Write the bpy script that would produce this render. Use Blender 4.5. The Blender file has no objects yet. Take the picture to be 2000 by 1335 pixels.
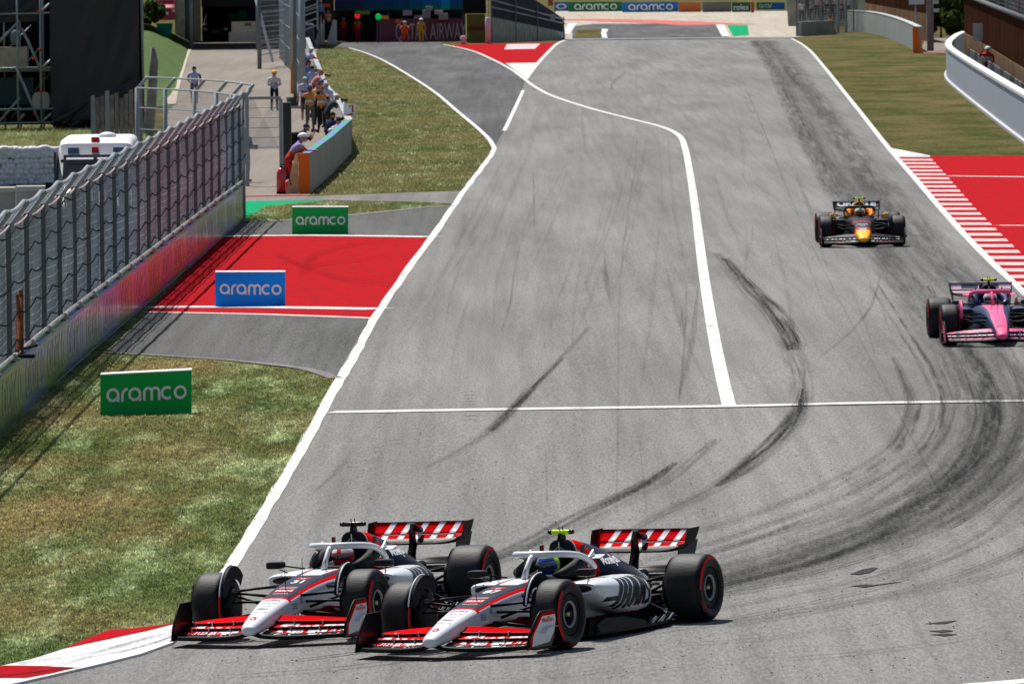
import bpy, bmesh, math, random
import numpy as np
from mathutils import Vector, Matrix
from mathutils.bvhtree import BVHTree
from mathutils.geometry import tessellate_polygon
R = random.Random(7)
SC = bpy.context.scene
COL = SC.collection

# ------------------------------------------------------------------ camera
FPX, H, PITCH, ROLL = 20000.0, 7.3, math.atan(785.5 / 20000.0), 0.010
cam_d = bpy.data.cameras.new('camera'); cam_d.lens = FPX * 36 / 2000; cam_d.sensor_width = 36
cam_d.clip_start = 1; cam_d.clip_end = 9000
cam = bpy.data.objects.new('camera', cam_d); COL.objects.link(cam); SC.camera = cam
fwd = Vector((0, math.cos(PITCH), -math.sin(PITCH)))
right0 = Vector((1, 0, 0)); up0 = right0.cross(fwd)
CR = (right0 * math.cos(ROLL) - up0 * math.sin(ROLL)).normalized()
CU = CR.cross(fwd).normalized()
cam.matrix_world = Matrix(((CR.x, CU.x, -fwd.x, 0), (CR.y, CU.y, -fwd.y, 0), (CR.z, CU.z, -fwd.z, H), (0, 0, 0, 1)))
cam_d.dof.use_dof = True; cam_d.dof.focus_distance = 108; cam_d.dof.aperture_fstop = 20.0

# ------------------------------------------------------------------ world, sun, exposure
SUN = Vector((-0.19, 0.46, 0.86)).normalized()
world = bpy.data.worlds.new('World'); SC.world = world; world.use_nodes = True
wn = world.node_tree; wn.nodes.clear()
sky = wn.nodes.new('ShaderNodeTexSky'); sky.sky_type = 'NISHITA'; sky.sun_disc = False
sky.sun_elevation = math.asin(SUN.z); sky.sun_rotation = math.atan2(SUN.x, SUN.y)
sky.air_density = 1.0; sky.dust_density = 1.5
bgn = wn.nodes.new('ShaderNodeBackground'); bgn.inputs['Strength'].default_value = 0.068
wo = wn.nodes.new('ShaderNodeOutputWorld')
wn.links.new(sky.outputs[0], bgn.inputs[0]); wn.links.new(bgn.outputs[0], wo.inputs[0])
sd = bpy.data.lights.new('sun', 'SUN'); sd.energy = 4.9; sd.angle = math.radians(0.5); sd.color = (1, 0.965, 0.91)
sun = bpy.data.objects.new('sun', sd); COL.objects.link(sun)
sun.rotation_euler = SUN.to_track_quat('Z', 'Y').to_euler()
SC.view_settings.view_transform = 'Standard'; SC.view_settings.look = 'None'
SC.view_settings.exposure = 0.30; SC.view_settings.gamma = 1.0; SC.view_settings.use_curve_mapping = False
SC.render.engine = 'CYCLES'
SC.cycles.use_denoising = True
SC.cycles.max_bounces = 6; SC.cycles.transparent_max_bounces = 24
SC.cycles.sample_clamp_indirect = 6

# ------------------------------------------------------------------ picture <-> ground
def sstep(a, b, v):
    t = min(1, max(0, (v - a) / (b - a))); return t * t * (3 - 2 * t)
def gz(x, y):
    b = 0.035 - 0.029 * sstep(120, 185, y) - 0.006 * sstep(200, 260, y)
    return b * max(-15, min(15, x))
def ray(px, py):
    return (fwd + CR * ((px - 1000) / FPX) - CU * ((py - 667.5) / FPX))
def at(px, py, off=0.0):
    d = ray(px, py); t = H / -d.z; p = Vector((0, 0, H)) + d * t
    for _ in range(8):
        t = (H - gz(p.x, p.y)) / -d.z; p = Vector((0, 0, H)) + d * t
    return Vector((p.x, p.y, gz(p.x, p.y) + off))
def atY(px, py, Y):
    d = ray(px, py); return Vector((0, 0, H)) + d * (Y / d.y)
def S(p): return FPX / p.y
def hgt(px, py, ptop): return (py - ptop) / S(at(px, py))

# ------------------------------------------------------------------ helpers
_m = {}
def mat(name, rgb=(.5, .5, .5), rough=.6, metal=0.0, coat=0.0, var=0.0, vscale=3.0, bump=0.0, bscale=30.0, emit=None, spec=None, stretch=None, dirt=None):
    if name in _m: return _m[name]
    if not rgb: raise ValueError('material not made yet: ' + name)
    m = bpy.data.materials.new(name); m.use_nodes = True; nt = m.node_tree
    b = nt.nodes['Principled BSDF']; b.inputs['Base Color'].default_value = (*rgb, 1)
    b.inputs['Roughness'].default_value = rough; b.inputs['Metallic'].default_value = metal
    b.inputs['Coat Weight'].default_value = coat; b.inputs['Coat Roughness'].default_value = 0.06
    if spec is None and not coat: spec = .5 if metal > .4 else .12
    if spec is not None: b.inputs['Specular IOR Level'].default_value = spec
    if emit: b.inputs['Emission Color'].default_value = (*emit[:3], 1); b.inputs['Emission Strength'].default_value = emit[3]
    if var or bump:
        tc = nt.nodes.new('ShaderNodeTexCoord'); mp = nt.nodes.new('ShaderNodeMapping')
        nt.links.new(tc.outputs['Object'], mp.inputs[0])
        if stretch: mp.inputs['Scale'].default_value = stretch
    if var:
        nz = nt.nodes.new('ShaderNodeTexNoise'); nz.inputs['Scale'].default_value = vscale; nz.inputs['Detail'].default_value = 5
        nt.links.new(mp.outputs[0], nz.inputs[0])
        rp = nt.nodes.new('ShaderNodeMapRange'); rp.inputs[1].default_value = .3; rp.inputs[2].default_value = .7
        nt.links.new(nz.outputs[0], rp.inputs[0])
        mx = nt.nodes.new('ShaderNodeMix'); mx.data_type = 'RGBA'
        lo = dirt if dirt else tuple(c * (1 - var) for c in rgb)
        mx.inputs['A'].default_value = (*lo, 1); mx.inputs['B'].default_value = (*[min(1, c * (1 + var * .5)) for c in rgb], 1)
        nt.links.new(rp.outputs[0], mx.inputs[0]); nt.links.new(mx.outputs[2], b.inputs['Base Color'])
    if bump:
        n2 = nt.nodes.new('ShaderNodeTexNoise'); n2.inputs['Scale'].default_value = bscale; n2.inputs['Detail'].default_value = 4
        nt.links.new(mp.outputs[0], n2.inputs[0])
        bp = nt.nodes.new('ShaderNodeBump'); bp.inputs['Strength'].default_value = bump; bp.inputs['Distance'].default_value = .02
        nt.links.new(n2.outputs[0], bp.inputs['Height']); nt.links.new(bp.outputs[0], b.inputs['Normal'])
    _m[name] = m; return m

def tag(o, label=None, cat=None, group=None, kind=None):
    if label: o['label'] = label
    if cat: o['category'] = cat
    if group: o['group'] = group
    if kind: o['kind'] = kind
    return o
def empty(name, loc=(0, 0, 0), rz=0.0, label=None, cat=None, group=None):
    o = bpy.data.objects.new(name, None); COL.objects.link(o); o.location = loc; o.rotation_euler = (0, 0, rz)
    o.empty_display_size = .1
    return tag(o, label, cat, group)
def mk(name, V, F, mats, parent=None, fm=None, smooth=False, loc=None):
    me = bpy.data.meshes.new(name); me.from_pydata([tuple(v) for v in V], [], F)
    if not isinstance(mats, (list, tuple)): mats = [mats]
    for m in mats: me.materials.append(m)
    if fm is not None: me.polygons.foreach_set('material_index', fm)
    if smooth: me.polygons.foreach_set('use_smooth', [True] * len(F))
    me.update()
    o = bpy.data.objects.new(name, me); COL.objects.link(o)
    if parent: o.parent = parent
    if loc: o.location = loc
    return o
class MB:
    """collects shapes for one mesh"""
    def __init__(s): s.V = []; s.F = []; s.m = []
    def add(s, V, F, mi=0):
        n = len(s.V); s.V += [Vector(v) for v in V]; s.F += [tuple(i + n for i in f) for f in F]
        s.m += (mi if isinstance(mi, list) else [mi] * len(F)); return s
    def box(s, x0, x1, y0, y1, z0, z1, mi=0, M=None):
        V = [Vector((x, y, z)) for z in (z0, z1) for y in (y0, y1) for x in (x0, x1)]
        if M: V = [M @ v for v in V]
        return s.add(V, [(0, 2, 3, 1), (4, 5, 7, 6), (0, 1, 5, 4), (2, 6, 7, 3), (0, 4, 6, 2), (1, 3, 7, 5)], mi)
    def tube(s, pts, r, n=8, mi=0, caps=True, sx=1.0):
        pts = [Vector(p) for p in pts]; rr = r if isinstance(r, (list, tuple)) else [r] * len(pts)
        V = []; F = []; prev = None
        for i, p in enumerate(pts):
            d = (pts[min(i + 1, len(pts) - 1)] - pts[max(i - 1, 0)]).normalized()
            if prev is None:
                a = Vector((0, 0, 1)) if abs(d.z) < .9 else Vector((1, 0, 0))
                u = d.cross(a).normalized()
            else:
                u = (prev - d * prev.dot(d)).normalized()
            prev = u; w = d.cross(u)
            for k in range(n):
                t = 2 * math.pi * k / n
                V.append(p + u * math.cos(t) * rr[i] * sx + w * math.sin(t) * rr[i])
        for i in range(len(pts) - 1):
            for k in range(n):
                k2 = (k + 1) % n
                F.append((i * n + k, i * n + k2, (i + 1) * n + k2, (i + 1) * n + k))
        if caps: F += [tuple(range(n - 1, -1, -1)), tuple((len(pts) - 1) * n + k for k in range(n))]
        return s.add(V, F, mi)
    def ell(s, c, rx, ry, rz, nu=14, nv=9, mi=0, v0=0.0, v1=math.pi):
        V = []; F = []
        for j in range(nv + 1):
            ph = v0 + (v1 - v0) * j / nv
            for i in range(nu):
                t = 2 * math.pi * i / nu
                V.append((c[0] + rx * math.sin(ph) * math.cos(t), c[1] + ry * math.sin(ph) * math.sin(t), c[2] + rz * math.cos(ph)))
        for j in range(nv):
            for i in range(nu):
                a, b = j * nu + i, j * nu + (i + 1) % nu
                F.append((a, a + nu, b + nu, b))
        return s.add(V, F, mi)
    def lathe(s, prof, n=48, mi=0, M=None):
        """prof (r, x) revolved round the X axis; mi may be one index per band"""
        V = []; F = []; fm = []
        for r, x in prof:
            for k in range(n):
                t = 2 * math.pi * k / n; V.append(Vector((x, r * math.cos(t), r * math.sin(t))))
        for j in range(len(prof) - 1):
            for k in range(n):
                k2 = (k + 1) % n; F.append((j * n + k, j * n + k2, (j + 1) * n + k2, (j + 1) * n + k))
                fm.append(mi[j] if isinstance(mi, list) else mi)
        if M: V = [M @ v for v in V]
        return s.add(V, F, fm)
    def build(s, name, mats, parent=None, smooth=False, M=None, loc=None):
        V = [M @ v for v in s.V] if M else s.V
        return mk(name, V, s.F, mats, parent, s.m, smooth, loc)
def autosmooth(o, ang=40):
    """smooth shading, split at sharp edges"""
    me = o.data; bm = bmesh.new(); bm.from_mesh(me)
    bmesh.ops.remove_doubles(bm, verts=bm.verts, dist=1e-5)
    bmesh.ops.recalc_face_normals(bm, faces=bm.faces)
    lim = math.radians(ang)
    for e in bm.edges:
        if len(e.link_faces) == 2 and e.calc_face_angle(0) > lim: e.smooth = False
    for f in bm.faces: f.smooth = True
    bm.to_mesh(me); bm.free(); return o
def copy_tree(o, parent=None, **kw):
    c = o.copy(); COL.objects.link(c); c.parent = parent
    for ch in o.children: copy_tree(ch, c)
    return c

# ---- flat sheets cut so they follow the ground
def cutY(bm, step=5.0, ys=None):
    Ys = [v.co.y for v in bm.verts]; lo, hi = min(Ys), min(max(Ys), 265)
    y = math.ceil(lo / step) * step
    while y < hi:
        if y > 100:
            g = bm.verts[:] + bm.edges[:] + bm.faces[:]
            bmesh.ops.bisect_plane(bm, geom=g, dist=1e-5, plane_co=(0, y, 0), plane_no=(0, 1, 0))
        y += step
def sheet(name, pts, off, m, px=True, label=None, cat=None, kind='structure', parent=None, thick=0.0):
    P = [at(*p) if px else Vector((p[0], p[1], 0)) for p in pts]
    tri = tessellate_polygon([[Vector((p.x, p.y / 20, 0)) for p in P]])
    bm = bmesh.new(); vs = [bm.verts.new((p.x, p.y, 0)) for p in P]
    for t in tri:
        try: f = bm.faces.new([vs[i] for i in t])
        except ValueError: continue
    bm.normal_update()
    for f in bm.faces:
        if f.normal.z < 0: f.normal_flip()
    cutY(bm)
    for xx in (-15, 15):
        if min(v.co.x for v in bm.verts) < xx < max(v.co.x for v in bm.verts):
            bmesh.ops.bisect_plane(bm, geom=bm.verts[:] + bm.edges[:] + bm.faces[:], dist=1e-5, plane_co=(xx, 0, 0), plane_no=(1, 0, 0))
    for v in bm.verts: v.co.z = gz(v.co.x, v.co.y) + off
    if thick:
        bnd = [e for e in bm.edges if e.is_boundary]
        r = bmesh.ops.extrude_edge_only(bm, edges=bnd)
        for g in r['geom']:
            if isinstance(g, bmesh.types.BMVert): g.co.z -= thick
    me = bpy.data.meshes.new(name); bm.to_mesh(me); bm.free(); me.materials.append(m)
    o = bpy.data.objects.new(name, me); COL.objects.link(o)
    if parent: o.parent = parent
    return tag(o, label, cat, None, kind)
def smooth_line(pts, k=6):
    """Catmull-Rom through points"""
    P = [Vector(p) for p in pts]; out = []
    for i in range(len(P) - 1):
        a, b, c, d = P[max(i - 1, 0)], P[i], P[i + 1], P[min(i + 2, len(P) - 1)]
        for j in range(k):
            t = j / k
            out.append(.5 * ((2 * b) + (c - a) * t + (2 * a - 5 * b + 4 * c - d) * t * t + (3 * b - a - 3 * c + d) * t ** 3))
    out.append(P[-1]); return out
def ribbon(name, pts, w, off, m, px=True, k=6, kind='structure', label=None, cat=None, parent=None, horiz=True, rag=0.0):
    """strip along a curve on the ground; w = width across (list allowed); UV u along in metres, v across 0..1"""
    P = [at(*p) if px else Vector((p[0], p[1], 0)) for p in pts]
    ww = (list(w) + [w[-1]] * len(P))[:len(P)] if isinstance(w, (list, tuple)) else [w] * len(P)
    Q = smooth_line([Vector((p.x, p.y, ww[i])) for i, p in enumerate(P)], k)
    # resample long spans so the strip follows the ground
    V = []; F = []; UV = []; u = 0
    QQ = [Q[0]]
    for a, b in zip(Q, Q[1:]):
        n = max(1, int((b - a).length / 6)) if b.y < 270 or a.y < 270 else 1
        for j in range(1, n + 1): QQ.append(a.lerp(b, j / n))
    for i, q in enumerate(QQ):
        a, b = QQ[max(i - 1, 0)], QQ[min(i + 1, len(QQ) - 1)]
        d = Vector((b.x - a.x, b.y - a.y, 0)).normalized()
        nrm = Vector((d.y, -d.x, 0))
        if i: u += (Vector((q.x - QQ[i - 1].x, q.y - QQ[i - 1].y, 0))).length
        hw = q.z / 2
        for s_, vv in ((-1, 0), (1, 1)):
            e = (R.random() - .5) * rag if rag else 0
            x, y = q.x + nrm.x * (hw * s_ + e), q.y + nrm.y * (hw * s_ + e)
            V.append((x, y, gz(x, y) + off)); UV.append((u, vv))
        if i: F.append((2 * i - 2, 2 * i - 1, 2 * i + 1, 2 * i))
    o = mk(name, V, F, m, parent)
    bm = bmesh.new(); bm.from_mesh(o.data); bm.normal_update()
    for f in bm.faces:
        if f.normal.z < 0: f.normal_flip()
    bm.to_mesh(o.data); bm.free()
    uvl = o.data.uv_layers.new(name='UVMap')
    for lp in o.data.loops: uvl.data[lp.index].uv = UV[lp.vertex_index]
    return tag(o, label, cat, None, kind)

# ------------------------------------------------------------------ text and strokes as flat meshes
_txt = {}
def text2d(s, bold=0.0, shear=0.0, sx=1.0):
    """(verts, faces) of lettering: centred on x, cap height 1, z = up"""
    key = (s, bold, shear, sx)
    if key in _txt: return _txt[key]
    cu = bpy.data.curves.new('lettering', 'FONT'); cu.body = s; cu.offset = bold; cu.shear = shear; cu.resolution_u = 3
    cu.fill_mode = 'FRONT'
    ob = bpy.data.objects.new('lettering', cu); me = bpy.data.meshes.new_from_object(ob)
    V = np.array([v.co[:2] for v in me.vertices]).reshape(-1, 2); F = [tuple(p.vertices) for p in me.polygons]
    bpy.data.objects.remove(ob); bpy.data.curves.remove(cu); bpy.data.meshes.remove(me)
    if len(V):
        x0, x1 = V[:, 0].min(), V[:, 0].max(); V[:, 0] -= (x0 + x1) / 2; V /= .7; V[:, 0] *= sx
    _txt[key] = (V, F); return _txt[key]
def strokes2d(lines, w):
    V = []; F = []
    for li, L in enumerate(lines):
        n = len(L); base = len(V)
        for i, p in enumerate(L):
            closed = L[0] == L[-1]
            a = Vector(L[i - 1] if i else (L[-2] if closed else L[0])); b = Vector(L[i + 1] if i < n - 1 else (L[1] if closed else L[-1]))
            d = (b - a).normalized(); nr = Vector((-d.y, d.x)) * w / 2
            V += [(p[0] + nr.x, p[1] + nr.y, li * .0025), (p[0] - nr.x, p[1] - nr.y, li * .0025)]
            if i: F.append((base + 2 * i - 2, base + 2 * i - 1, base + 2 * i + 1, base + 2 * i))
    return np.array(V), F
def arc(cx, cy, r, a0, a1, n=12, ry=None):
    return [(cx + r * math.cos(math.radians(a0 + (a1 - a0) * i / n)), cy + (ry or r) * math.sin(math.radians(a0 + (a1 - a0) * i / n))) for i in range(n + 1)]
def aramco2d():
    L = []; r = .4
    def a_(x): L.append(arc(x + .5, .5, r, 0, 360, 18)); L.append([(x + .9, .5), (x + .9, .0)])
    def r_(x): L.append([(x + .1, 0), (x + .1, .5)] + [(x + .1 + .4 - .4 * math.cos(math.radians(t)), .5 + .4 * math.sin(math.radians(t))) for t in (30, 60, 90)])
    a_(0); r_(1.12); a_(1.65)
    x = 2.78
    L.append([(x + .1, 0), (x + .1, .6)] + arc(x + .38, .62, .28, 180, 0, 8) + [(x + .66, 0)])
    L.append([(x + .66, .6)] + arc(x + .94, .62, .28, 180, 0, 8) + [(x + 1.22, 0)])
    L.append(arc(4.62, .5, r, 50, 310, 14)); L.append(arc(5.6, .5, r, 0, 360, 18))
    V, F = strokes2d(L, .2); V[:, 0] -= 3.0; V[:, 1] -= .5
    return V, F
ARAMCO = aramco2d()
def flat_decal(name, VF, M, m, parent=None):
    """2D art put on a plane: M maps (x, 0, y)"""
    V, F = VF
    return mk(name, [M @ Vector((v[0], -v[2] if len(v) > 2 else 0, v[1])) for v in V], F, m, parent)
def proj_decal(name, VF, M, dirn, bvh, m, parent, off=.004, cell=.05, maxjump=.06, miss=True):
    """art laid on a curved surface: each vertex travels along dirn until it meets the body"""
    V, F = VF; bm = bmesh.new()
    vs = [bm.verts.new(M @ Vector((v[0], 0, v[1]))) for v in V]
    for f in F:
        try: bm.faces.new([vs[i] for i in f])
        except ValueError: pass
    dirn = Vector(dirn).normalized()
    a = dirn.cross(Vector((0, 0, 1)));
    if a.length < .1: a = dirn.cross(Vector((0, 1, 0)))
    a.normalize(); b = dirn.cross(a)
    for ax in (a, b):
        ds = [v.co.dot(ax) for v in bm.verts]
        if not ds: continue
        lo, hi = min(ds), max(ds); n = int((hi - lo) / cell)
        for i in range(1, n + 1):
            bmesh.ops.bisect_plane(bm, geom=bm.verts[:] + bm.edges[:] + bm.faces[:], dist=1e-6, plane_co=ax * (lo + (hi - lo) * i / (n + 1)), plane_no=ax)
    bmesh.ops.triangulate(bm, faces=bm.faces)
    dead = []; dist = {}
    for v in bm.verts:
        o0 = v.co - dirn * 3; hit = bvh.ray_cast(o0, dirn)
        if hit[0] is None: dead.append(v); continue
        dist[v] = hit[3]; v.co = hit[0] - dirn * off
    bad = [f for f in bm.faces if any(v not in dist for v in f.verts) or max(dist[v] for v in f.verts) - min(dist[v] for v in f.verts) > maxjump]
    bmesh.ops.delete(bm, geom=bad, context='FACES')
    me = bpy.data.meshes.new(name); bm.to_mesh(me); bm.free(); me.materials.append(m)
    o = bpy.data.objects.new(name, me); COL.objects.link(o); o.parent = parent
    return o
def bvh_of(*obs):
    V = []; F = []
    for o in obs:
        n = len(V); V += [v.co.copy() for v in o.data.vertices]; F += [tuple(i + n for i in p.vertices) for p in o.data.polygons]
    return BVHTree.FromPolygons(V, F)
# ================================================================== ground materials
def nodes(name):
    m = bpy.data.materials.new(name); m.use_nodes = True; nt = m.node_tree; return m, nt, nt.nodes['Principled BSDF']
def N(nt, t, **kw):
    n = nt.nodes.new(t)
    for k, v in kw.items(): setattr(n, k, v)
    return n
def noise(nt, vec, scale, detail=5, rough=.55, lo=.35, hi=.65):
    n = N(nt, 'ShaderNodeTexNoise'); n.inputs['Scale'].default_value = scale; n.inputs['Detail'].default_value = detail
    n.inputs['Roughness'].default_value = rough; nt.links.new(vec, n.inputs[0])
    r = N(nt, 'ShaderNodeMapRange'); r.inputs[1].default_value = lo; r.inputs[2].default_value = hi
    nt.links.new(n.outputs[0], r.inputs[0]); return r.outputs[0]
def posmap(nt, scale=(1, 1, 1), rot=(0, 0, 0)):
    g = N(nt, 'ShaderNodeNewGeometry'); mp = N(nt, 'ShaderNodeMapping'); mp.inputs['Scale'].default_value = scale
    mp.inputs['Rotation'].default_value = rot
    nt.links.new(g.outputs['Position'], mp.inputs[0]); return mp.outputs[0]
def mixc(nt, fac, a, b):
    x = N(nt, 'ShaderNodeMix', data_type='RGBA')
    for s_, v in (('A', a), ('B', b)):
        if isinstance(v, tuple): x.inputs[s_].default_value = (*v, 1)
        else: nt.links.new(v, x.inputs[s_])
    if isinstance(fac, float): x.inputs[0].default_value = fac
    else: nt.links.new(fac, x.inputs[0])
    return x.outputs[2]
def mth(nt, op, a, b=None):
    x = N(nt, 'ShaderNodeMath', operation=op); x.use_clamp = False
    for i, v in enumerate((a, b)):
        if v is None: continue
        if isinstance(v, (int, float)): x.inputs[i].default_value = v
        else: nt.links.new(v, x.inputs[i])
    return x.outputs[0]

def asphalt(name, base, grit=.35, patch=.25, streak=.2):
    m, nt, b = nodes(name); L = nt.links
    p1 = posmap(nt, (1, 1, 1)); ps = posmap(nt, (1.3, .05, 1)); pw = posmap(nt, (2.2, .02, 1))
    big = noise(nt, posmap(nt, (.38, .022, 1)), 1.0, 6, .6)
    mid = noise(nt, ps, 1.3, 6, .65, .3, .7)
    fine = noise(nt, posmap(nt, (1, .10, 1)), 30, 3, .8, .32, .68)
    stk = noise(nt, pw, 1.6, 4, .6, .4, .75)
    c = mixc(nt, big, tuple(x * (1 - patch) for x in base), tuple(x * (1 + patch * .5) for x in base))
    d = mixc(nt, mid, (.94, .94, .94), (1.05, 1.05, 1.05))
    mu = N(nt, 'ShaderNodeMix', data_type='RGBA', blend_type='MULTIPLY'); mu.inputs[0].default_value = 1
    L.new(c, mu.inputs['A']); L.new(d, mu.inputs['B'])
    e = mixc(nt, fine, (1 - grit, 1 - grit, 1 - grit), (1 + grit, 1 + grit, 1 + grit))
    mu2 = N(nt, 'ShaderNodeMix', data_type='RGBA', blend_type='MULTIPLY'); mu2.inputs[0].default_value = 1
    L.new(mu.outputs[2], mu2.inputs['A']); L.new(e, mu2.inputs['B'])
    st = mixc(nt, stk, (1, 1, 1), (1 - streak, 1 - streak, 1 - streak))
    mu3 = N(nt, 'ShaderNodeMix', data_type='RGBA', blend_type='MULTIPLY'); mu3.inputs[0].default_value = 1
    L.new(mu2.outputs[2], mu3.inputs['A']); L.new(st, mu3.inputs['B'])
    # pale stone flecks
    vo = N(nt, 'ShaderNodeTexVoronoi'); vo.inputs['Scale'].default_value = 22; L.new(posmap(nt, (1, .12, 1)), vo.inputs[0])
    fl = N(nt, 'ShaderNodeMapRange'); fl.inputs[1].default_value = .10; fl.inputs[2].default_value = .04; L.new(vo.outputs['Distance'], fl.inputs[0])
    fin = mixc(nt, mth(nt, 'MULTIPLY', fl.outputs[0], .35), mu3.outputs[2], (.34, .34, .33))
    L.new(fin, b.inputs['Base Color']); b.inputs['Roughness'].default_value = .85
    b.inputs['Specular IOR Level'].default_value = 0.0
    bp = N(nt, 'ShaderNodeBump'); bp.inputs['Strength'].default_value = .35; bp.inputs['Distance'].default_value = .01
    L.new(fine, bp.inputs['Height']); L.new(bp.outputs[0], b.inputs['Normal'])
    return m
def paint(name, base, worn, amount=.5, rough=.5):
    m, nt, b = nodes(name); L = nt.links
    w = noise(nt, posmap(nt, (1.2, .25, 1)), 2.2, 7, .7, .45, .8); f = noise(nt, posmap(nt, (1, .4, 1)), 30, 3, .7, .3, .7)
    wf = mth(nt, 'MULTIPLY', mth(nt, 'MULTIPLY', w, amount), 1.0)
    c = mixc(nt, wf, base, worn)
    e = mixc(nt, f, (.88, .88, .88), (1.07, 1.07, 1.07))
    mu = N(nt, 'ShaderNodeMix', data_type='RGBA', blend_type='MULTIPLY'); mu.inputs[0].default_value = 1
    L.new(c, mu.inputs['A']); L.new(e, mu.inputs['B']); L.new(mu.outputs[2], b.inputs['Base Color'])
    b.inputs['Roughness'].default_value = rough; b.inputs['Specular IOR Level'].default_value = 0.0
    return m
def rubber_mat(name, dens, sharp=.5, colour=(.025, .026, .028), freq=(.12, 7.0)):
    """tyre marks: dark film, broken along and across"""
    m, nt, b = nodes(name); L = nt.links
    uv = N(nt, 'ShaderNodeTexCoord'); sep = N(nt, 'ShaderNodeSeparateXYZ'); L.new(uv.outputs['UV'], sep.inputs[0])
    v = sep.outputs[1]
    prof = mth(nt, 'MULTIPLY', mth(nt, 'MULTIPLY', v, mth(nt, 'SUBTRACT', 1.0, v)), 4.0)
    prof = mth(nt, 'POWER', prof, sharp)
    mp = N(nt, 'ShaderNodeMapping'); mp.inputs['Scale'].default_value = (freq[0], freq[1], 1); L.new(uv.outputs['UV'], mp.inputs[0])
    g = N(nt, 'ShaderNodeNewGeometry'); add = N(nt, 'ShaderNodeVectorMath', operation='ADD')
    L.new(mp.outputs[0], add.inputs[0])
    oi = N(nt, 'ShaderNodeObjectInfo'); cmb = N(nt, 'ShaderNodeCombineXYZ'); L.new(mth(nt, 'MULTIPLY', oi.outputs['Random'], 50.0), cmb.inputs[2])
    L.new(cmb.outputs[0], add.inputs[1])
    a = noise(nt, add.outputs[0], 1.0, 5, .6, .36, .66)
    fine = noise(nt, posmap(nt, (1, .25, 1)), 18, 3, .7, .25, .6)
    al = mth(nt, 'MULTIPLY', mth(nt, 'MULTIPLY', prof, a), mth(nt, 'MULTIPLY', fine, dens))
    cl = N(nt, 'ShaderNodeClamp'); L.new(al, cl.inputs[0])
    b.inputs['Base Color'].default_value = (*colour, 1); b.inputs['Roughness'].default_value = .7
    b.inputs['Specular IOR Level'].default_value = 0.0
    L.new(cl.outputs[0], b.inputs['Alpha']); return m
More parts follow.
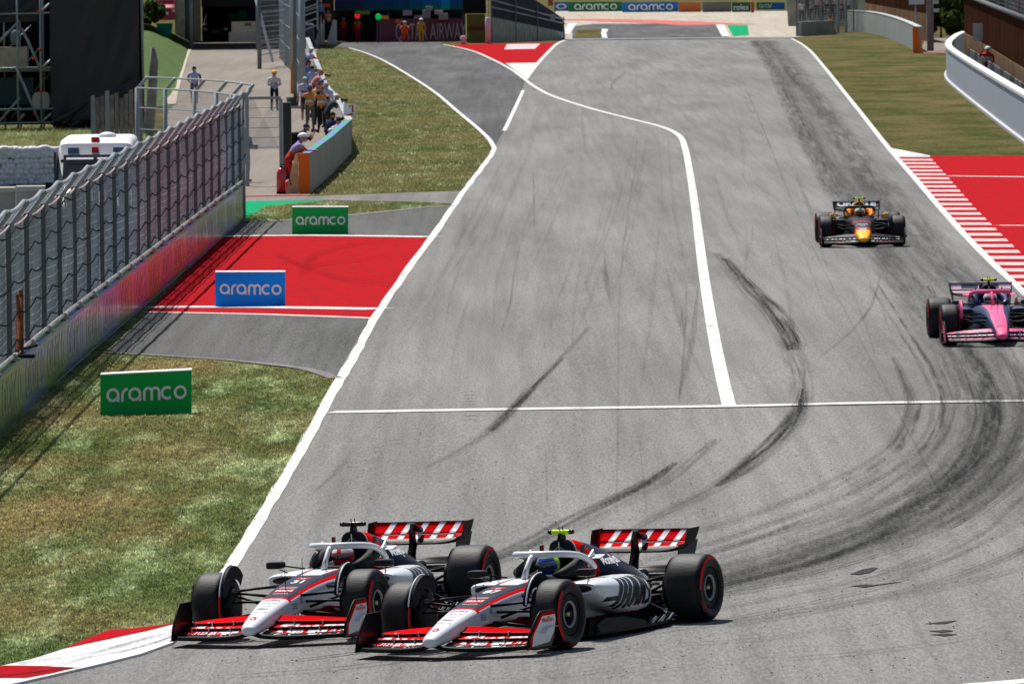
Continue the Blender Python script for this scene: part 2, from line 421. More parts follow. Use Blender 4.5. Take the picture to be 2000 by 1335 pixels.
def grass_mat(name, blades=False, far=False):
    m, nt, b = nodes(name); L = nt.links
    P = lambda s: posmap(nt, s)
    big = noise(nt, P((.30, .09, 1) if far else (.30, .055, 1)), 1.0, 6, .7, .42, .60)
    band = noise(nt, P((.10, .10, 1)), 1.0, 4, .6, .44, .6)
    mid = noise(nt, P((2.4, .5, 1) if far else (1.6, .22, 1)), 1.0, 6, .7, .35, .65)
    fine = noise(nt, P((9, 2.2, 4)), 1.0, 5, .8, .3, .7)
    pale = noise(nt, P((1.0, .12, 1)), 1.3, 5, .65, .49, .68)
    if far:
        g1, g2, dry1, dry2 = (.040, .058, .018), (.085, .092, .036), (.20, .155, .075), (.14, .105, .052)
    else:
        g1, g2, dry1, dry2 = (.048, .074, .020), (.115, .145, .050), (.25, .195, .088), (.16, .125, .055)
    c = mixc(nt, mid, g1, g2)
    if not far: c = mixc(nt, mth(nt, 'MULTIPLY', pale, .85), c, (.30, .36, .18))
    d = mixc(nt, fine, dry2, dry1)
    dm = mth(nt, 'MULTIPLY', mth(nt, 'ADD', mth(nt, 'MULTIPLY', big, .60), mth(nt, 'MULTIPLY', band, .28)), 1.0 if far else .85)
    if not far:     # dry worn patches where the real verge has them
        for (cx, cy, rx, ry) in ((120, 1010, 2.2, 7), (60, 1210, 2.0, 5), (300, 1045, 1.0, 3.5), (330, 715, 1.6, 4.5), (60, 905, 1.2, 3.5)):
            q = at(cx, cy); g_ = N(nt, 'ShaderNodeNewGeometry'); m1 = N(nt, 'ShaderNodeMapping'); m1.inputs['Location'].default_value = (-q.x / rx, -q.y / ry, 0); m1.inputs['Scale'].default_value = (1 / rx, 1 / ry, 0)
            L.new(g_.outputs['Position'], m1.inputs[0]); ln = N(nt, 'ShaderNodeVectorMath', operation='LENGTH'); L.new(m1.outputs[0], ln.inputs[0])
            rg = N(nt, 'ShaderNodeMapRange', interpolation_type='SMOOTHSTEP'); rg.inputs[1].default_value = 1.25; rg.inputs[2].default_value = .3; rg.inputs[3].default_value = 0; rg.inputs[4].default_value = .5; L.new(mth(nt, 'ADD', ln.outputs['Value'], mth(nt, 'MULTIPLY', mid, .4)), rg.inputs[0])
            dm = mth(nt, 'ADD', dm, rg.outputs[0])
    cl = N(nt, 'ShaderNodeClamp'); L.new(dm, cl.inputs[0])
    c = mixc(nt, cl.outputs[0], c, d)
    if not far:
        spk = noise(nt, P((24, 5, 8)), 1.0, 2, .6, .54, .64)
        c = mixc(nt, mth(nt, 'MULTIPLY', spk, mth(nt, 'ADD', mth(nt, 'MULTIPLY', pale, .6), .12)), c, (.50, .54, .40))
    e = mixc(nt, fine, (.45, .45, .45), (1.52, 1.52, 1.52))
    mu = N(nt, 'ShaderNodeMix', data_type='RGBA', blend_type='MULTIPLY'); mu.inputs[0].default_value = 1
    L.new(c, mu.inputs['A']); L.new(e, mu.inputs['B'])
    L.new(mu.outputs[2], b.inputs['Base Color']); b.inputs['Roughness'].default_value = .9; b.inputs['Specular IOR Level'].default_value = 0.0
    if blades:
        df = N(nt, 'ShaderNodeBsdfDiffuse'); tl = N(nt, 'ShaderNodeBsdfTranslucent'); ms = N(nt, 'ShaderNodeMixShader'); ms.inputs[0].default_value = .5
        br = mixc(nt, 1.0, mu.outputs[2], mu.outputs[2]); hs = N(nt, 'ShaderNodeHueSaturation'); hs.inputs['Value'].default_value = 2.0; L.new(mu.outputs[2], hs.inputs['Color'])
        L.new(hs.outputs[0], df.inputs[0]); L.new(hs.outputs[0], tl.inputs[0]); L.new(df.outputs[0], ms.inputs[1]); L.new(tl.outputs[0], ms.inputs[2])
        L.new(ms.outputs[0], nt.nodes['Material Output'].inputs[0])
    else:
        bp = N(nt, 'ShaderNodeBump'); bp.inputs['Strength'].default_value = .8; bp.inputs['Distance'].default_value = .05
        L.new(fine, bp.inputs['Height']); L.new(bp.outputs[0], b.inputs['Normal'])
    return m

M_ASPH = asphalt('track_asphalt', (.212, .210, .202), grit=.28, patch=.19, streak=.20)
M_PIT = asphalt('pit_asphalt', (.125, .126, .128), grit=.25)
M_RUN = asphalt('runoff_asphalt', (.130, .130, .128), grit=.35)
M_PATH = asphalt('path_asphalt', (.20, .195, .185), grit=.15)
M_CONC = asphalt('service_road', (.235, .205, .18), grit=.10, patch=.12, streak=.1)
M_GRAV = asphalt('gravel', (.42, .375, .31), grit=.15, patch=.1)
M_WHITE = paint('white_line_paint', (.60, .60, .585), (.30, .30, .29), .8)
M_WHITE2 = paint('kerb_white_paint', (.66, .66, .66), (.10, .10, .10), .65)
M_RED = paint('red_ground_paint', (.38, .014, .019), (.19, .022, .024), .95)
M_RED2 = paint('kerb_red_paint', (.38, .012, .018), (.12, .012, .012), .6)
M_GREEN = paint('green_ground_paint', (.015, .30, .13), (.03, .16, .08), .6)
M_GRASS = grass_mat('grass_near'); M_BLADE = grass_mat('grass_blades', True); M_GFAR = grass_mat('grass_far', False, True)
M_GLUSH = mat('grass_lush', (.070, .115, .026), .9, var=.5, vscale=1.2, bump=.6, bscale=8, spec=.1)

# ================================================================== ground sheets
def worldgrid():
    xs = [-2500, -300, -60, -15, 15, 60, 300, 2500]; ys = [-300, 60, 100] + list(range(110, 270, 5)) + [300, 400, 600, 900, 1400, 2500, 6000]
    V = [(x, y, gz(x, y)) for y in ys for x in xs]; n = len(xs); F = []; fm = []
    for j in range(len(ys) - 1):
        for i in range(n - 1):
            F.append((j * n + i, j * n + i + 1, (j + 1) * n + i + 1, (j + 1) * n + i)); fm.append(1 if ys[j] >= 225 else 0)
    return tag(mk('ground', V, F, [M_GRASS, M_GFAR], fm=fm), kind='structure')
worldgrid()
O = .004
LEFT = [(368, 1232), (375, 1222), (398, 1180), (449, 1109), (516, 1000), (561, 925), (610, 838), (664, 743), (700, 681), (738, 612), (790, 536), (847, 460), (896, 388), (928, 345), (953, 312), (966, 291)]
LEFT2 = [(966, 291), (955, 272), (930, 248), (895, 219), (850, 181), (800, 148), (750, 119), (715, 104), (682, 94)]
RIGHT = [(1546, 76), (1562, 84), (1583, 100), (1602, 122), (1625, 150), (1652, 184), (1680, 219), (1709, 256), (1737, 291), (1790, 352), (1840, 410), (1893, 468), (1945, 520), (2005, 576), (2200, 770), (2500, 1080)]
trk = [(-500, 1500), (-100, 1352), (50, 1334), (175, 1306), (275, 1281), (340, 1258), (372, 1222)] + LEFT[2:] + [(975, 270), (985, 255), (1005, 215), (1026, 156), (1048, 128), (1072, 102), (1088, 86), (1104, 79)] + RIGHT + [(3200, 1500), (3200, 1900), (-500, 1900)]
trk = [p for p in trk]
sheet('road', trk, O, M_ASPH)
sheet('pit_road', [(966, 291)] + LEFT2[1:] + [(640, 88), (640, 83), (862, 83), (862, 88), (920, 100), (965, 118), (1000, 137), (1024, 156), (1005, 215), (985, 255), (975, 270)], O, M_PIT)
sheet('runoff_strip', [(292, 609), (735, 620), (712, 640), (655, 736), (615, 724), (575, 716), (520, 710), (430, 701), (215, 687), (206, 690)], O, M_RUN)
sheet('runoff_light_strip', [(712, 640), (735, 620), (733, 622), (664, 742), (655, 737)], 2 * O, M_ASPH)
sheet('red_runoff', [(429, 468), (434, 461), (846, 461), (790, 536), (738, 611), (735, 620), (288, 608)], O, M_RED)
sheet('runoff_strip_far', [(466, 430), (480, 434), (560, 430), (700, 419), (800, 408), (888, 401), (850, 456), (846, 460), (434, 460), (440, 452)], O, M_RUN)
sheet('service_path', [(476, 386), (600, 384), (700, 380), (800, 376), (910, 373), (890, 398), (800, 394), (640, 391), (476, 393)], O, M_PATH)
sheet('green_painted_strip', [(474, 393), (640, 392), (600, 396), (556, 400), (528, 408), (512, 424), (488, 432), (470, 432)], 2 * O, M_GREEN)
sheet('service_road', [(374, 83), (625, 83), (618, 100), (612, 135), (622, 165), (640, 218), (655, 240), (672, 262), (684, 300), (650, 338), (606, 380), (600, 384), (476, 386), (470, 398), (300, 398), (330, 210), (352, 150)], O, M_CONC)
ribbon('red_line', [(476, 384), (540, 383), (600, 382)], 1.0, 3 * O, M_RED, k=2)
# white lines
ribbon('track_edge_line', LEFT, .17, 3 * O, M_WHITE, rag=.035)
ribbon('track_edge_line', LEFT2, .17, 3 * O, M_WHITE)
ribbon('track_edge_line', RIGHT, .19, 3 * O, M_WHITE)
ribbon('pit_exit_line', [(1424, 793), (1410, 735), (1393, 650), (1378, 560), (1367, 480), (1357, 400), (1347, 335), (1338, 290), (1327, 266), (1295, 249), (1230, 232), (1150, 211), (1080, 188), (1045, 170), (1026, 156), (1000, 137), (965, 118), (920, 99), (866, 87)], [.22] * 13 + [.2] * 6, 3 * O, M_WHITE)
ribbon('pit_exit_line', [(1027, 155), (1048, 127), (1072, 101), (1088, 86), (1104, 79)], .24, 4 * O, M_WHITE)
ribbon('dashed_line', [(1022, 177), (1005, 214), (985, 256)], .16, 4 * O, M_WHITE)
ribbon('cross_line', [(646, 806), (1000, 800), (1428, 794), (1700, 788), (2190, 781)], .75, 4 * O, M_WHITE, k=4)
ribbon('cross_line', [(1900, 1340), (2000, 1332), (2100, 1322)], .5, 4 * O, M_WHITE, k=2)
ribbon('red_zone_line', [(430, 462), (600, 460), (846, 463)], .9, 3 * O, M_WHITE, k=2)
ribbon('red_zone_line', [(296, 600), (500, 600), (742, 604)], .9, 3 * O, M_WHITE, k=2)
ribbon('red_zone_line', [(288, 610), (500, 614), (734, 622)], .35, 3 * O, M_WHITE, k=2)
ribbon('grass_edging', [(206, 688), (430, 702), (520, 711), (575, 717), (615, 725), (656, 739)], .25, 3 * O, M_PATH, k=3)
ribbon('grass_edging', [(480, 434), (560, 430), (700, 419), (800, 408), (880, 402)], .5, 3 * O, M_PATH, k=3)
# red triangle by the pit exit
sheet('red_painted_triangle', [(878, 88), (900, 87), (1000, 85), (1085, 84), (1070, 102), (1048, 126), (990, 126), (960, 114), (920, 97)], 2 * O, M_RED)
sheet('white_painted_triangle', [(988, 124), (1050, 123), (1028, 154)], 3 * O, M_WHITE)
flagl = sheet('painted_lettering', [(990, 87), (1055, 86), (1045, 96), (985, 97)], 4 * O, paint('white_letter_paint', (.62, .5, .5), (.5, .1, .1), .9))
# right kerb and red area
KL = [(1752, 304), (1790, 345), (1840, 403), (1893, 461), (1945, 513), (2005, 569), (2200, 763)]
KR = [(1813, 304), (1850, 345), (1902, 405), (1960, 463), (2012, 513), (2075, 569), (2290, 763)]
sheet('kerb_lead_in', [(1737, 289), (1760, 293), (1816, 304), (1816, 311), (1762, 314)], 2 * O, M_WHITE)
sheet('red_runoff_right', [(1815, 304), (2300, 304), (2700, 763), (2290, 763), (2075, 569), (2012, 513), (1960, 463), (1902, 405), (1850, 345)], O, M_RED)
ribbon('red_zone_line', [(1850, 344), (2000, 346), (2400, 350)], .55, 3 * O, M_WHITE, k=2)
ribbon('red_zone_line', [(1955, 441), (2010, 441), (2400, 445)], .5, 3 * O, M_WHITE, k=2)
M_KW = paint('kerb_stripe_white', (.50, .47, .46), (.25, .20, .20), .8)
kp = empty('kerb', at(1760, 310)); tag(kp, kind='structure')
def interp(P, y):
    for a, b in zip(P, P[1:]):
        if a[1] <= y <= b[1]: return a[0] + (b[0] - a[0]) * (y - a[1]) / (b[1] - a[1])
    return P[-1][0] if y > P[-1][1] else P[0][0]
y = 305.0; i = 0
while y < 760:
    st = (3.3 + (y - 305) * .0135) * (1.04 if i % 2 else .96)
    y2 = y + st
    q = [(interp(KL, y), y), (interp(KR, y), y), (interp(KR, y2), y2), (interp(KL, y2), y2)]
    o = sheet('kerb_segment', q, .022, M_RED2 if i % 2 else M_KW, kind=None, thick=.022)
    o.parent = kp; o.matrix_parent_inverse = Matrix.Translation(-kp.location)
    y = y2; i += 1
# near left kerb
sheet('kerb_apron', [(-300, 1385), (-60, 1318), (0, 1305), (60, 1292), (127, 1271), (212, 1237), (345, 1222), (372, 1216), (375, 1226), (355, 1243), (337, 1259), (275, 1281), (175, 1306), (50, 1334), (-100, 1366)], .030, M_WHITE2, thick=.03)
sheet('kerb_red_block', [(127, 1271), (165, 1254), (212, 1236), (270, 1231), (345, 1222), (290, 1236), (225, 1250)], .036, M_RED2, thick=.01)
sheet('kerb_red_block', [(-160, 1342), (0, 1306), (8, 1305), (80, 1306), (145, 1309), (100, 1320), (50, 1329), (0, 1329), (-160, 1349)], .036, M_RED2, thick=.01)
for P, w, mm in (([(350, 1238), (260, 1262), (160, 1286), (40, 1300)], .22, RB2), ([(335, 1252), (270, 1272), (170, 1292), (60, 1312)], .14, RB2), ([(350, 1243), (300, 1262), (230, 1282)], .08, RB1), ([(300, 1246), (200, 1276), (100, 1312), (20, 1326)], .10, RB2), ([(120, 1290), (60, 1300), (-40, 1318)], .18, RB1)) if 0 else ():
    pass
# far side beyond the crest
sheet('gravel_trap', [(1085, 22), (1580, 22), (1600, 66), (1545, 75), (1104, 78), (1085, 60)], 2 * O, M_GRAV)
sheet('far_road', [(1118, 52), (1160, 47), (1380, 47), (1412, 52), (1424, 74), (1118, 77)], 5 * O, M_PIT)
ribbon('far_kerb', [(1100, 38), (1200, 40), (1330, 45), (1400, 49)], 6, 6 * O, paint('faded_red_kerb', (.5, .14, .13), (.5, .3, .28), .6), k=3)
sheet('far_grass_patch', [(1128, 58), (1172, 58), (1176, 74), (1122, 75)], 8 * O, M_GFAR)
sheet('far_white_paint', [(1176, 57), (1188, 58), (1184, 66), (1187, 75), (1176, 75), (1174, 66)], 8 * O, M_WHITE)
sheet('far_white_paint', [(1112, 46), (1127, 46), (1112, 68), (1097, 68)], 8 * O, M_WHITE)
sheet('far_white_paint', [(1398, 49), (1414, 49), (1426, 72), (1410, 72)], 8 * O, M_WHITE)
sheet('far_green_paint', [(1420, 50), (1460, 50), (1463, 69), (1432, 71)], 8 * O, M_GREEN)
ribbon('crest_line', [(1104, 78), (1250, 76.5), (1400, 75), (1546, 73)], 5.5, 9 * O, mat('crest_paint', (.24, .26, .30), .8), k=2)

# ================================================================== tyre marks
RB1 = rubber_mat('tyre_mark_dark', 1.15, .9); RB2 = rubber_mat('tyre_mark_mid', .5, 1.0); RB3 = rubber_mat('tyre_mark_faint', .42, 1.0)
RB4 = rubber_mat('tyre_mark_ghost', .22, 1.0); RBW = rubber_mat('rubbered_line', .33, 1.0, freq=(.012, 5.0)); RBF = rubber_mat('tyre_scuff', .8, .7, freq=(.3, 3.0))
zz = [5 * O]
def mark(pts, w, m, k=6):
    zz[0] += .0003; o = ribbon('tyre_mark', pts, w, zz[0], m, k=k); return o
# the strong double curve
mark([(1415, 505), (1460, 555), (1515, 610), (1548, 665), (1552, 684)], [.25, .35, .45, .5, .35], RB1)
mark([(1400, 495), (1450, 560), (1500, 615), (1545, 690), (1564, 740), (1562, 790), (1540, 835), (1500, 878), (1440, 925), (1380, 962), (1300, 1002), (1230, 1040), (1150, 1085)], [.3, .35, .4, .5, .45, .45, .5, .5, .42, .4, .4, .3, .3], RB2)
mark([(1568, 760), (1560, 800), (1530, 845), (1490, 885), (1440, 925), (1400, 950)], [.1, .3, .4, .4, .35, .1], RB1)
mark([(1320, 905), (1260, 945), (1180, 985), (1120, 1015), (1040, 1058), (980, 1085), (900, 1110)], [.1, .3, .34, .36, .4, .4, .3], RB1)
mark([(1400, 860), (1320, 925), (1240, 975), (1160, 1015), (1060, 1065), (960, 1105)], [.2, .3, .3, .3, .3, .3], RB2)
mark([(1150, 640), (1100, 695), (1050, 745), (1000, 800), (960, 840), (900, 880), (830, 915)], [.1, .15, .22, .3, .3, .2, .1], RB2)
mark([(1100, 700), (1040, 760), (985, 815), (955, 842)], [.06, .16, .2, .16], RB1)
mark([(760, 805), (720, 850), (690, 885), (650, 930), (610, 965)], [.06, .1, .12, .12, .05], RB3)
mark([(1720, 540), (1700, 600), (1660, 650), (1600, 700)], [.05, .1, .1, .05], RB2)
# rubber line sweeping through the corner
for dx, w, mm in ((0, 1.6, RBW), (40, 2.4, RBW), (90, 1.4, RB3), (-40, 1.0, RB3)):
    mark([(1480 + dx * .2, 80), (1520 + dx * .3, 130), (1580 + dx * .5, 240), (1640 + dx * .6, 340), (1740 + dx * .8, 480), (1850 + dx, 620), (1920 + dx, 740), (1935 + dx, 830), (1880 + dx, 930), (1760 + dx, 1015), (1600 + dx, 1075), (1420 + dx, 1125), (1200, 1175), (900, 1225)], w, mm, 8)
for j in range(38):
    dx = R.uniform(-170, 230); dy = dx * .30 + R.uniform(-25, 25); w = R.choice([.06, .08, .12, .18, .3])
    P = [(1790 + dx, 560), (1880 + dx, 700), (1915 + dx, 800 + dy * .2), (1870 + dx, 905 + dy * .5), (1740 + dx, 1000 + dy * .8), (1580 + dx * .9, 1065 + dy), (1400 + dx * .7, 1115 + dy), (1180 + dx * .5, 1165 + dy), (900 + dx * .4, 1215 + dy), (560 + dx * .3, 1275 + dy * .6)]
    a = R.randint(0, 5); b = R.randint(a + 3, 10); P = P[a:b]
    mark(P, [w * .4] + [w] * (len(P) - 2) + [w * .4], R.choice([RB2, RB3, RB3, RB3, RB3, RBF]))
for j in range(14):
    y0 = R.uniform(1190, 1340); x0 = R.uniform(200, 1500); ln = R.uniform(250, 800)
    mark([(x0 + ln, y0 - ln * .11), (x0 + ln * .5, y0 - ln * .035), (x0, y0)], [.05, R.choice([.12, .2, .35]), .05], R.choice([RB2, RB3, RBF]))
for P in ([(330, 1290), (500, 1262), (800, 1275), (1100, 1268)], [(1290, 1235), (1450, 1215), (1620, 1185), (1800, 1160), (2050, 1100)], [(1405, 1226), (1600, 1195), (1850, 1135), (2040, 1060)], [(1300, 1110), (1500, 1050), (1650, 1010), (1800, 955), (1960, 900), (2040, 850)]):
    mark(P, [.15, .4, .4, .3, .2][:len(P)], RB2)
# lighter marks up the straight
for j in range(7):
    x0 = R.uniform(1030, 1560); y0 = R.uniform(180, 700); L_ = R.uniform(60, 260); sl = R.uniform(-.6, .5) * L_ * .4
    if R.random() < .5: x0 = R.uniform(800 + (560 - min(y0, 560)) * .4, 1350)
    mark([(x0, y0), (x0 + sl * .3, y0 + L_ * .5), (x0 + sl, y0 + L_)], [.03, R.choice([.07, .1, .16]), .03], RB3, 4)
# thin rubber streaks that run with the track, and the long paving joints
def track_x(y, u):
    Lp = [(p[1], p[0]) for p in reversed(LEFT)]; Rp = [(p[1], p[0]) for p in RIGHT]
    f = lambda T, v: next((a[1] + (b[1] - a[1]) * (v - a[0]) / (b[0] - a[0]) for a, b in zip(T, T[1:]) if a[0] <= v <= b[0]), T[-1][1])
    l_ = f(Lp, max(y, 292)) + (0 if y > 292 else (292 - y) * .45); return l_ + (f(Rp, y) - l_) * u
for j in range(64):
    u = R.uniform(.04, .96); y0 = R.uniform(100, 620); y1 = min(860, y0 + R.uniform(60, 330)); dr = R.uniform(-.05, .05)
    mark([(track_x(y0, u), y0), (track_x((y0 + y1) / 2, u + dr * .4), (y0 + y1) / 2), (track_x(y1, u + dr), y1)], [.03, R.choice([.05, .07, .1, .14]), .03], RB4, 5)
for u in (.36, .70):
    ribbon('tar_seam', [(track_x(v, u), v) for v in (90, 180, 300, 420, 560, 700, 850, 1000)], .035, zz[0] + .002, RB3, k=4)
# crossing wisps and a loop on the far straight
mark([(1225, 142), (1205, 155), (1195, 168), (1196, 176)], [.05, .2, .2, .1], RB2)
for P in ([(585, 535), (620, 520), (700, 512), (760, 500)], [(640, 545), (700, 548), (790, 538)], [(600, 520), (620, 500), (700, 478), (800, 468)], [(540, 500), (640, 540), (770, 560)]):
    mark(P, .3, rubber_mat('red_zone_mark', .4, 1.0, (.05, .01, .01)))
# row of short block marks
for (cx, cy) in ((918, 773), (918, 779), (918, 785), (918, 791), (918, 797), (918, 803), (918, 812), (918, 820), (690, 912), (705, 900), (735, 883), (770, 868), (660, 500), (1452, 905)):
    if cx == 918 or cy > 800:
        o = ribbon('tyre_mark', [(cx - 11, cy), (cx, cy - .5), (cx + 12, cy - 1)], .45, zz[0] + .002, RBF, k=1)
# faint seams across the straight
for yy, xa, xb in ((355, 1000, 1700), (500, 830, 1850), (680, 700, 1990), (250, 1010, 1600), (170, 1090, 1620)):
    ribbon('tar_seam', [(xa, yy), ((xa + xb) / 2, yy - 4), (xb, yy - 7)], .12, zz[0] + .003, RB3, k=3)
for P in ([(1248, 860), (1252, 905), (1258, 960), (1262, 1018)], [(1068, 875), (1085, 905)], [(1066, 880), (1068, 990)]):
    ribbon('tar_seam', P, .025, zz[0] + .004, RB3, k=4)
for P, w, mm in (([(350, 1236), (260, 1260), (160, 1284), (40, 1300)], .22, RB2), ([(335, 1250), (270, 1270), (170, 1290), (60, 1312)], .14, RB2), ([(350, 1241), (300, 1260), (230, 1280)], .08, RB1), ([(300, 1246), (200, 1276), (100, 1312), (20, 1326)], .10, RB2), ([(140, 1309), (60, 1320), (-40, 1330)], .25, RB1)):
    ribbon('tyre_mark', P, w, .0375, mm)
# loose rubber crumbs off the driving line
q_ = []; f_q = []
for k in range(420):
    px, py = R.uniform(420, 2000), R.uniform(820, 1330)
    if px < 700 and py < 1334 - (px - 60) * .35: continue
    c = at(px, py, .024); a = R.uniform(0, 3.1); l1, l2 = R.uniform(.008, .022), R.uniform(.006, .012); b0 = len(q_)
    for sa, sb2 in ((1, 0), (0, 1), (-1, 0), (0, -1)): q_.append((c.x + l1 * sa * math.cos(a) - l2 * sb2 * math.sin(a), c.y + 2 * (l1 * sa * math.sin(a) + l2 * sb2 * math.cos(a)), c.z))
    q_.append((c.x, c.y, c.z + .012)); f_q += [(b0, b0 + 1, b0 + 4), (b0 + 1, b0 + 2, b0 + 4), (b0 + 2, b0 + 3, b0 + 4), (b0 + 3, b0, b0 + 4)]
tag(mk('rubber_crumbs', q_, f_q, mat('rubber_crumb', (.03, .03, .03), .9)), 'loose black rubber crumbs scattered over the corner tarmac', 'rubber crumbs', None, 'stuff')
# dark sheets laid as painted shadows of something overhead
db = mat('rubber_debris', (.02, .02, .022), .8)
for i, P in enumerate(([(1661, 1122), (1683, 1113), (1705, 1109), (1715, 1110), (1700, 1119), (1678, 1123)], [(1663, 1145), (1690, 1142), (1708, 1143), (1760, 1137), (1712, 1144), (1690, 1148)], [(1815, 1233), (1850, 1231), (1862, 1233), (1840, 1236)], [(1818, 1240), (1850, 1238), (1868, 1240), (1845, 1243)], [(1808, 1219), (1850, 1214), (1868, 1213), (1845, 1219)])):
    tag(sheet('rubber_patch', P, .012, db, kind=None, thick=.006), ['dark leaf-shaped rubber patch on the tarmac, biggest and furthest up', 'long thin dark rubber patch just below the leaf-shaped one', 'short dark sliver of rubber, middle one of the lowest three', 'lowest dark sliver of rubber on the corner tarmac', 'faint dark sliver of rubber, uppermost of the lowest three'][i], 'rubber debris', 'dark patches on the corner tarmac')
# ================================================================== near grass blades
def blades(name, poly, n, hmin, hmax, seed, parent=None):
    rs = np.random.RandomState(seed)
    P = np.array([(at(*p).x, at(*p).y) for p in poly]); x0, y0 = P.min(0); x1, y1 = P.max(0)
    pts = np.column_stack([rs.uniform(x0, x1, n), rs.uniform(y0, y1, n)])
    ins = np.zeros(n, bool); j = len(P) - 1
    for i in range(len(P)):
        c = ((P[i, 1] > pts[:, 1]) != (P[j, 1] > pts[:, 1])) & (pts[:, 0] < (P[j, 0] - P[i, 0]) * (pts[:, 1] - P[i, 1]) / (P[j, 1] - P[i, 1] + 1e-9) + P[i, 0])
        ins ^= c; j = i
    pts = pts[ins]; k = len(pts)
    b = np.array([gz(0.0001 + x, y) for x, y in pts])
    hh = rs.uniform(hmin, hmax, k) * (1 + .6 * (rs.rand(k) > .93)); th = rs.uniform(0, math.pi, k); w = rs.uniform(.008, .022, k)
    lx, ly = rs.normal(0, .5, k) * hh, rs.normal(0, .5, k) * hh
    V = np.zeros((k, 3, 3))
    V[:, 0] = np.column_stack([pts[:, 0] - np.cos(th) * w, pts[:, 1] - np.sin(th) * w, b - .005])
    V[:, 1] = np.column_stack([pts[:, 0] + np.cos(th) * w, pts[:, 1] + np.sin(th) * w, b - .005])
    V[:, 2] = np.column_stack([pts[:, 0] + lx, pts[:, 1] + ly, b + hh])
    me = bpy.data.meshes.new(name); me.vertices.add(3 * k); me.vertices.foreach_set('co', V.reshape(-1))
    me.loops.add(3 * k); me.loops.foreach_set('vertex_index', np.arange(3 * k)); me.polygons.add(k)
    me.polygons.foreach_set('loop_start', np.arange(0, 3 * k, 3)); me.update(calc_edges=True); me.materials.append(M_BLADE)
    o = bpy.data.objects.new(name, me); COL.objects.link(o); return tag(o, 'short patchy green and straw coloured grass beside the track', 'grass', None, 'stuff')
blades('grass', [(-60, 1345), (-60, 850), (212, 692), (430, 706), (570, 722), (650, 742), (604, 835), (555, 920), (505, 1000), (440, 1105), (368, 1214), (212, 1235), (125, 1270), (0, 1304)], 420000, .010, .032, 3)
blades('grass', [(470, 434), (520, 405), (640, 396), (800, 398), (870, 401), (700, 417), (560, 429)], 60000, .03, .07, 4)
blades('grass', [(610, 380), (690, 302), (640, 200), (625, 96), (690, 98), (850, 185), (950, 275), (953, 300), (900, 372), (700, 378)], 150000, .03, .08, 5)
# ================================================================== racing cars
def loft(sec, n=40, cap0=True, cap1=True, sharp=None):
    """sec rows: (y, cx, halfwidth, z0, z1, power, flare); returns V, F, info(ring angle index, section)"""
    V = []; F = []; info = []
    for (y, cx, hw, z0, z1, p, fl) in sec:
        zc, hh = (z0 + z1) / 2, (z1 - z0) / 2
        for k in range(n):
            t = 2 * math.pi * k / n; c, s = math.cos(t), math.sin(t)
            X = math.copysign(abs(c) ** (2 / p), c); Z = math.copysign(abs(s) ** (2 / p), s)
            V.append(Vector((cx + hw * X * (1 - fl * Z), y, zc + hh * Z)))
    for j in range(len(sec) - 1):
        for k in range(n):
            k2 = (k + 1) % n; F.append((j * n + k, j * n + k2, (j + 1) * n + k2, (j + 1) * n + k)); info.append((j, k))
    if cap0: F.append(tuple(range(n - 1, -1, -1))); info.append((-1, 0))
    if cap1: m_ = len(sec) - 1; F.append(tuple(m_ * n + k for k in range(n))); info.append((-2, 0))
    return V, F, info
def dense(sec, k=5):
    P = [list(s) for s in sec]; out = []
    for i in range(len(P) - 1):
        a, b, c, d = P[max(i - 1, 0)], P[i], P[i + 1], P[min(i + 2, len(P) - 1)]
        for j in range(k):
            t = j / k
            out.append(tuple(.5 * (2 * b[q] + (c[q] - a[q]) * t + (2 * a[q] - 5 * b[q] + 4 * c[q] - d[q]) * t * t + (3 * b[q] - a[q] - 3 * c[q] + d[q]) * t ** 3) for q in range(7)))
    out.append(tuple(P[-1])); return out
def lerp_tab(T, y):
    for a, b in zip(T, T[1:]):
        if (a[0] - y) * (b[0] - y) <= 0:
            t = (y - a[0]) / (b[0] - a[0] + 1e-9); return [a[i] + (b[i] - a[i]) * t for i in range(1, len(a))]
    return list(T[0][1:]) if abs(y - T[0][0]) < abs(y - T[-1][0]) else list(T[-1][1:])
def bodymesh(name, sec, fmat, mats, parent, n=56, k=6, cap0=True, cap1=True, mirror=False):
    V, F, info = loft(dense(sec, k), n, cap0, cap1)
    fm = []
    for f in F:
        c = sum((V[i] for i in f), Vector()) / len(f); fm.append(fmat(c))
    if mirror: V = [Vector((-v.x, v.y, v.z)) for v in V]
    o = mk(name, V, F, mats, parent, fm, True); return autosmooth(o, 50)

C_CARB = mat('carbon_black', (.006, .006, .007), .45, spec=.10)
C_CARBM = mat('carbon_matt', (.010, .010, .011), .6, spec=.15)
C_TREAD = mat('tyre_tread', (.016, .016, .017), .6, spec=.28, var=.25, vscale=5, bump=.12, bscale=60, stretch=(.2, 1, 1))
C_SIDE = mat('tyre_sidewall', (.006, .006, .006), .5, spec=.2)
C_TRED = mat('tyre_red_marking', (.62, .012, .015), .55, spec=.1)
C_RIM = mat('rim_cover', (.004, .004, .005), .45, spec=.08)
C_RING = mat('rim_ring', (.26, .25, .25), .4, metal=.4)
C_NUT = mat('wheel_nut', (.42, .5, .16), .3, metal=.7)
C_METAL = mat('bare_metal', (.45, .45, .46), .3, metal=.9)
C_YEL = mat('fluorescent_yellow', (.62, .88, .03), .4)
C_BLK = mat('gloss_black', (.006, .006, .007), .3, spec=.3)
C_GLASS = mat('visor', (.02, .03, .04), .08, coat=1)
C_LBLK = mat('letter_black', (.012, .014, .02), .35)
C_LWHT = mat('letter_white', (.78, .78, .78), .35)
C_LRED = mat('letter_red', (.60, .012, .02), .35)
C_LGRY = mat('letter_grey', (.30, .30, .32), .4)
C_FIRE = mat('race_suit_dark', (.02, .022, .03), .8)

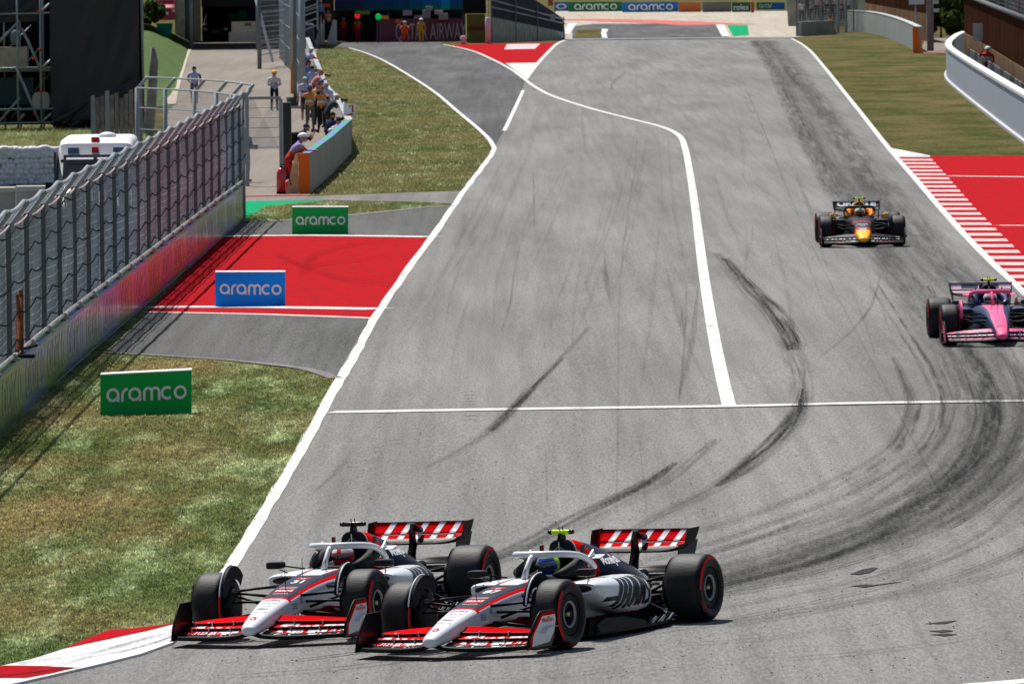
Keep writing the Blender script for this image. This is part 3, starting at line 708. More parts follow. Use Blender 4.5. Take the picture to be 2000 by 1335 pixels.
def make_wheel(parent, w, side, loc, steer=0, brand=True, ringc=None):
    """side +1: outer face towards +x"""
    e = empty('wheel', loc); e.parent = parent; e.rotation_euler = (0, 0, steer)
    r = .36; h = w / 2; s = side
    prof = [(.222, -h + .015), (.245, -h - .004), (.28, -h - .014), (.315, -h - .008), (.338, -h + .010), (.351, -h + .030), (.3575, -h + .055), (.3597, -h * .4), (.36, 0), (.3597, h * .4), (.3575, h - .055), (.351, h - .030), (.338, h - .010), (.315, h + .008), (.28, h + .014), (.245, h + .004), (.222, h - .015)]
    mi = [1, 1, 1, 1, 1, 0, 0, 0, 0, 0, 0, 1, 1, 1, 1, 1]
    b = MB(); b.lathe(prof, 64, mi); o = b.build('tyre', [C_TREAD, C_SIDE], e, True); autosmooth(o, 60)
    for sd_ in (1, -1):                       # markings on both sidewalls
        mb = MB()
        arcs = ((-52, 52),) if sd_ == s else ((-60, 60), (150, 250))
        for a0, a1 in arcs:
            V = []; F = []; n = 30
            for i in range(n + 1):
                t = math.radians(a0 + (a1 - a0) * i / n)
                for rr, xx in ((.300, h + .0175), (.332, h + .0085)): V.append((sd_ * xx, rr * math.cos(t), rr * math.sin(t)))
                if i: F.append((2 * i - 2, 2 * i - 1, 2 * i + 1, 2 * i))
            mb.add(V, F)
        if sd_ == s and brand:
            for ctr in (98, 272):             # tyre maker's name, bent along the arc
                V2, F2 = text2d('P ZERO' if ctr == 272 else 'PIRELLI', .012, .1, 1.0)
                V3 = []
                for vx, vy in V2:
                    rr = .302 + vy * .030; t = math.radians(ctr) - sd_ * vx * .030 / .315
                    V3.append((sd_ * (h + .0175 - vy * .0088 + .001), rr * math.cos(t), rr * math.sin(t)))
                mb.add(V3, [tuple(f) for f in F2])
        mb.build('sidewall_marking', C_TRED, e)
    b = MB(); x = s * (h - .02)
    b.lathe([(.226, x - s * .02), (.222, x), (.205, x + s * .006), (.16, x - s * .004), (.142, x - s * .006)], 48)
    b.lathe([(.226, -s * (h - .03)), (.10, -s * (h - .06)), (.0, -s * (h - .06))], 32)
    rim = b.build('rim', [C_RIM], e, True)
    b = MB(); b.lathe([(.142, x - s * .006), (.139, x + s * .006), (.129, x + s * .006), (.116, x - s * .012)], 48); b.build('rim_ring', [ringc or C_RING], rim, True)
    b = MB(); b.lathe([(.116, x - s * .012), (.112, x - s * .05), (.0, x - s * .052)], 40); b.build('hub_recess', [C_BLK], rim, True)
    for k in range(5):
        t = k * 2 * math.pi / 5; q = MB()
        q.tube([(x - s * .045, .035 * math.cos(t), .035 * math.sin(t)), (x - s * .02, .11 * math.cos(t + .25), .11 * math.sin(t + .25))], .009, 6); q.build('spoke', C_CARB, rim)
    q = MB(); q.lathe([(.026, x - s * .05), (.024, x - s * .012), (.015, x - s * .004), (.0, x - s * .004)], 16); q.build('wheel_nut', [C_NUT], rim, True)
    return e

def plate(pts, t, axis='x'):
    """prism of a polygon in the (y,z) plane at x, thickness t"""
    n = len(pts); V = [(p[0] - t / 2, p[1], p[2]) for p in pts] + [(p[0] + t / 2, p[1], p[2]) for p in pts]
    return V, [tuple(range(n)), tuple(range(2 * n - 1, n - 1, -1))] + [(i, i + n, (i + 1) % n + n, (i + 1) % n) for i in range(n)]
def wing_strip(fn, xs, nc=8, th=.010):
    """fn(x) -> (le_y, le_z, te_y, te_z, camber); solid strip across xs"""
    V = []; F = []; m = 2 * (nc + 1)
    for x in xs:
        ly, lz, ty, tz, cb = fn(x); d = Vector((0, ty - ly, tz - lz)); nn = Vector((0, -d.z, d.y)).normalized()
        if nn.z < 0: nn = -nn
        for side in (1, -1):
            for i in range(nc + 1):
                u = i / nc if side == 1 else 1 - i / nc
                thick = th * (1 - .75 * u) * (0.2 + .8 * min(1, u * 8))
                p = Vector((x, ly, lz)) + d * u - nn * cb * 4 * u * (1 - u) + nn * side * thick
                V.append(p)
    for j in range(len(xs) - 1):
        for k in range(m):
            k2 = (k + 1) % m; F.append((j * m + k, j * m + k2, (j + 1) * m + k2, (j + 1) * m + k))
    F.append(tuple(range(m))); F.append(tuple((len(xs) - 1) * m + k for k in reversed(range(m))))
    return V, F

def make_car(P, pos, yaw, label, roll):
    """P = livery; local +Y is the nose, origin on the ground under the front axle"""
    car = empty('racing_car', pos); tag(car, label, 'racing car', 'racing cars on the track')
    car.rotation_mode = 'ZYX'
    fw = Vector((-math.sin(yaw), -math.cos(yaw), 0)); lt = Vector((math.cos(yaw), -math.sin(yaw), 0))
    # follow the ground under front and rear axles and left and right wheels
    def g(p): return Vector((p.x, p.y, gz(p.x, p.y)))
    p0 = Vector(pos); rear = g(p0 - fw * 3.6); frt = g(p0); l_ = g(p0 - fw * 1.8 + lt * .8); r_ = g(p0 - fw * 1.8 - lt * .8)
    Y = (frt - rear).normalized(); X = (r_ - l_).normalized(); Z = X.cross(Y).normalized(); X = Y.cross(Z).normalized()
    # local +X is the driver's right hand when facing +Y
    car.rotation_mode = 'QUATERNION'
    M = Matrix(((X.x, Y.x, Z.x), (X.y, Y.y, Z.y), (X.z, Y.z, Z.z)))
    car.rotation_quaternion = M.to_quaternion(); car.location = frt + Vector((0, 0, .006))
    MT = P['mats']; body, top, edge, low = MT['body'], MT['top'], MT['edge'], MT['low']
    ML = [body, top, edge, low, C_BLK]
    # ---------- chassis and nose
    nz = P.get('nose', {})
    sec = [(1.36, 0, .04, .15, .20, 2, 0), (1.335, 0, .075, .135, .235, 2.2, 0), (1.24, 0, .098, .13, .275, 2.6, .0), (1.0, 0, .128, .165, .345, 3.0, .03), (.7, 0, .163, .215, .42, 3.4, .06),
           (.3, 0, .205, .27, .50, 4, .08), (-.1, 0, .235, .285, .565, 4.5, .1), (-.5, 0, .27, .26, .615, 4.5, .12), (-.9, 0, .315, .20, .645, 4.5, .12), (-1.15, 0, .345, .15, .655, 4.5, .10), (-1.35, 0, .365, .14, .655, 4.5, .08),
           (-1.6, 0, .38, .13, .62, 4.5, .05), (-2.0, 0, .38, .12, .60, 4, .05), (-2.4, 0, .36, .12, .58, 4, .05)]
    nk = P.get('nosew', 1.0); sec = [(a, b, c * (1 + (nk - 1) * sstep(.1, 1.0, a)), d, e_, f, g_) for a, b, c, d, e_, f, g_ in sec]
    wt = [(s[0], s[2] * (1 - s[6]), (s[3] + s[4]) / 2, s[4]) for s in sec]
    def fm_nose(c):
        hw, zc, zt = lerp_tab(wt, c.y); u = abs(c.x) / (hw + 1e-6); up = c.z > zc + (zt - zc) * .55
        return P['nosefn'](c, u, up, (c.z - zc) / (zt - zc + 1e-6))
    nose = bodymesh('chassis', sec, fm_nose, ML, car, n=72, k=10)
    # cockpit opening
    q = MB(); V, F, _ = loft([(-1.28, 0, .20, .63, .668, 3, 0), (-1.42, 0, .26, .60, .668, 3, 0), (-1.9, 0, .27, .60, .665, 3, 0), (-2.05, 0, .2, .6, .66, 3, 0)], 24); q.add(V, F); q.build('cockpit', C_CARBM, car)
    for s in (1, -1):    # head surround and shoulders
        q = MB(); q.tube([(s * .20, -1.35, .655), (s * .275, -1.5, .69), (s * .285, -1.75, .73), (s * .24, -2.0, .78), (s * .12, -2.1, .82)], [.03, .055, .075, .08, .07], 10); q.build('headrest', MT['rest'], car, True)
    # ---------- engine cover and airbox
    sec = [(-1.98, 0, .125, .80, .985, 2.6, .0), (-2.03, 0, .145, .72, 1.0, 2.8, .03), (-2.15, 0, .165, .55, .995, 2.6, .22), (-2.4, 0, .25, .5, .955, 2.3, .52), (-2.75, 0, .33, .44, .885, 2.2, .66), (-3.1, 0, .33, .38, .79, 2.2, .66),
           (-3.5, 0, .26, .34, .665, 2.2, .58), (-3.9, 0, .16, .36, .53, 2.4, .4), (-4.1, 0, .10, .38, .48, 2.4, .2)]
    cov = bodymesh('engine_cover', sec, P['coverfn'], ML, car, n=48, k=8)
    q = MB(); q.ell((0, -1.985, .892), .112, .035, .088, 24, 8); q.build('air_intake', C_CARBM, cov, True)
    q = MB(); q.tube([(-.0, -1.955, .82), (0, -1.955, .975)], .007, 6); q.tube([(-.09, -1.955, .86), (0, -1.955, .93), (.09, -1.955, .86)], .006, 6); q.build('intake_divider', C_METAL, cov)
    for s in (1, -1):    # camera stalk fins beside the airbox
        q = MB(); q.add(*plate([(s * .235, -2.0, .82), (s * .235, -2.07, .82), (s * .235, -2.07, .94), (s * .235, -2.0, .94)], .02)); q.box(*sorted((s * .15, s * .235)), -2.05, -2.02, .83, .85); q.build('side_camera', C_BLK, cov)
    q = MB(); q.add(*plate([(0, -1.95, .98), (0, -2.12, .98), (0, -2.08, 1.06), (0, -1.98, 1.06)], .035)); st = q.build('camera_mast', C_CARB, car)
    q = MB(); q.tube([(-.145, -2.02, 1.075), (-.10, -2.02, 1.075), (.10, -2.02, 1.075), (.145, -2.02, 1.075)], [.012, .026, .026, .012], 10); q.build('top_camera', P['tcam'], st, True)
    for s in (1, -1):
        q = MB(); q.tube([(s * .10, -2.02, 1.075), (s * .145, -2.02, 1.075), (s * .15, -2.02, 1.075)], [.027, .022, .01], 10); q.build('camera_lens', C_BLK, st, True)
        q = MB(); q.tube([(s * .02, -2.02, 1.10), (s * .02, -2.02, 1.135)], .006, 5); q.build('aerial', C_BLK, st)
    # ---------- sidepods
    for s in (1, -1):
        sec = [(-1.26, .52, .19, .475, .585, 3.2, 0), (-1.32, .53, .205, .44, .60, 3.2, 0), (-1.5, .53, .215, .36, .605, 3.0, .02), (-1.8, .51, .235, .27, .605, 2.8, .02), (-2.2, .465, .265, .20, .60, 2.6, .03), (-2.6, .40, .285, .17, .585, 2.5, .05),
               (-2.95, .32, .265, .17, .555, 2.4, .08), (-3.2, .25, .22, .20, .52, 2.3, .1), (-3.36, .21, .16, .25, .48, 2.2, .1), (-3.45, .18, .08, .31, .43, 2, .1)]
        sec = [(a, s * b, c, d, e_, f, g_) for a, b, c, d, e_, f, g_ in sec]
        pod = bodymesh('sidepod', sec, P['podfn'], ML, car, n=48, k=8)
        q = MB(); q.ell((s * .52, -1.262, .53), .155, .02, .042, 20, 8); q.build('pod_inlet', C_BLK, pod, True)
        if s == -1: podL = pod
    # ---------- floor
    out = [(.25, -.75), (.55, -.95), (.72, -1.2), (.78, -1.6), (.80, -2.2), (.80, -2.9), (.72, -3.15), (.62, -3.3), (.55, -3.9), (0, -3.95)]
    ring = out + [(-x, y) for x, y in reversed(out[:-1])]
    q = MB(); V = [(x, y, .045) for x, y in ring] + [(x, y, .075) for x, y in ring]; n = len(ring)
    q.add(V, [tuple(range(n)), tuple(range(2 * n - 1, n - 1, -1))] + [(i, i + n, (i + 1) % n + n, (i + 1) % n) for i in range(n)]); q.build('floor', C_CARB, car)
    for s in (1, -1):
        q = MB()
        q.add(*plate([(s * .79, -1.15, .075), (s * .80, -1.6, .075), (s * .82, -2.3, .08), (s * .82, -2.25, .13), (s * .80, -1.75, .2), (s * .78, -1.3, .22), (s * .77, -1.12, .16)], .012)); q.build('floor_edge_wing', C_CARB, car)
        for k in range(4):
            q = MB(); q.add(*plate([(s * (.35 + .11 * k), -.8 - .1 * k, .05), (s * (.40 + .11 * k), -1.2, .05), (s * (.40 + .11 * k), -1.2, .2), (s * (.35 + .11 * k), -.85 - .1 * k, .22)], .008)); q.build('floor_fence', C_CARBM, car)
        for k in range(6):
            q = MB(); q.tube([(s * .80, -2.35 - .11 * k, .08), (s * .83, -2.41 - .11 * k, .14)], .012, 6); q.build('floor_edge_fin', C_METAL if k % 2 else C_CARB, car)
        q = MB(); q.tube([(s * .35, -3.15, .30), (s * .74, -3.25, .09)], .006, 5); q.build('floor_stay', C_METAL, car)
        # diffuser side
        q = MB(); q.add(*plate([(s * .55, -3.3, .06), (s * .55, -4.15, .08), (s * .55, -4.2, .34), (s * .55, -3.7, .22)], .012)); q.build('diffuser_fence', C_CARB, car)
    q = MB(); q.add([(-.55, -3.5, .07), (.55, -3.5, .07), (.55, -4.2, .33), (-.55, -4.2, .33), (-.55, -3.5, .10), (.55, -3.5, .10), (.55, -4.2, .35), (-.55, -4.2, .35)], [(0, 1, 2, 3), (7, 6, 5, 4), (0, 4, 5, 1), (2, 6, 7, 3), (0, 3, 7, 4), (1, 5, 6, 2)]); q.build('diffuser', C_CARB, car)
    q = MB(); q.box(-.42, .42, -3.6, -2.3, .10, .30); q.build('gearbox', C_CARBM, car)
    for s in (1, -1):
        q = MB(); q.tube([(s * .10, -3.45, .47), (s * .10, -3.9, .50)], .05, 10); q.build('exhaust' if s == 1 else 'cooling_exit', C_CARB, car, True)
    # ---------- halo
    hp = [(0, -1.05, .655), (0, -1.13, .76), (0, -1.22, .845), (0, -1.30, .872)]
    q = MB(); q.tube(hp, [.045, .034, .034, .04], 12, sx=.75)
    R_ = [(-.345, -2.06, .70), (-.345, -1.95, .77), (-.335, -1.75, .84), (-.30, -1.52, .875), (-.20, -1.36, .888), (0, -1.29, .89), (.20, -1.36, .888), (.30, -1.52, .875), (.335, -1.75, .84), (.345, -1.95, .77), (.345, -2.06, .70)]
    q.tube([tuple(v) for v in smooth_line(R_, 4)], .035, 12); q.build('halo', P['halo'], car, True)
    for s in (1, -1):
        q = MB(); q.add(*wing_strip(lambda x: (-1.92, .80, -2.08, .83, .005), [s * .33, s * .47], 4, .008)); q.build('halo_winglet', P['halo'], car, True)
        q = MB(); q.add(*plate([(s * .36, -1.86, .80), (s * .36, -2.06, .80), (s * .36, -2.02, .89)], .012)); q.build('halo_fin', P['halo'], car)
    # ---------- mirrors
    for s in (1, -1):
        e = MB(); V, F, _ = loft([(-1.18, s * .62, .085, .665, .735, 5, 0), (-1.21, s * .62, .10, .66, .74, 5, 0), (-1.28, s * .62, .10, .66, .74, 5, 0)], 20); e.add(V, F); mr = e.build('mirror', P['mirror'], car, True); autosmooth(mr, 50)
        e = MB(); e.box(*sorted((s * .53, s * .71)), -1.286, -1.281, .668, .732); e.build('mirror_glass', C_GLASS, mr)
        e = MB(); e.tube([(s * .30, -1.28, .655), (s * .53, -1.25, .69)], .009, 6); e.tube([(s * .60, -1.27, .66), (s * .56, -1.45, .60)], .007, 6); e.build('mirror_stay', C_CARB, mr)
    for (ax, ay, az) in ((0, .15, .22), (.06, -.55, .2), (-.08, -.9, .12)):
        e = MB(); e.tube([(ax, ay, lerp_tab(wt, ay)[2] - .01), (ax, ay, lerp_tab(wt, ay)[2] + az)], .004, 5); e.build('sensor_rod', C_CARB, car)
    # ---------- wheels and suspension
    wt_f, wt_r = .305, .405
    for s in (1, -1):
        make_wheel(car, wt_f, s, (s * (1.0 - wt_f / 2), 0, .36), P.get('steer', 0))
        wr = make_wheel(car, wt_r, s, (s * (1.0 - wt_r / 2), -3.6, .36)); wr.rotation_euler = (math.radians(52), 0, 0)
        arms = [((.19, .22, .47), (.72, .03, .50)), ((.26, -.42, .53), (.72, -.03, .50)), ((.20, .2, .30), (.70, .03, .22)), ((.26, -.5, .28), (.70, -.03, .22)), ((.23, .05, .34), (.68, 0, .48)), ((.2, .13, .40), (.70, .12, .40))]
        for k, (a, b) in enumerate(arms):
            q = MB(); q.tube([(s * a[0], a[1], a[2]), (s * (a[0] + b[0]) / 2, (a[1] + b[1]) / 2, (a[2] + b[2]) / 2 + .005), (s * b[0], b[1], b[2])], [.017, .014, .014], 8); q.build('suspension_arm', C_CARB, car, True)
        arms = [((.14, -3.3, .42), (.62, -3.55, .50)), ((.12, -3.8, .44), (.62, -3.62, .50)), ((.2, -3.2, .22), (.60, -3.55, .22)), ((.15, -3.8, .22), (.60, -3.62, .22)), ((.16, -3.5, .24), (.6, -3.5, .46)), ((.14, -3.75, .30), (.6, -3.75, .33))]
        for a, b in arms:
            q = MB(); q.tube([(s * a[0], a[1], a[2]), (s * b[0], b[1], b[2])], .016, 8); q.build('suspension_arm', C_CARB, car, True)
        for yy, xin, w_ in ((0, .66, .07), (-3.6, .56, .07)):
            q = MB(); q.lathe([(.0, -.04), (.17, -.04), (.185, -.02), (.185, .05)], 24, M=Matrix.Translation((s * xin, yy, .36))); q.box(s * xin - .03, s * xin + .03, yy + .05, yy + .16, .28, .46); q.build('brake_duct', C_CARBM, car, True)
        # winglet over the inner front tyre
        V = []; F = []; n_ = 22
        for i in range(n_ + 1):
            t = math.radians(18 + 112 * i / n_); rr = .40 + .03 * math.sin(math.radians(180 * i / n_)); wv = .075 if i > 2 else .03 * i
            cy, cz = math.cos(t), math.sin(t)
            V += [(s * (.655 - .03), rr * cy, .36 + rr * cz), (s * (.655 - .03), (rr - .07 - wv) * cy, .36 + (rr - .07 - wv) * cz), (s * (.655 + .012), (rr - .03) * cy, .36 + (rr - .03) * cz), (s * (.668), rr * cy, .36 + rr * cz)]
            if i:
                b0 = 4 * i - 4; b1 = 4 * i
                F += [(b0, b0 + 1, b1 + 1, b1), (b0 + 1, b0 + 2, b1 + 2, b1 + 1), (b0 + 2, b0 + 3, b1 + 3, b1 + 2), (b0 + 3, b0, b1, b1 + 3)]
        wl = mk('wheel_winglet', V, F, [P.get('winglet', top)], car)
        pts = []
        for i in range(n_ + 1):
            t = math.radians(18 + 112 * i / n_); rr = .404 + .03 * math.sin(math.radians(180 * i / n_)); pts.append((s * .665, rr * math.cos(t), .36 + rr * math.sin(t)))
        q = MB(); q.tube(pts[:16], .008, 6); q.build('winglet_edge', P['winglet_edge'], wl, True)
    # ---------- front wing
    xs = [ .10 + (.955 - .10) * i / 16 for i in range(17)]
    def u_(x): return (abs(x) - .10) / .855
    def el(k):
        def f(x):
            u = u_(x); hump = math.sin(math.pi * min(1, u * 1.15 + .12)) ; sw = -.34 * max(0, u) ** 1.6
            if k == 0: return (1.33 + sw - .05 * (1 - u), .105 + .03 * math.exp(-u * 6), 1.07 + sw, .125 + .045 * math.exp(-u * 6), .012)
            if k == 1: return (1.10 + sw, .116 + .03 * math.exp(-u * 6), .96 + sw, .155 + .025 * (1 - u) , .006)
            if k == 2: return (.985 + sw, .163 + .025 * (1 - u), .85 + sw, .200 + .04 * (1 - u), .006)
            return (.875 + sw, .208 + .04 * (1 - u), .76 + sw, .222 + .085 * (1 - max(0, u) ** 1.5) * min(1, u * 3 + .75), .005)
        return f
    FW = []
    for s in (1, -1):
        for k in range(4):
            q = MB(); q.add(*wing_strip(el(k), [s * x for x in xs], 8, .009)); o = q.build('front_wing_plane' if k == 0 else 'front_wing_flap', P['fw'][k], car, True); autosmooth(o, 60); FW.append(o)
            if k:   # dark leading edge of each flap
                f = el(k); q = MB(); q.tube([(s * x, f(x)[0] + .006, f(x)[1] - .002) for x in xs], .0145, 6); q.build('flap_edge', C_CARB, o, True)
                for xx in (.34, .62, .86):
                    f = el(k); q = MB(); q.box(s * xx - .006, s * xx + .006, f(xx)[0] - .02, f(xx)[0] + .03, f(xx)[1] - .022, f(xx)[1] + .022); q.build('flap_bracket', C_METAL, o)
        f = el(0); q = MB(); q.tube([(s * x, f(x)[0], f(x)[1] - .008) for x in [0] + xs], .024, 8); q.build('wing_leading_edge', C_CARB, car, True)
        DY = -.185
        ep = [(s * .965, 1.24 + DY, .07), (s * .965, 1.20 + DY, .20), (s * .975, 1.00 + DY, .385), (s * .985, .93 + DY, .43), (s * .985, .60 + DY, .43), (s * .985, .57 + DY, .34), (s * .975, .60 + DY, .16), (s * .965, .66 + DY, .07)]
        o = MB().add(*plate(ep, .012)).build('endplate', P['epin'], car)
        q = MB(); q.tube([(s * .965, 1.245 + DY, .075), (s * .967, 1.19 + DY, .21), (s * .978, .99 + DY, .395), (s * .985, .93 + DY, .437), (s * .985, .60 + DY, .437)], .0125, 8); q.build('endplate_rim', C_CARB, o, True)
        # coloured outer face of the endplate
        V = [(s * .979, 1.14, .10), (s * .979, 1.11, .20), (s * .986, .95, .35), (s * .994, .905, .405), (s * .994, .59, .405), (s * .992, .57, .34), (s * .984, .60, .22), (s * .980, .72, .12)]
        V = [(a_, b_ + DY, c_) for a_, b_, c_ in V]
        mk('endplate_panel', V, [tuple(range(8))], P['epout'], o)
        V = [(s * .982, 1.20, .09), (s * .982, 1.165, .205), (s * .990, .985, .375), (s * .998, .92, .425), (s * .998, .59, .425), (s * .998, .59, .395), (s * .998, .91, .395), (s * .990, .95, .345), (s * .983, 1.125, .20), (s * .982, 1.15, .09)]
        V = [(a_, b_ + DY, c_) for a_, b_, c_ in V]
        mk('endplate_stripe', V, [(0, 1, 8, 9), (1, 2, 7, 8), (2, 3, 6, 7), (3, 4, 5, 6)], P['epedge'], o)
        q = MB(); q.add(*wing_strip(lambda x: (.93 - .185, .20 + .02, .60 - .185, .27, -.03), [s * .985, s * 1.03], 8, .008)); q.build('dive_plane', P['epout'] if P.get('dive') else C_CARB, o, True)
        q = MB(); q.box(*sorted((s * .965, s * 1.03)), .64 + DY, 1.15 + DY, .066, .074); q.build('footplate', C_CARB, o)
    fwb = {1: bvh_of(*FW[:4]), -1: bvh_of(*FW[4:])}
    # ---------- rear wing
    xr = [-.55 + 1.10 * i / 16 for i in range(17)]
    def rw(k):
        def f(x):
            e = abs(x) / .55; drop = -.055 * max(0, e - .86) / .14
            if k == 0: return (-3.86, .735 + .06 * e ** 6, -4.13, .812, .040)
            return (-4.13, .822, -4.24, .945, .010)
        return f
    M_ = P['rw']; RW = []
    for k in range(2):
        q = MB(); V, F = wing_strip(rw(k), xr, 10, .012); fmv = []
        for f in F:
            c = sum((V[i] for i in f), Vector()) / len(f)
            fmv.append(0 if (k == 1 or c.y < -4.07) else 1)
        q.add(V, F, fmv)
        o = q.build('rear_wing_plane' if k == 0 else 'rear_wing_flap', [M_, C_CARB], car, True); RW.append(o)
    q = MB(); q.tube([(x, -4.236, .948) for x in xr], .007, 6); q.build('gurney_strip', C_CARB, RW[1], True)
    for s in (1, -1):
        ep = [(s * .55, -3.98, .80), (s * .555, -4.02, .90), (s * .56, -4.06, .957), (s * .565, -4.34, .962), (s * .56, -4.28, .88), (s * .55, -4.22, .80)]
        o = MB().add(*plate(ep, .012)).build('rear_endplate', P.get('rwep', C_CARB), car)
        ep = [(s * .53, -3.86, .80), (s * .53, -4.36, .83), (s * .50, -4.20, .46), (s * .50, -3.84, .44)]
        MB().add(*plate(ep, .014)).build('endplate_support', P['rwsup'], car)
        q = MB(); q.tube([(s * .16, -3.72, .47) if P.get('twin') else (s * .03, -3.74, .47), (s * .16, -3.80, .62) if P.get('twin') else (s * .03, -3.84, .6), (s * .16, -3.92, .72) if P.get('twin') else (s * .03, -3.93, .73)], .016, 8)
        q.build('wing_pylon', C_CARB, car, True)
    q = MB(); q.add(*plate([(0, -3.70, .50), (0, -3.92, .50), (0, -3.98, .73), (0, -3.94, .90), (0, -4.02, .95), (0, -3.90, .95), (0, -3.84, .86), (0, -3.83, .74)], .035)); q.build('wing_mast', C_CARB, car)
    q = MB(); q.tube([(0, -3.93, .90), (0, -4.17, .87)], .035, 10); q.build('flap_actuator', P.get('pod_c', C_CARB), car, True)
    q = MB(); q.add(*wing_strip(lambda x: (-3.88, .42, -4.08, .48, .02), [-.42, 0, .42], 6, .009)); q.build('beam_wing', C_CARB, car, True)
    q = MB(); q.add(*wing_strip(lambda x: (-4.02, .50, -4.16, .57, .02), [-.42, 0, .42], 6, .009)); q.build('beam_wing', C_CARB, car, True)
    q = MB(); q.box(-.05, .05, -4.4, -3.8, .29, .37); q.build('crash_structure', C_CARB, car)
    # ---------- lettering
    T = lambda x, y, z, sc, sz=None: Matrix.Translation((x, y, z)) @ Matrix.Diagonal((sc, 1, sz or sc, 1))
    # frames for art: 'top' (read from ahead, laid on the nose), 'front' (read from ahead), 'side'
    def topM(x, y, sc, sy):   # art x -> -car x (so it reads from the front), art z -> -... up the nose = -y
        return Matrix(((-sc, 0, 0, x), (0, 0, -sy, y), (0, -1, 0, 1.5), (0, 0, 0, 1)))
    def frontM(x, z, sc, sz, y=2.2):
        return Matrix(((-sc, 0, 0, x), (0, -1, 0, y), (0, 0, sz, z), (0, 0, 0, 1)))
    def sideM(s, y, z, sc, sz, x=1.5):   # seen from the car's +x (s=1) or -x side
        return Matrix(((0, s, 0, s * x), (s * sc, 0, 0, y), (0, 0, sz, z), (0, 0, 0, 1)))
    nb = bvh_of(nose); 
    for nm, art, x, y, sc, sy, m_ in P['nose_art']: proj_decal(nm, art, topM(x, y, sc, sy), (0, 0, -1), nb, m_, nose, cell=.03)
    for nm, art, s, y, z, sc, sz, m_ in P['chassis_side_art']: proj_decal(nm, art, sideM(s, y, z, sc, sz), (-s, 0, 0), nb, m_, nose, cell=.03)
    for nm, art, x, z, sc, sz, m_ in P['fw_art']:
        proj_decal(nm, art, frontM(x, z, sc, sz), (0, -1, 0), fwb[1 if x > 0 else -1], m_, FW[1] if x > 0 else FW[5], off=.003, cell=.02, maxjump=.07)
    rb = bvh_of(*RW)
    for nm, art, x, z, sc, sz, m_ in P['rw_art']:
        proj_decal(nm, art, frontM(x, z, sc, sz), (0, -1, 0), rb, m_, RW[1], off=.003, cell=.02, maxjump=.05)
    pb = bvh_of(podL); cb = bvh_of(cov)
    for nm, art, s, y, z, sc, sz, m_ in P['pod_art']: proj_decal(nm, art, sideM(s, y, z, sc, sz), (-s, 0, 0), pb, m_, podL, off=.008, cell=.02, maxjump=.12)
    for nm, art, s, y, z, sc, sz, m_ in P['cover_art']: proj_decal(nm, art, sideM(s, y, z, sc, sz), (-s, 0, 0), cb, m_, cov, off=.007, cell=.02, maxjump=.12)
    for nm, art, s, y, z, sc, sz, m_ in P.get('ep_art', ()):
        flat_decal(nm, art, sideM(s, y, z, sc, sz, 1.0), m_, car)
    # ---------- driver (sits inside: its own thing)
    dr = empty('person', (0, 0, 0)); tag(dr, P['driver'], 'person', 'drivers in their cars')
    dr.rotation_mode = 'QUATERNION'; dr.rotation_quaternion = car.rotation_quaternion; dr.location = car.location
    q = MB(); V, F, _ = loft(dense([(-1.45, 0, .13, .50, .60, 2.2, 0), (-1.6, 0, .24, .48, .66, 2.2, 0), (-1.75, 0, .23, .47, .68, 2.2, 0), (-1.9, 0, .15, .5, .66, 2, 0)], 4), 20); q.add(V, F)
    for s in (1, -1): q.tube([(s * .2, -1.68, .60), (s * .24, -1.5, .55), (s * .12, -1.33, .58)], [.055, .045, .035], 8)
    q.tube([(0, -1.72, .66), (0, -1.70, .72)], .06, 8); q.build('body', P['suit'], dr, True)
    q = MB(); q.ell((0, -1.66, .755), .125, .145, .125, 28, 18)
    fmh = []
    for f in q.F:
        c = sum((q.V[i] for i in f), Vector()) / 4; fmh.append(P['helmetfn'](c - Vector((0, -1.66, .755))))
    q.m = fmh; he = q.build('helmet', P['helmet'], dr, True)
    V = []; F = []
    for j in range(5):
        ph = math.radians(80 + j * 6)
        for i in range(13):
            t = math.radians(35 + 110 * i / 12); V.append((.1285 * math.sin(ph) * math.cos(t), -1.66 + .149 * math.sin(ph) * math.sin(t), .755 + .129 * math.cos(ph)))
            if i and j: a = j * 13 + i; F.append((a - 14, a - 13, a, a - 1))
    mk('visor', V, F, C_GLASS, he, smooth=True)
    return car

# ---- liveries
W_ = mat('paint_white', (.66, .68, .70), .35, coat=.25); NV = mat('paint_navy', (.009, .012, .025), .4, spec=.12); RD = mat('paint_red', (.66, .006, .010), .6, spec=.0)
W_CAR = dict(body=W_, top=NV, edge=RD, low=mat('paint_dark_red', (.22, .006, .01), .4), rest=C_CARBM)
def haas_nose(c, u, up, v):
    y = c.y
    if y > .52: return 0
    if up and y <= .52:
        if y > -.78:
            edge_u = .86
            if y > .47: return 2
            if u < .84: 
                if y < -.62 and u < .45: return 0
                return 1
            if u < .965 and v > .62: return 2
            return 0
        # cowl: navy sweeping outwards, white crown in front of the halo
        if u < .50 and y > -1.12: return 0
        if u < .54 and y > -1.12: return 2
        return 1
    if v > .50 and y < -.75: return 2 if v < .58 else 1
    if v < -.72 and y < -.3: return 3
    return 0
def haas_cover(c):
    if c.y > -2.07 : return 1
    if c.y > -2.10: return 0
    if c.y > -2.38: return 2
    if c.y < -3.55 and c.y > -3.62: return 0
    return 1
def haas_pod(c):
    if c.z > .57 and abs(c.x) < .40 and c.y < -1.9: return 1
    if c.z < .215 and c.y < -1.7: return 3
    if c.z < .19: return 4
    return 0
def bars(n=5):
    V = []; F = []
    for i in range(n):
        x = -1.9 + i * .95
        b = len(V); V += [(x - .28, -.5), (x + .06, -.5), (x + .50, .5), (x + .16, .5)]; F.append((b, b + 1, b + 2, b + 3))
    return np.array(V), F
def bar(i):
    V, F = bars(6); return V[4 * i:4 * i + 4], [(0, 1, 2, 3)]
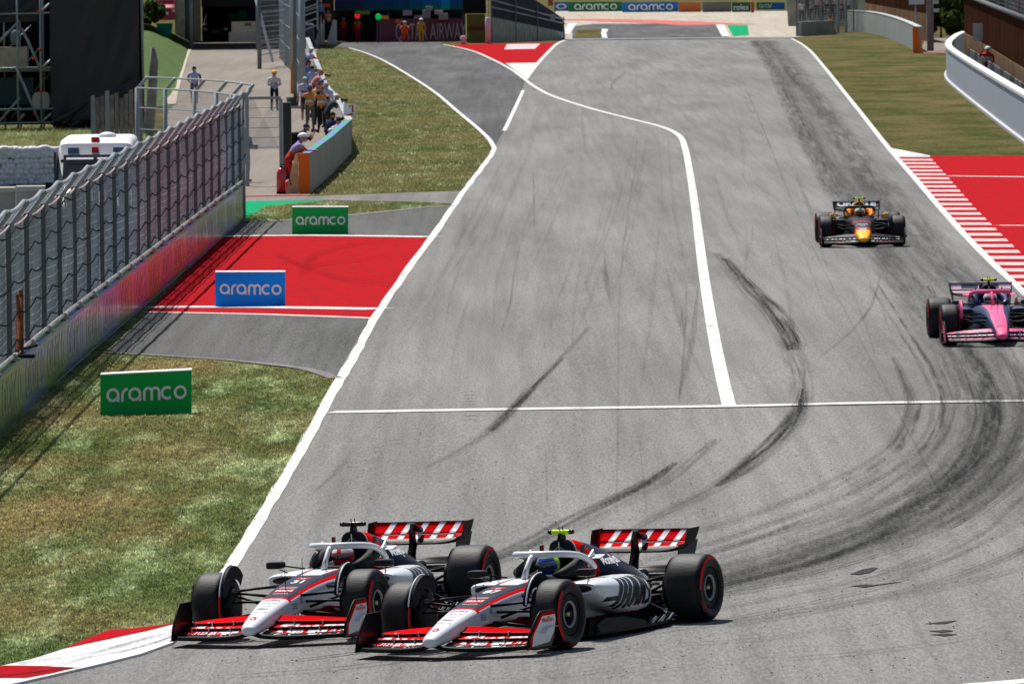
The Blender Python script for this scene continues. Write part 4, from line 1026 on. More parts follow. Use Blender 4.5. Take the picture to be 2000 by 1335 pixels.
def glogo():
    V, F = strokes2d([arc(0, 0, .42, 40, 330, 16), [(.38, -.2), (.38, .05), (.05, .05)]], .2); return V, F
def ellipse2d(rx, ry, n=20):
    return np.array([(rx * math.cos(2 * math.pi * i / n), ry * math.sin(2 * math.pi * i / n)) for i in range(n)]), [tuple(range(n))]
def rect2d(w, h): return np.array([(-w / 2, -h / 2), (w / 2, -h / 2), (w / 2, h / 2), (-w / 2, h / 2)]), [(0, 1, 2, 3)]
def lines2d(n, w, h, fill=.5):
    V = []; F = []
    for i in range(n):
        y = -h / 2 + h * (i + .25) / n; b = len(V)
        V += [(-w / 2, y), (w / 2, y), (w / 2, y + h / n * fill), (-w / 2, y + h / n * fill)]; F.append((b, b + 1, b + 2, b + 3))
    return np.array(V), F
def haas_logo():
    """the slanted four-letter team mark: thick upright strokes with cut feet"""
    L = []
    sh = lambda pts: [(x + y * .42, y) for x, y in pts]
    L.append(sh([(-1.0, -.02), (-.25, -.02)])); L.append(sh([(-.18, -.62), (-.18, .95)]))
    for x in (.18, .54): L.append(sh([(x, -.62), (x, .92)]))
    L.append(sh([(.18, .0), (.54, .0)]))
    L.append(sh([(.86, -.6), (.98, .88), (1.18, .88), (1.26, -.6)])); L.append(sh([(.9, -.05), (1.2, -.05)]))
    L.append(sh([(1.52, -.6), (1.62, .82), (1.82, .82), (1.9, -.6)])); L.append(sh([(1.56, -.05), (1.86, -.05)]))
    L.append(sh([(2.6, .68), (2.22, .76), (2.18, .2), (2.58, -.02), (2.54, -.5), (2.1, -.55)]))
    V, F = strokes2d(L, .23); V[:, 0] -= (V[:, 0].max() + V[:, 0].min()) / 2; return V, F
HAAS = haas_logo()
def haas_livery(num, tcam, helmet, helmetfn, suit, driver):
    nt_ = lambda s, b=.01: text2d(s, b, 0, 1.0)
    return dict(mats=W_CAR, nosefn=haas_nose, coverfn=haas_cover, podfn=haas_pod, halo=W_, mirror=C_BLK, winglet_edge=W_, tcam=tcam,
        winglet=mat('winglet_navy', (.006, .008, .014), .6, spec=.08), fw=[C_CARB, RD, RD, RD], epin=C_BLK, epout=W_, epedge=RD, rw=RD, rwsup=mat('wing_support_grey', (.055, .060, .062), .6, spec=.1), dive=True, suit=suit, helmet=helmet, helmetfn=helmetfn, driver=driver, steer=-.045,
        nose_art=[('race_number', text2d(num, .03), 0, -.16, .115, .145, C_LWHT), ('sponsor_badge', ellipse2d(.085, .05), 0, -.40, 1, 1, C_LRED), ('badge_letter', glogo(), 0, -.40, .055, .06, C_LWHT), ('flag_stripes', lines2d(4, .20, .075), 0, .06, 1, 1, C_LRED), ('flag_field', rect2d(.20, .075), 0, .065, 1, 1, C_LGRY), 
                  ('team_badge', rect2d(.2, .11), 0, .20, 1, 1, C_LRED), ('team_name', nt_('HAAS', .03), 0, .22, .055, .07, C_LWHT), ('maker_name', nt_('TOYOTA'), 0, .335, .03, .035, C_LWHT),
                  ('sponsor_name', nt_('DOOREX'), 0, .60, .034, .04, C_LBLK), ('sponsor_name', nt_('Chipotle Grill'), 0, .69, .022, .03, C_LRED), ('sponsor_name', nt_('o  infobip'), 0, .79, .022, .03, C_LGRY), ('sponsor_name', nt_('PIRELLI', .02), 0, .89, .027, .038, C_LBLK), ('sponsor_name', nt_('CYRUS ONE'), 0, .98, .020, .03, C_LGRY),
                  ('nose_emblem', glogo(), 0, 1.16, .075, .085, C_LRED)],
        chassis_side_art=[('sponsor_name', nt_('ORION180', .02), -1, -.62, .49, .055, .06, C_LBLK), ('sponsor_line', nt_('INSURANCE'), -1, -.62, .43, .032, .03, C_LGRY), ('sponsor_panel', lines2d(3, .11, .07), -1, .42, .37, 1, 1, C_LGRY), ('sponsor_panel', rect2d(.05, .05), -1, .25, .42, 1, 1, C_LGRY),
                          ('sponsor_name', nt_('ORION180', .02), 1, -.62, .49, .055, .06, C_LBLK)],
        fw_art=[('wing_lettering', text2d('Gram', .05), -.53, .105, .20, .125, C_LWHT), ('wing_lettering', text2d('Money', .05), .53, .105, .16, .125, C_LWHT)],
        rw_art=[('wing_letter_bar', bar(i), 0.0, .868, .20, .185, C_LWHT) for i in range(6)],
        pod_art=[('team_logo', HAAS, -1, -2.20, .40, .37, .20, C_LBLK), ('filler_mark', strokes2d([arc(0, 0, .5, 0, 360, 20)], .05), -1, -1.93, .56, .05, .05, C_LGRY)],
        cover_art=[('sponsor_name', text2d('MoneyGram', .03), -1, -2.72, .70, .075, .085, C_LWHT), ('sponsor_emblem', glogo(), -1, -2.24, .76, .10, .14, C_LWHT), ('team_badge', text2d('HAAS', .02), -1, -3.72, .46, .05, .06, C_LWHT)],
        ep_art=[('sponsor_name', text2d('MoneyGram', .02), -1, .58, .33, .036, .045, C_LRED)])
hred = mat('helmet_red', (.55, .012, .02), .25, coat=.6); hwht = mat('helmet_white', (.7, .7, .7), .25, coat=.6); hblue = mat('helmet_blue', (.02, .06, .30), .25, coat=.6); hlime = mat('helmet_lime', (.42, .80, .02), .3, coat=.5)
def h31(c): return 1 if abs(c.z - .06) < .018 and abs(c.x) > .03 else 0
def h87(c):
    if c.z > .085 or c.y < .045: return 2
    return 0
yaw87, yaw31 = math.radians(24.6), math.radians(19.0)
make_car(haas_livery('87', C_YEL, [hblue, hwht, hlime], h87, C_FIRE, 'driver in a blue and lime helmet, in the nearest racing car'),
         at(947, 1270), yaw87, 'nearest white, black and red racing car, number 87, with a yellow camera pod', 0)
make_car(haas_livery('31', C_BLK, [hred, hwht], h31, C_FIRE, 'driver in a red helmet, in the white car beside the grass'),
         at(572, 1247), yaw31, 'white, black and red racing car, number 31, with a black camera pod, beside the kerb', 0)
# dark blue car
RBN = mat('paint_midnight', (.008, .010, .018), .55, spec=.15); RBY = mat('paint_yellow', (.85, .42, .01), .45, spec=.2); RBR = mat('paint_signal_red', (.62, .02, .02), .4); RBO = mat('paint_orange', (.75, .22, .02), .4)
def bull(c, u, up, v):
    if c.y > .78 : return 1
    if c.y > .55: return 2 if u > .45 else 3
    return 0
def nums(v): return text2d(v, .03)
noart = dict(chassis_side_art=[], pod_art=[], cover_art=[])
make_car(dict(mats=dict(body=RBN, top=RBY, edge=RBR, low=C_LGRY, rest=RBO), nosefn=bull, coverfn=lambda c: 1 if (c.y > -2.08) else 0, podfn=lambda c: 0, halo=RBN, mirror=RBY, winglet_edge=RBN, winglet=RBN, nosew=1.22, tcam=C_YEL,
    fw=[C_CARB, RBN, RBN, RBN], epin=RBN, epout=RBN, epedge=RBR, rw=RBN, rwsup=C_CARB, suit=RBN, helmet=[hwht, RBR], helmetfn=lambda c: 1 if c.z < -.05 else 0, driver='driver in a white and red helmet, in the dark blue car', twin=True,
    nose_art=[('sponsor_name', text2d('RedBull', .03), 0, -.1, .10, .16, RBR), ('race_number', nums('22'), 0, .42, .09, .15, C_LGRY), ('sponsor_name', text2d('ORACLE', .02), 0, .22, .05, .08, C_LWHT)],
    fw_art=[('wing_lettering', text2d('ORACLE', .04), -.5, .15, .13, .08, C_LWHT), ('wing_lettering', text2d('ORACLE', .04), .5, .15, .13, .08, C_LWHT), ('wing_lettering', lines2d(1, .5, .03), -.5, .125, 1, 1, RBR), ('wing_lettering', lines2d(1, .5, .03), .5, .125, 1, 1, RBR)],
    rw_art=[('wing_lettering', text2d('ORACLE', .06), 0, .835, .17, .12, C_LWHT)], **noart),
    at(1684, 481), math.radians(0.2), 'dark blue racing car with a yellow nose, farthest up the track', 0)
APN = mat('paint_alpine_blue', (.008, .02, .075), .4, spec=.3); APP = mat('paint_pink', (.85, .10, .26), .5, spec=.15)
def alp(c, u, up, v):
    if -1.15 < c.y < 1.3 and v > .3 and u < .62 + .25 * max(0, c.y): return 1
    return 0 if c.y < 1.2 else 1
make_car(dict(mats=dict(body=APN, top=APP, edge=APN, low=APN, rest=APN), nosefn=alp, coverfn=lambda c: 0, podfn=lambda c: 0, halo=APP, mirror=C_BLK, winglet_edge=APP, tcam=C_YEL,
    fw=[C_CARB, APP, mat('wing_white_pink', (.70, .48, .56), .5, spec=.1), APP], epin=APN, epout=APP, epedge=APN, rw=mat('wing_white_pink', (.70, .48, .56), .5, spec=.1), rwsup=C_CARB, suit=APN, helmet=[hwht, hred], helmetfn=lambda c: 1 if c.z > .085 else 0, driver='driver in a white helmet with a red crown, in the pink-nosed car',
    nose_art=[('sponsor_name', text2d('BWT', .02), 0, 1.0, .05, .07, C_LBLK), ('nose_line', lines2d(5, .2, .5, .06), 0, .6, 1, 1, C_LBLK), ('sponsor_name', text2d('ALPINE', .02), 0, -.15, .05, .1, C_LGRY), ('sponsor_name', text2d('eToro', .02), 0, -.6, .05, .1, APN)],
    fw_art=[('wing_lettering', text2d('BWT', .09), -.52, .135, .22, .12, APN), ('wing_lettering', text2d('BWT', .09), .52, .135, .22, .12, APN)],
    rw_art=[('wing_panel', rect2d(.30, .075), .2, .89, 1, 1, APN), ('wing_panel', rect2d(.22, .075), -.22, .89, 1, 1, APN), ('wing_lettering', text2d('V', .06), -.02, .86, .12, .12, APP)], **noart),
    at(1948, 672.5), math.radians(-1.3), 'pink and dark blue racing car at the right edge of the picture', 0)
# ================================================================== trackside
def lookat_rz(a, b): return math.atan2(b.y - a.y, b.x - a.x)
G_GALV = mat('galvanised_steel', (.30, .325, .34), .5, metal=.25, var=.15, vscale=2)
G_GALVD = mat('galvanised_dark', (.17, .185, .195), .55, metal=.2, var=.2, vscale=2)
G_WIRE = mat('fence_wire', (.36, .39, .42), .6, spec=.1, var=.3, vscale=.7)
G_RUST = mat('rusty_steel', (.20, .065, .025), .8, var=.5, vscale=6)
G_CONC = mat('concrete', (.40, .38, .35), .9, var=.2, vscale=1.5, bump=.2, bscale=12, spec=.2)
G_CONCW = mat('painted_concrete', (.50, .48, .44), .85, var=.15, vscale=1.0, spec=.15)
B_GRN = mat('banner_green', (.012, .17, .06), .20, spec=.5); B_BLU = mat('banner_blue', (.012, .10, .34), .20, spec=.5)
S_GRN = mat('sign_green', (.002, .42, .075), .5, spec=.2); S_BLU = mat('sign_blue', (.002, .29, .98), .5, spec=.2)
S_WHT = mat('sign_white', (.86, .86, .86), .5, spec=.2); B_LET = mat('banner_letters', (.15, .20, .21), .20, spec=.5)
BLACK = mat('black_plastic', (.012, .012, .013), .6)
ORG = mat('barrier_orange', (.80, .14, .015), .6, spec=.2); ORL = mat('barrier_orange_pale', (.72, .40, .22), .8, var=.4, vscale=3)

# ---- the three roadside boards
def board(px0, px1, pyt0, pyt1, pyb0, pyb1, m, label):
    a = at(px0, pyb0); b = at(px1, pyb1); ctr = (a + b) / 2; Y = ctr.y
    A = atY(px0, pyb0, Y); B = atY(px1, pyb1, Y); C_ = atY(px1, pyt1, Y); D = atY(px0, pyt0, Y)
    e = empty('advertising_board', (ctr.x, Y, ctr.z)); tag(e, label, 'advertising board', 'boards beside the track')
    L_ = [v - e.location for v in (A, B, C_, D)]; t = Vector((0, .09, 0))
    q = MB(); q.add(L_ + [v + t for v in L_], [(0, 1, 2, 3), (7, 6, 5, 4), (0, 4, 5, 1), (1, 5, 6, 2), (3, 0, 4, 7)]); q.build('panel', m, e)
    q = MB(); n_ = Vector((0, -.004, .006)); q.add([L_[3] + n_, L_[2] + n_, L_[2] + t + Vector((0, .3, .012)), L_[3] + t + Vector((0, .3, .012)), L_[3] - Vector((0, .004, .012)), L_[2] - Vector((0, .004, .012))], [(0, 1, 2, 3), (4, 5, 1, 0)]); q.build('top_edge', S_WHT, e)
    u = (L_[1] - L_[0]); v = L_[3] - L_[0]; c = (L_[0] + L_[1] + L_[2] + L_[3]) / 4; sc = u.length * .87 / 6.0
    M = Matrix.Translation(c - Vector((0, .004, 0))) @ Matrix(((u.normalized().x * sc, 0, v.normalized().x * sc * .98, 0), (0, 1, 0, 0), (u.normalized().z * sc, 0, v.normalized().z * sc * 1.05, 0), (0, 0, 0, 1)))
    flat_decal('lettering', ARAMCO, M, S_WHT, e)
    for k in (.2, .8):
        p = L_[0].lerp(L_[1], k); q = MB(); q.tube([p + Vector((0, .09, .02)), p + Vector((0, .5, .0))], .015, 6); q.tube([p + Vector((0, .09, v.length * .7)), p + Vector((0, .5, .0))], .015, 6); q.build('prop', G_GALV, e)
board(196, 374, 731, 722, 814, 806, S_GRN, 'green aramco board standing in the near grass, largest of the three')
board(420, 557, 531, 530.5, 598, 599.5, S_BLU, 'blue aramco board standing on the red painted run-off')
board(570.5, 680, 404, 404, 457.5, 457, S_GRN, 'green aramco board at the far edge of the red run-off')

# ---- near left wall with banners, and the debris fence on it
WA = at(0, 852); WB = at(475, 430)
def wallp(Y): t = (Y - WA.y) / (WB.y - WA.y); return WA.x + (WB.x - WA.x) * t
WY0, WY1 = 128.0, WB.y; WH = .93
nP = 21; stepP = (WY1 - WY0) / nP
wall = empty('track_wall', (wallp(WY0), WY0, 0)); tag(wall, 'long low track wall covered in green and blue aramco banners', 'wall')
inv = Matrix.Translation(-wall.location)
def wp(o, par): o.parent = par; return o
q = MB()
for i in range(nP):
    y0, y1 = WY0 + i * stepP, WY0 + (i + 1) * stepP
    x0, x1 = wallp(y0), wallp(y1)
    for a in (0,):
        b0, b1 = gz(x0, y0), gz(x1, y1)
        V = [(x0 - .32, y0, b0 - .1), (x0, y0, b0 - .1), (x0, y0, b0 + WH), (x0 - .32, y0, b0 + WH), (x1 - .32, y1, b1 - .1), (x1, y1, b1 - .1), (x1, y1, b1 + WH), (x1 - .32, y1, b1 + WH)]
        q.add([inv @ Vector(v) for v in V], [(0, 1, 2, 3), (7, 6, 5, 4), (1, 5, 6, 2), (3, 2, 6, 7), (0, 4, 5, 1), (0, 3, 7, 4)])
q.build('wall_body', G_CONC, wall)
for i in range(nP):
    y0, y1 = WY0 + i * stepP + .01, WY0 + (i + 1) * stepP - .01
    x0, x1 = wallp(y0) + .012, wallp(y1) + .012; b0, b1 = gz(x0, y0), gz(x1, y1)
    g = (i % 2 == 0)
    V = [(x0, y0, b0 + .03), (x1, y1, b1 + .03), (x1, y1, b1 + WH - .01), (x0, y0, b0 + WH - .01), (x0 - .09, y0, b0 + WH + .025), (x1 - .09, y1, b1 + WH + .025)]
    ban = mk('banner', [inv @ Vector(v) for v in V], [(0, 1, 2, 3), (3, 2, 5, 4)], [B_GRN if g else B_BLU], wall)
    V2, F2 = ARAMCO; sc = (y1 - y0) * .80 / 6.0
    VV = [inv @ Vector((x0 + (x1 - x0) * (.5 + v[0] / 7.5) + .004, (y0 + y1) / 2 + v[0] * sc, (b0 + b1) / 2 + .50 + v[1] * .62)) for v in V2]
    mk('banner_lettering', VV, F2, B_LET, ban)
    mk('banner_top_stripe', [inv @ Vector((x0 + .003, y0, b0 + WH - .06)), inv @ Vector((x1 + .003, y1, b1 + WH - .06)), inv @ Vector((x1 + .003, y1, b1 + WH)), inv @ Vector((x0 + .003, y0, b0 + WH))], [(0, 1, 2, 3)], mat('banner_stripe_teal', (.02, .22, .17), .3) if g else mat('banner_stripe_blue', (.03, .12, .45), .3), ban)
# top rail clutter (cable and clamps on the wall top)
fence = empty('debris_fence', (wallp(WY0), WY0, 0)); tag(fence, 'long debris fence of steel posts and wire mesh on the banner wall', 'fence')
fy = []; y = WY0
while y < WY1 + .1: fy.append(y); y += (WY1 - WY0) / 27
fy[-1] = WY1
FH = 2.12
panel_me = {}
def mesh_panel(L_, Hh, dv, dh, r, bulge, seed, lean=0.0):
    """welded mesh of vertical and horizontal wires in the (Y, Z) plane, bellied towards +x"""
    rs = random.Random(seed); V = []; F = []
    def bx(y, z): return bulge * math.sin(math.pi * y / L_) * (.5 + .5 * math.sin(math.pi * z / Hh)) + lean * z
    def wire(pts):
        base = len(V)
        for k, p in enumerate(pts):
            for a in range(3):
                t = 2 * math.pi * a / 3; V.append((p[0] + r * math.cos(t), p[1] + (r * math.sin(t) if abs(pts[-1][2] - pts[0][2]) > .3 else 0), p[2] + (0 if abs(pts[-1][2] - pts[0][2]) > .3 else r * math.sin(t))))
            if k:
                for a in range(3):
                    b = base + 3 * k; F.append((b - 3 + a, b - 3 + (a + 1) % 3, b + (a + 1) % 3, b + a))
    y = dv / 2
    while y < L_:
        jit = rs.uniform(-.005, .005); wire([(bx(y, z) + rs.uniform(-.004, .004), y + jit, z) for z in (0, Hh * .33, Hh * .66, Hh)]); y += dv
    z = dh / 2
    while z < Hh:
        sag = rs.uniform(0, .02); wire([(bx(yy, z) + .004, yy, z - sag * math.sin(math.pi * yy / L_)) for yy in (0, L_ * .25, L_ * .5, L_ * .75, L_)]); z += dh
    return V, F
PL = fy[1] - fy[0]
pm = []
for sdd in range(5):
    V, F = mesh_panel(PL, FH, .042, .14, .0044, .06 + .03 * (sdd % 3), sdd)
    me = bpy.data.meshes.new('mesh_panel'); me.from_pydata(V, [], F); me.materials.append(G_WIRE); pm.append(me)
top_me = []
def top_panel_me(L_):
    V = []; F = []
    q = MB(); n = int(L_ / .3)
    for k in range(n + 1): q.tube([(0, L_ * k / n, 0), (.30, L_ * k / n, .37)], .0035, 3, caps=False)
    for k in range(1, 7): q.tube([(.30 * k / 7, 0, .37 * k / 7), (.30 * k / 7, L_ / 2, .37 * k / 7 - .02), (.30 * k / 7, L_, .37 * k / 7)], .0035, 3, caps=False)
    me = bpy.data.meshes.new('overhang_mesh'); me.from_pydata([tuple(v) for v in q.V], [], q.F); me.materials.append(G_WIRE); return me
tpm = top_panel_me(PL)
q = MB(); q.box(-.04, .04, -.05, .05, 0, FH + .03); q.box(-.09, .09, -.09, .09, -.02, .03)
post_me = None
for i, y in enumerate(fy):
    x = wallp(y) - .16; b = gz(x, y) + WH; loc = Vector((x, y, b)) - fence.location; loc.x += .085
    if post_me is None: po = q.build('fence_post', mat('post_shadow_grey', (.10, .11, .12), .6), fence); post_me = po.data
    else: po = bpy.data.objects.new('fence_post', post_me); COL.objects.link(po); po.parent = fence
    po.location = loc
    # arm over the track and its clamp
    if i == 0:
        aq = MB(); aq.tube([(0, 0, FH - .15), (.05, 0, FH + .02), (.33, 0, FH + .38)], .036, 8); ao = aq.build('post_arm', G_GALV, po); arm_me = ao.data
        cq = MB(); cq.box(.05, .16, -.09, .09, .02, .07); cq.tube([(.10, -.18, .10), (.10, .25, .13)], .03, 6); co = cq.build('rail_clamp', mat('clamp_pale', (.45, .43, .40), .6), po); cl_me = co.data
    else:
        ao = bpy.data.objects.new('post_arm', arm_me); COL.objects.link(ao); ao.parent = po
        co = bpy.data.objects.new('rail_clamp', cl_me); COL.objects.link(co); co.parent = po
    if i < len(fy) - 1:
        x1 = wallp(fy[i + 1]) - .16; b1 = gz(x1, fy[i + 1]) + WH
        sh = Matrix(((1, (x1 - x) / PL, 0, loc.x - .03), (0, 1, 0, loc.y), (0, (b1 - b) / PL, 1, loc.z), (0, 0, 0, 1)))
        po2 = bpy.data.objects.new('mesh_panel', pm[(i * 3) % 5]); COL.objects.link(po2); po2.parent = fence; po2.matrix_basis = sh
        tp = bpy.data.objects.new('overhang_mesh', tpm); COL.objects.link(tp); tp.parent = fence; tp.matrix_basis = sh @ Matrix.Translation((-.02, 0, FH))
def along(off, z, r, n, m, name, sag=.0, piece=True):
    """rails and cables from post to post"""
    for i in range(len(fy) - 1):
        a = Vector((wallp(fy[i]) - .16 + off, fy[i], gz(wallp(fy[i]), fy[i]) + WH + z)); b = Vector((wallp(fy[i + 1]) - .16 + off, fy[i + 1], gz(wallp(fy[i + 1]), fy[i + 1]) + WH + z))
        mid = (a + b) / 2 - Vector((0, 0, sag))
        q = MB(); q.tube([a - fence.location, a.lerp(mid, .5) - Vector((0, 0, sag * .25)) - fence.location, mid - fence.location, mid.lerp(b, .5) - Vector((0, 0, sag * .25)) - fence.location, b - fence.location], r, n, caps=False); q.build(name, m, fence)
along(.33, FH + .38, .034, 8, G_GALV, 'top_rail', .06)
along(.10, FH + .0, .017, 6, mat('rail_pink', (.42, .33, .32), .6), 'shoulder_rail', .05)
for zc in (.35, .8, 1.25, 1.7, 2.1): along(.20 + .04 * math.sin(zc * 9), zc, .013, 5, mat('cable_dark', (.03, .035, .04), .7, spec=.0), 'steel_cable', .10)  # cables coloured dark to stand in for shadow loops on the mesh
along(.14, .09, .035, 6, mat('clamp_pale', (.45, .43, .40), .6), 'bottom_rail', .0)
# rusty doubled post near the camera
rp_ = at(52, 812); yy = rp_.y
rb_ = empty('rusty_post', (wallp(yy) + .02, yy, gz(wallp(yy), yy) + WH)); tag(rb_, 'rust brown steel bracket post against the near debris fence', 'post')
q = MB(); q.box(-.03, .03, -.06, .06, .0, 1.05); q.build('upright', G_RUST, rb_)
q = MB(); q.tube([(.0, -1.5, .15), (-.02, -.6, .55), (0, 0, .98)], .04, 6); q.tube([(0, -1.2, 1.0), (0, 0, .45)], .03, 6); q.build('brace', G_RUST, rb_)
MB().box(-.05, .22, -.5, -.1, .0, .05).build('bracket', BLACK, rb_); MB().tube([(0, .2, .12), (.22, .5, .16)], .02, 6).build('pin', BLACK, rb_)

# ---- return fence that turns away to the left at the end of the wall
ret = [(476, 430), (455, 424), (425, 416), (382, 409), (325, 403), (270, 398)]
rf = empty('debris_fence', at(400, 412)); tag(rf, 'short return of the debris fence curving away behind the ambulance', 'fence')
RP = [at(*p) for p in ret]; HV = 3.25
for i, p in enumerate(RP):
    l_ = p - rf.location; q = MB(); q.tube([l_, l_ + Vector((0, 0, HV))], .06, 8); po = q.build('fence_post', G_GALV, rf, True)
    q = MB(); q.tube([l_ + Vector((0, 0, HV - .05)), l_ + Vector((.30, -.3, HV + .30))], .045, 8); q.build('post_arm', G_GALV, po, True)
    if i:
        o_ = RP[i - 1] - rf.location
        for z_, r_ in ((HV, .03), (.9, .014), (1.5, .014), (2.1, .014), (2.7, .02)):
            q = MB(); q.tube([o_ + Vector((0, 0, z_)), l_ + Vector((0, 0, z_))], r_, 6); q.build('cross_rail', G_GALV, rf)
        q = MB(); q.tube([o_ + Vector((.3, -.3, HV + .3)), l_ + Vector((.3, -.3, HV + .3))], .03, 6); q.build('top_rail', G_GALV, rf)
        d = l_ - o_; n = max(2, int(d.length / .10)); q = MB()
        for k in range(n): q.tube([o_ + d * (k / n), o_ + d * (k / n) + Vector((0, 0, HV))], .0025, 3, caps=False)
        for k in range(20): q.tube([o_ + Vector((0, 0, HV * k / 20)), l_ + Vector((0, 0, HV * k / 20))], .0025, 3, caps=False)
        q.build('mesh_panel', G_WIRE, rf)
# ---- gate frame beside the wall end
def gatepost(e, px, pyb, pyt, r, m=None):
    a = at(px, pyb); q = MB(); b = a - e.location; q.box(b.x - r, b.x + r, b.y - r, b.y + r, b.z, b.z + (pyb - pyt) / S(a)); return q.build('gate_post', m or G_GALV, e)
gt = empty('mesh_gate', at(484, 366)); tag(gt, 'steel framed chain-link gate beside the end of the banner wall', 'gate')
gatepost(gt, 484, 364, 191, .055); gatepost(gt, 550, 363, 193, .055)
a, b = at(484, 364) - gt.location, at(550, 363) - gt.location; hh_ = 172 / S(at(484, 364))
q = MB(); q.tube([a + Vector((0, 0, hh_)), b + Vector((0, 0, hh_))], .05, 6); q.build('top_bar', G_GALV, gt)
q = MB()
for k in range(1, 6): q.tube([a + Vector((0, 0, hh_ * (1 - k * .112))), b + Vector((0, 0, hh_ * (1 - k * .112)))], .008, 4)
q.build('cross_wire', G_GALVD, gt)
q = MB(); d = b - a
for k in range(34):     # diamond mesh, upper part
    for sg in (1, -1):
        u0 = k / 34 ; pts = []
        z0, z1 = .42, 1.0
        u1 = u0 + sg * .8
        t0 = 0; uu1 = min(1, max(0, u1)); zz1 = z0 + (z1 - z0) * (abs(uu1 - u0) / .8)
        q.tube([a + d * u0 + Vector((0, 0, hh_ * z0)), a + d * uu1 + Vector((0, 0, hh_ * zz1))], .004, 3, caps=False)
q.build('chain_link', G_WIRE, gt)
gp2 = empty('gate_leaf', at(565, 352)); tag(gp2, 'narrow dark gate leaf folded back beside the chain-link gate', 'gate')
c_ = at(562, 350) - gp2.location; q = MB(); q.box(c_.x - .13, c_.x + .10, c_.y, c_.y + 1.6, .05, 2.35); q.build('dark_panel', mat('dark_gate_mesh', (.05, .05, .05), .8), gp2)
for nm, px, m_, hgt_ in (('flag_pole', 549, mat('olive_pole', (.25, .26, .06), .6), 1.1), ('flag_pole', 556, mat('tan_pole', (.50, .22, .10), .6), .9)):
    p = at(px, 350); o = MB().tube([(0, 0, 0), (0, 0, hgt_)], .02, 6).build(nm, m_, None, loc=p); tag(o, 'olive rolled flag leaning by the dark gate leaf' if px == 549 else 'tan rolled flag leaning by the dark gate leaf', 'flag')

# ---- marshals' barrier with orange end
def barrier(name, pts, Hh, label, w=.35, top=None, face=None, seg=1, back=None):
    e = empty('barrier', at(*pts[0])); tag(e, label, 'barrier')
    P = [at(*p) for p in pts]; Q = []
    for a, b in zip(P, P[1:]):
        n = max(1, int((b - a).length / 6.0))
        for k in range(n): Q.append(a.lerp(b, k / n))
    Q.append(P[-1])
    for i, (a, b) in enumerate(zip(Q, Q[1:])):
        d = (b - a).normalized(); nr = Vector((-d.y, d.x, 0)) * w; gap = d * .012
        if (nr.x > 0) != (back == 'right'): nr = -nr
        A = [a + gap, b - gap, b - gap + nr, a + gap + nr]; A = [v - e.location for v in A]
        V = A + [v + Vector((0, 0, Hh)) for v in A]
        mk('barrier_panel', V, [(0, 1, 5, 4), (1, 2, 6, 5), (2, 3, 7, 6), (3, 0, 4, 7), (4, 5, 6, 7)], [face or G_GALV], e)
        T_ = [v + Vector((0, 0, Hh + .005)) for v in A]; 
        o = Vector((0, 0, .05)); s1 = -nr.normalized() * .02
        V = [T_[0] + s1, T_[1] + s1, T_[2] - s1, T_[3] - s1]; V = V + [v + o for v in V]
        mk('barrier_cap', V, [(0, 1, 5, 4), (1, 2, 6, 5), (2, 3, 7, 6), (3, 0, 4, 7), (4, 5, 6, 7)], [top[i % len(top)] if top else G_GALV], e)
    return e
capG = mat('cap_green', (.05, .28, .19), .5); capB = mat('cap_blue', (.10, .20, .42), .5); capW = mat('cap_white', (.36, .35, .33), .7)
gb = mat('barrier_grey', (.20, .215, .21), .5, metal=.2, var=.25, vscale=.8)
br = barrier('barrier', [(606, 378), (650, 339), (686, 301)], 1.13, 'low grey barrier with a blue and green cap in front of the marshals', top=[capB, capG], face=gb, w=.2)
p = at(606, 378); e = empty('barrier_end', p); tag(e, 'orange padded end of the low marshals barrier', 'barrier end')
sc_ = 1 / S(p); q = MB(); q.box(-.33, 0.0, -.25, -.02, 0, 1.18); q.build('orange_pad', ORG, e)
q = MB(); V, F = plate([(0, 0, 0), (0, 0, 1.17), (0, 0.01, 0)], .2); q.add([(-.34, -.24, 0), (-.34, -.24, 1.18), (-.34, -.05, 1.18), (-.34, .0, 0), (-.72, -.2, 0), (-.42, -.18, 1.15), (-.42, -.05, 1.15), (-.72, 0, 0)], [(0, 1, 5, 4), (1, 2, 6, 5), (2, 3, 7, 6), (4, 5, 6, 7), (0, 3, 7, 4)]); q.build('sloped_foot', ORL, e)
br2 = barrier('barrier', [(688, 301), (672, 262), (655, 240), (640, 218), (622, 165), (612, 135), (604, 110)], 1.13, 'pale concrete barrier running away behind the photographers', top=[capW, capW, mat('cap_faded', (.25, .32, .40), .6)], face=G_CONCW, back='left', w=.2)
sg_ = at(684, 292); e = empty('warning_sign', sg_); tag(e, 'small white sign with a red mark on the barrier corner', 'sign')
MB().box(-.22, .22, -.02, .02, 1.16, 1.60).build('sign_plate', S_WHT, e); flat_decal('sign_mark', strokes2d([[(0.1, 1.3), (.1, 1.55), (-.02, 1.5)], [(-.1, 1.2), (.1, 1.24)]], .06), Matrix.Translation((0, -.026, 0)), C_LRED, e)

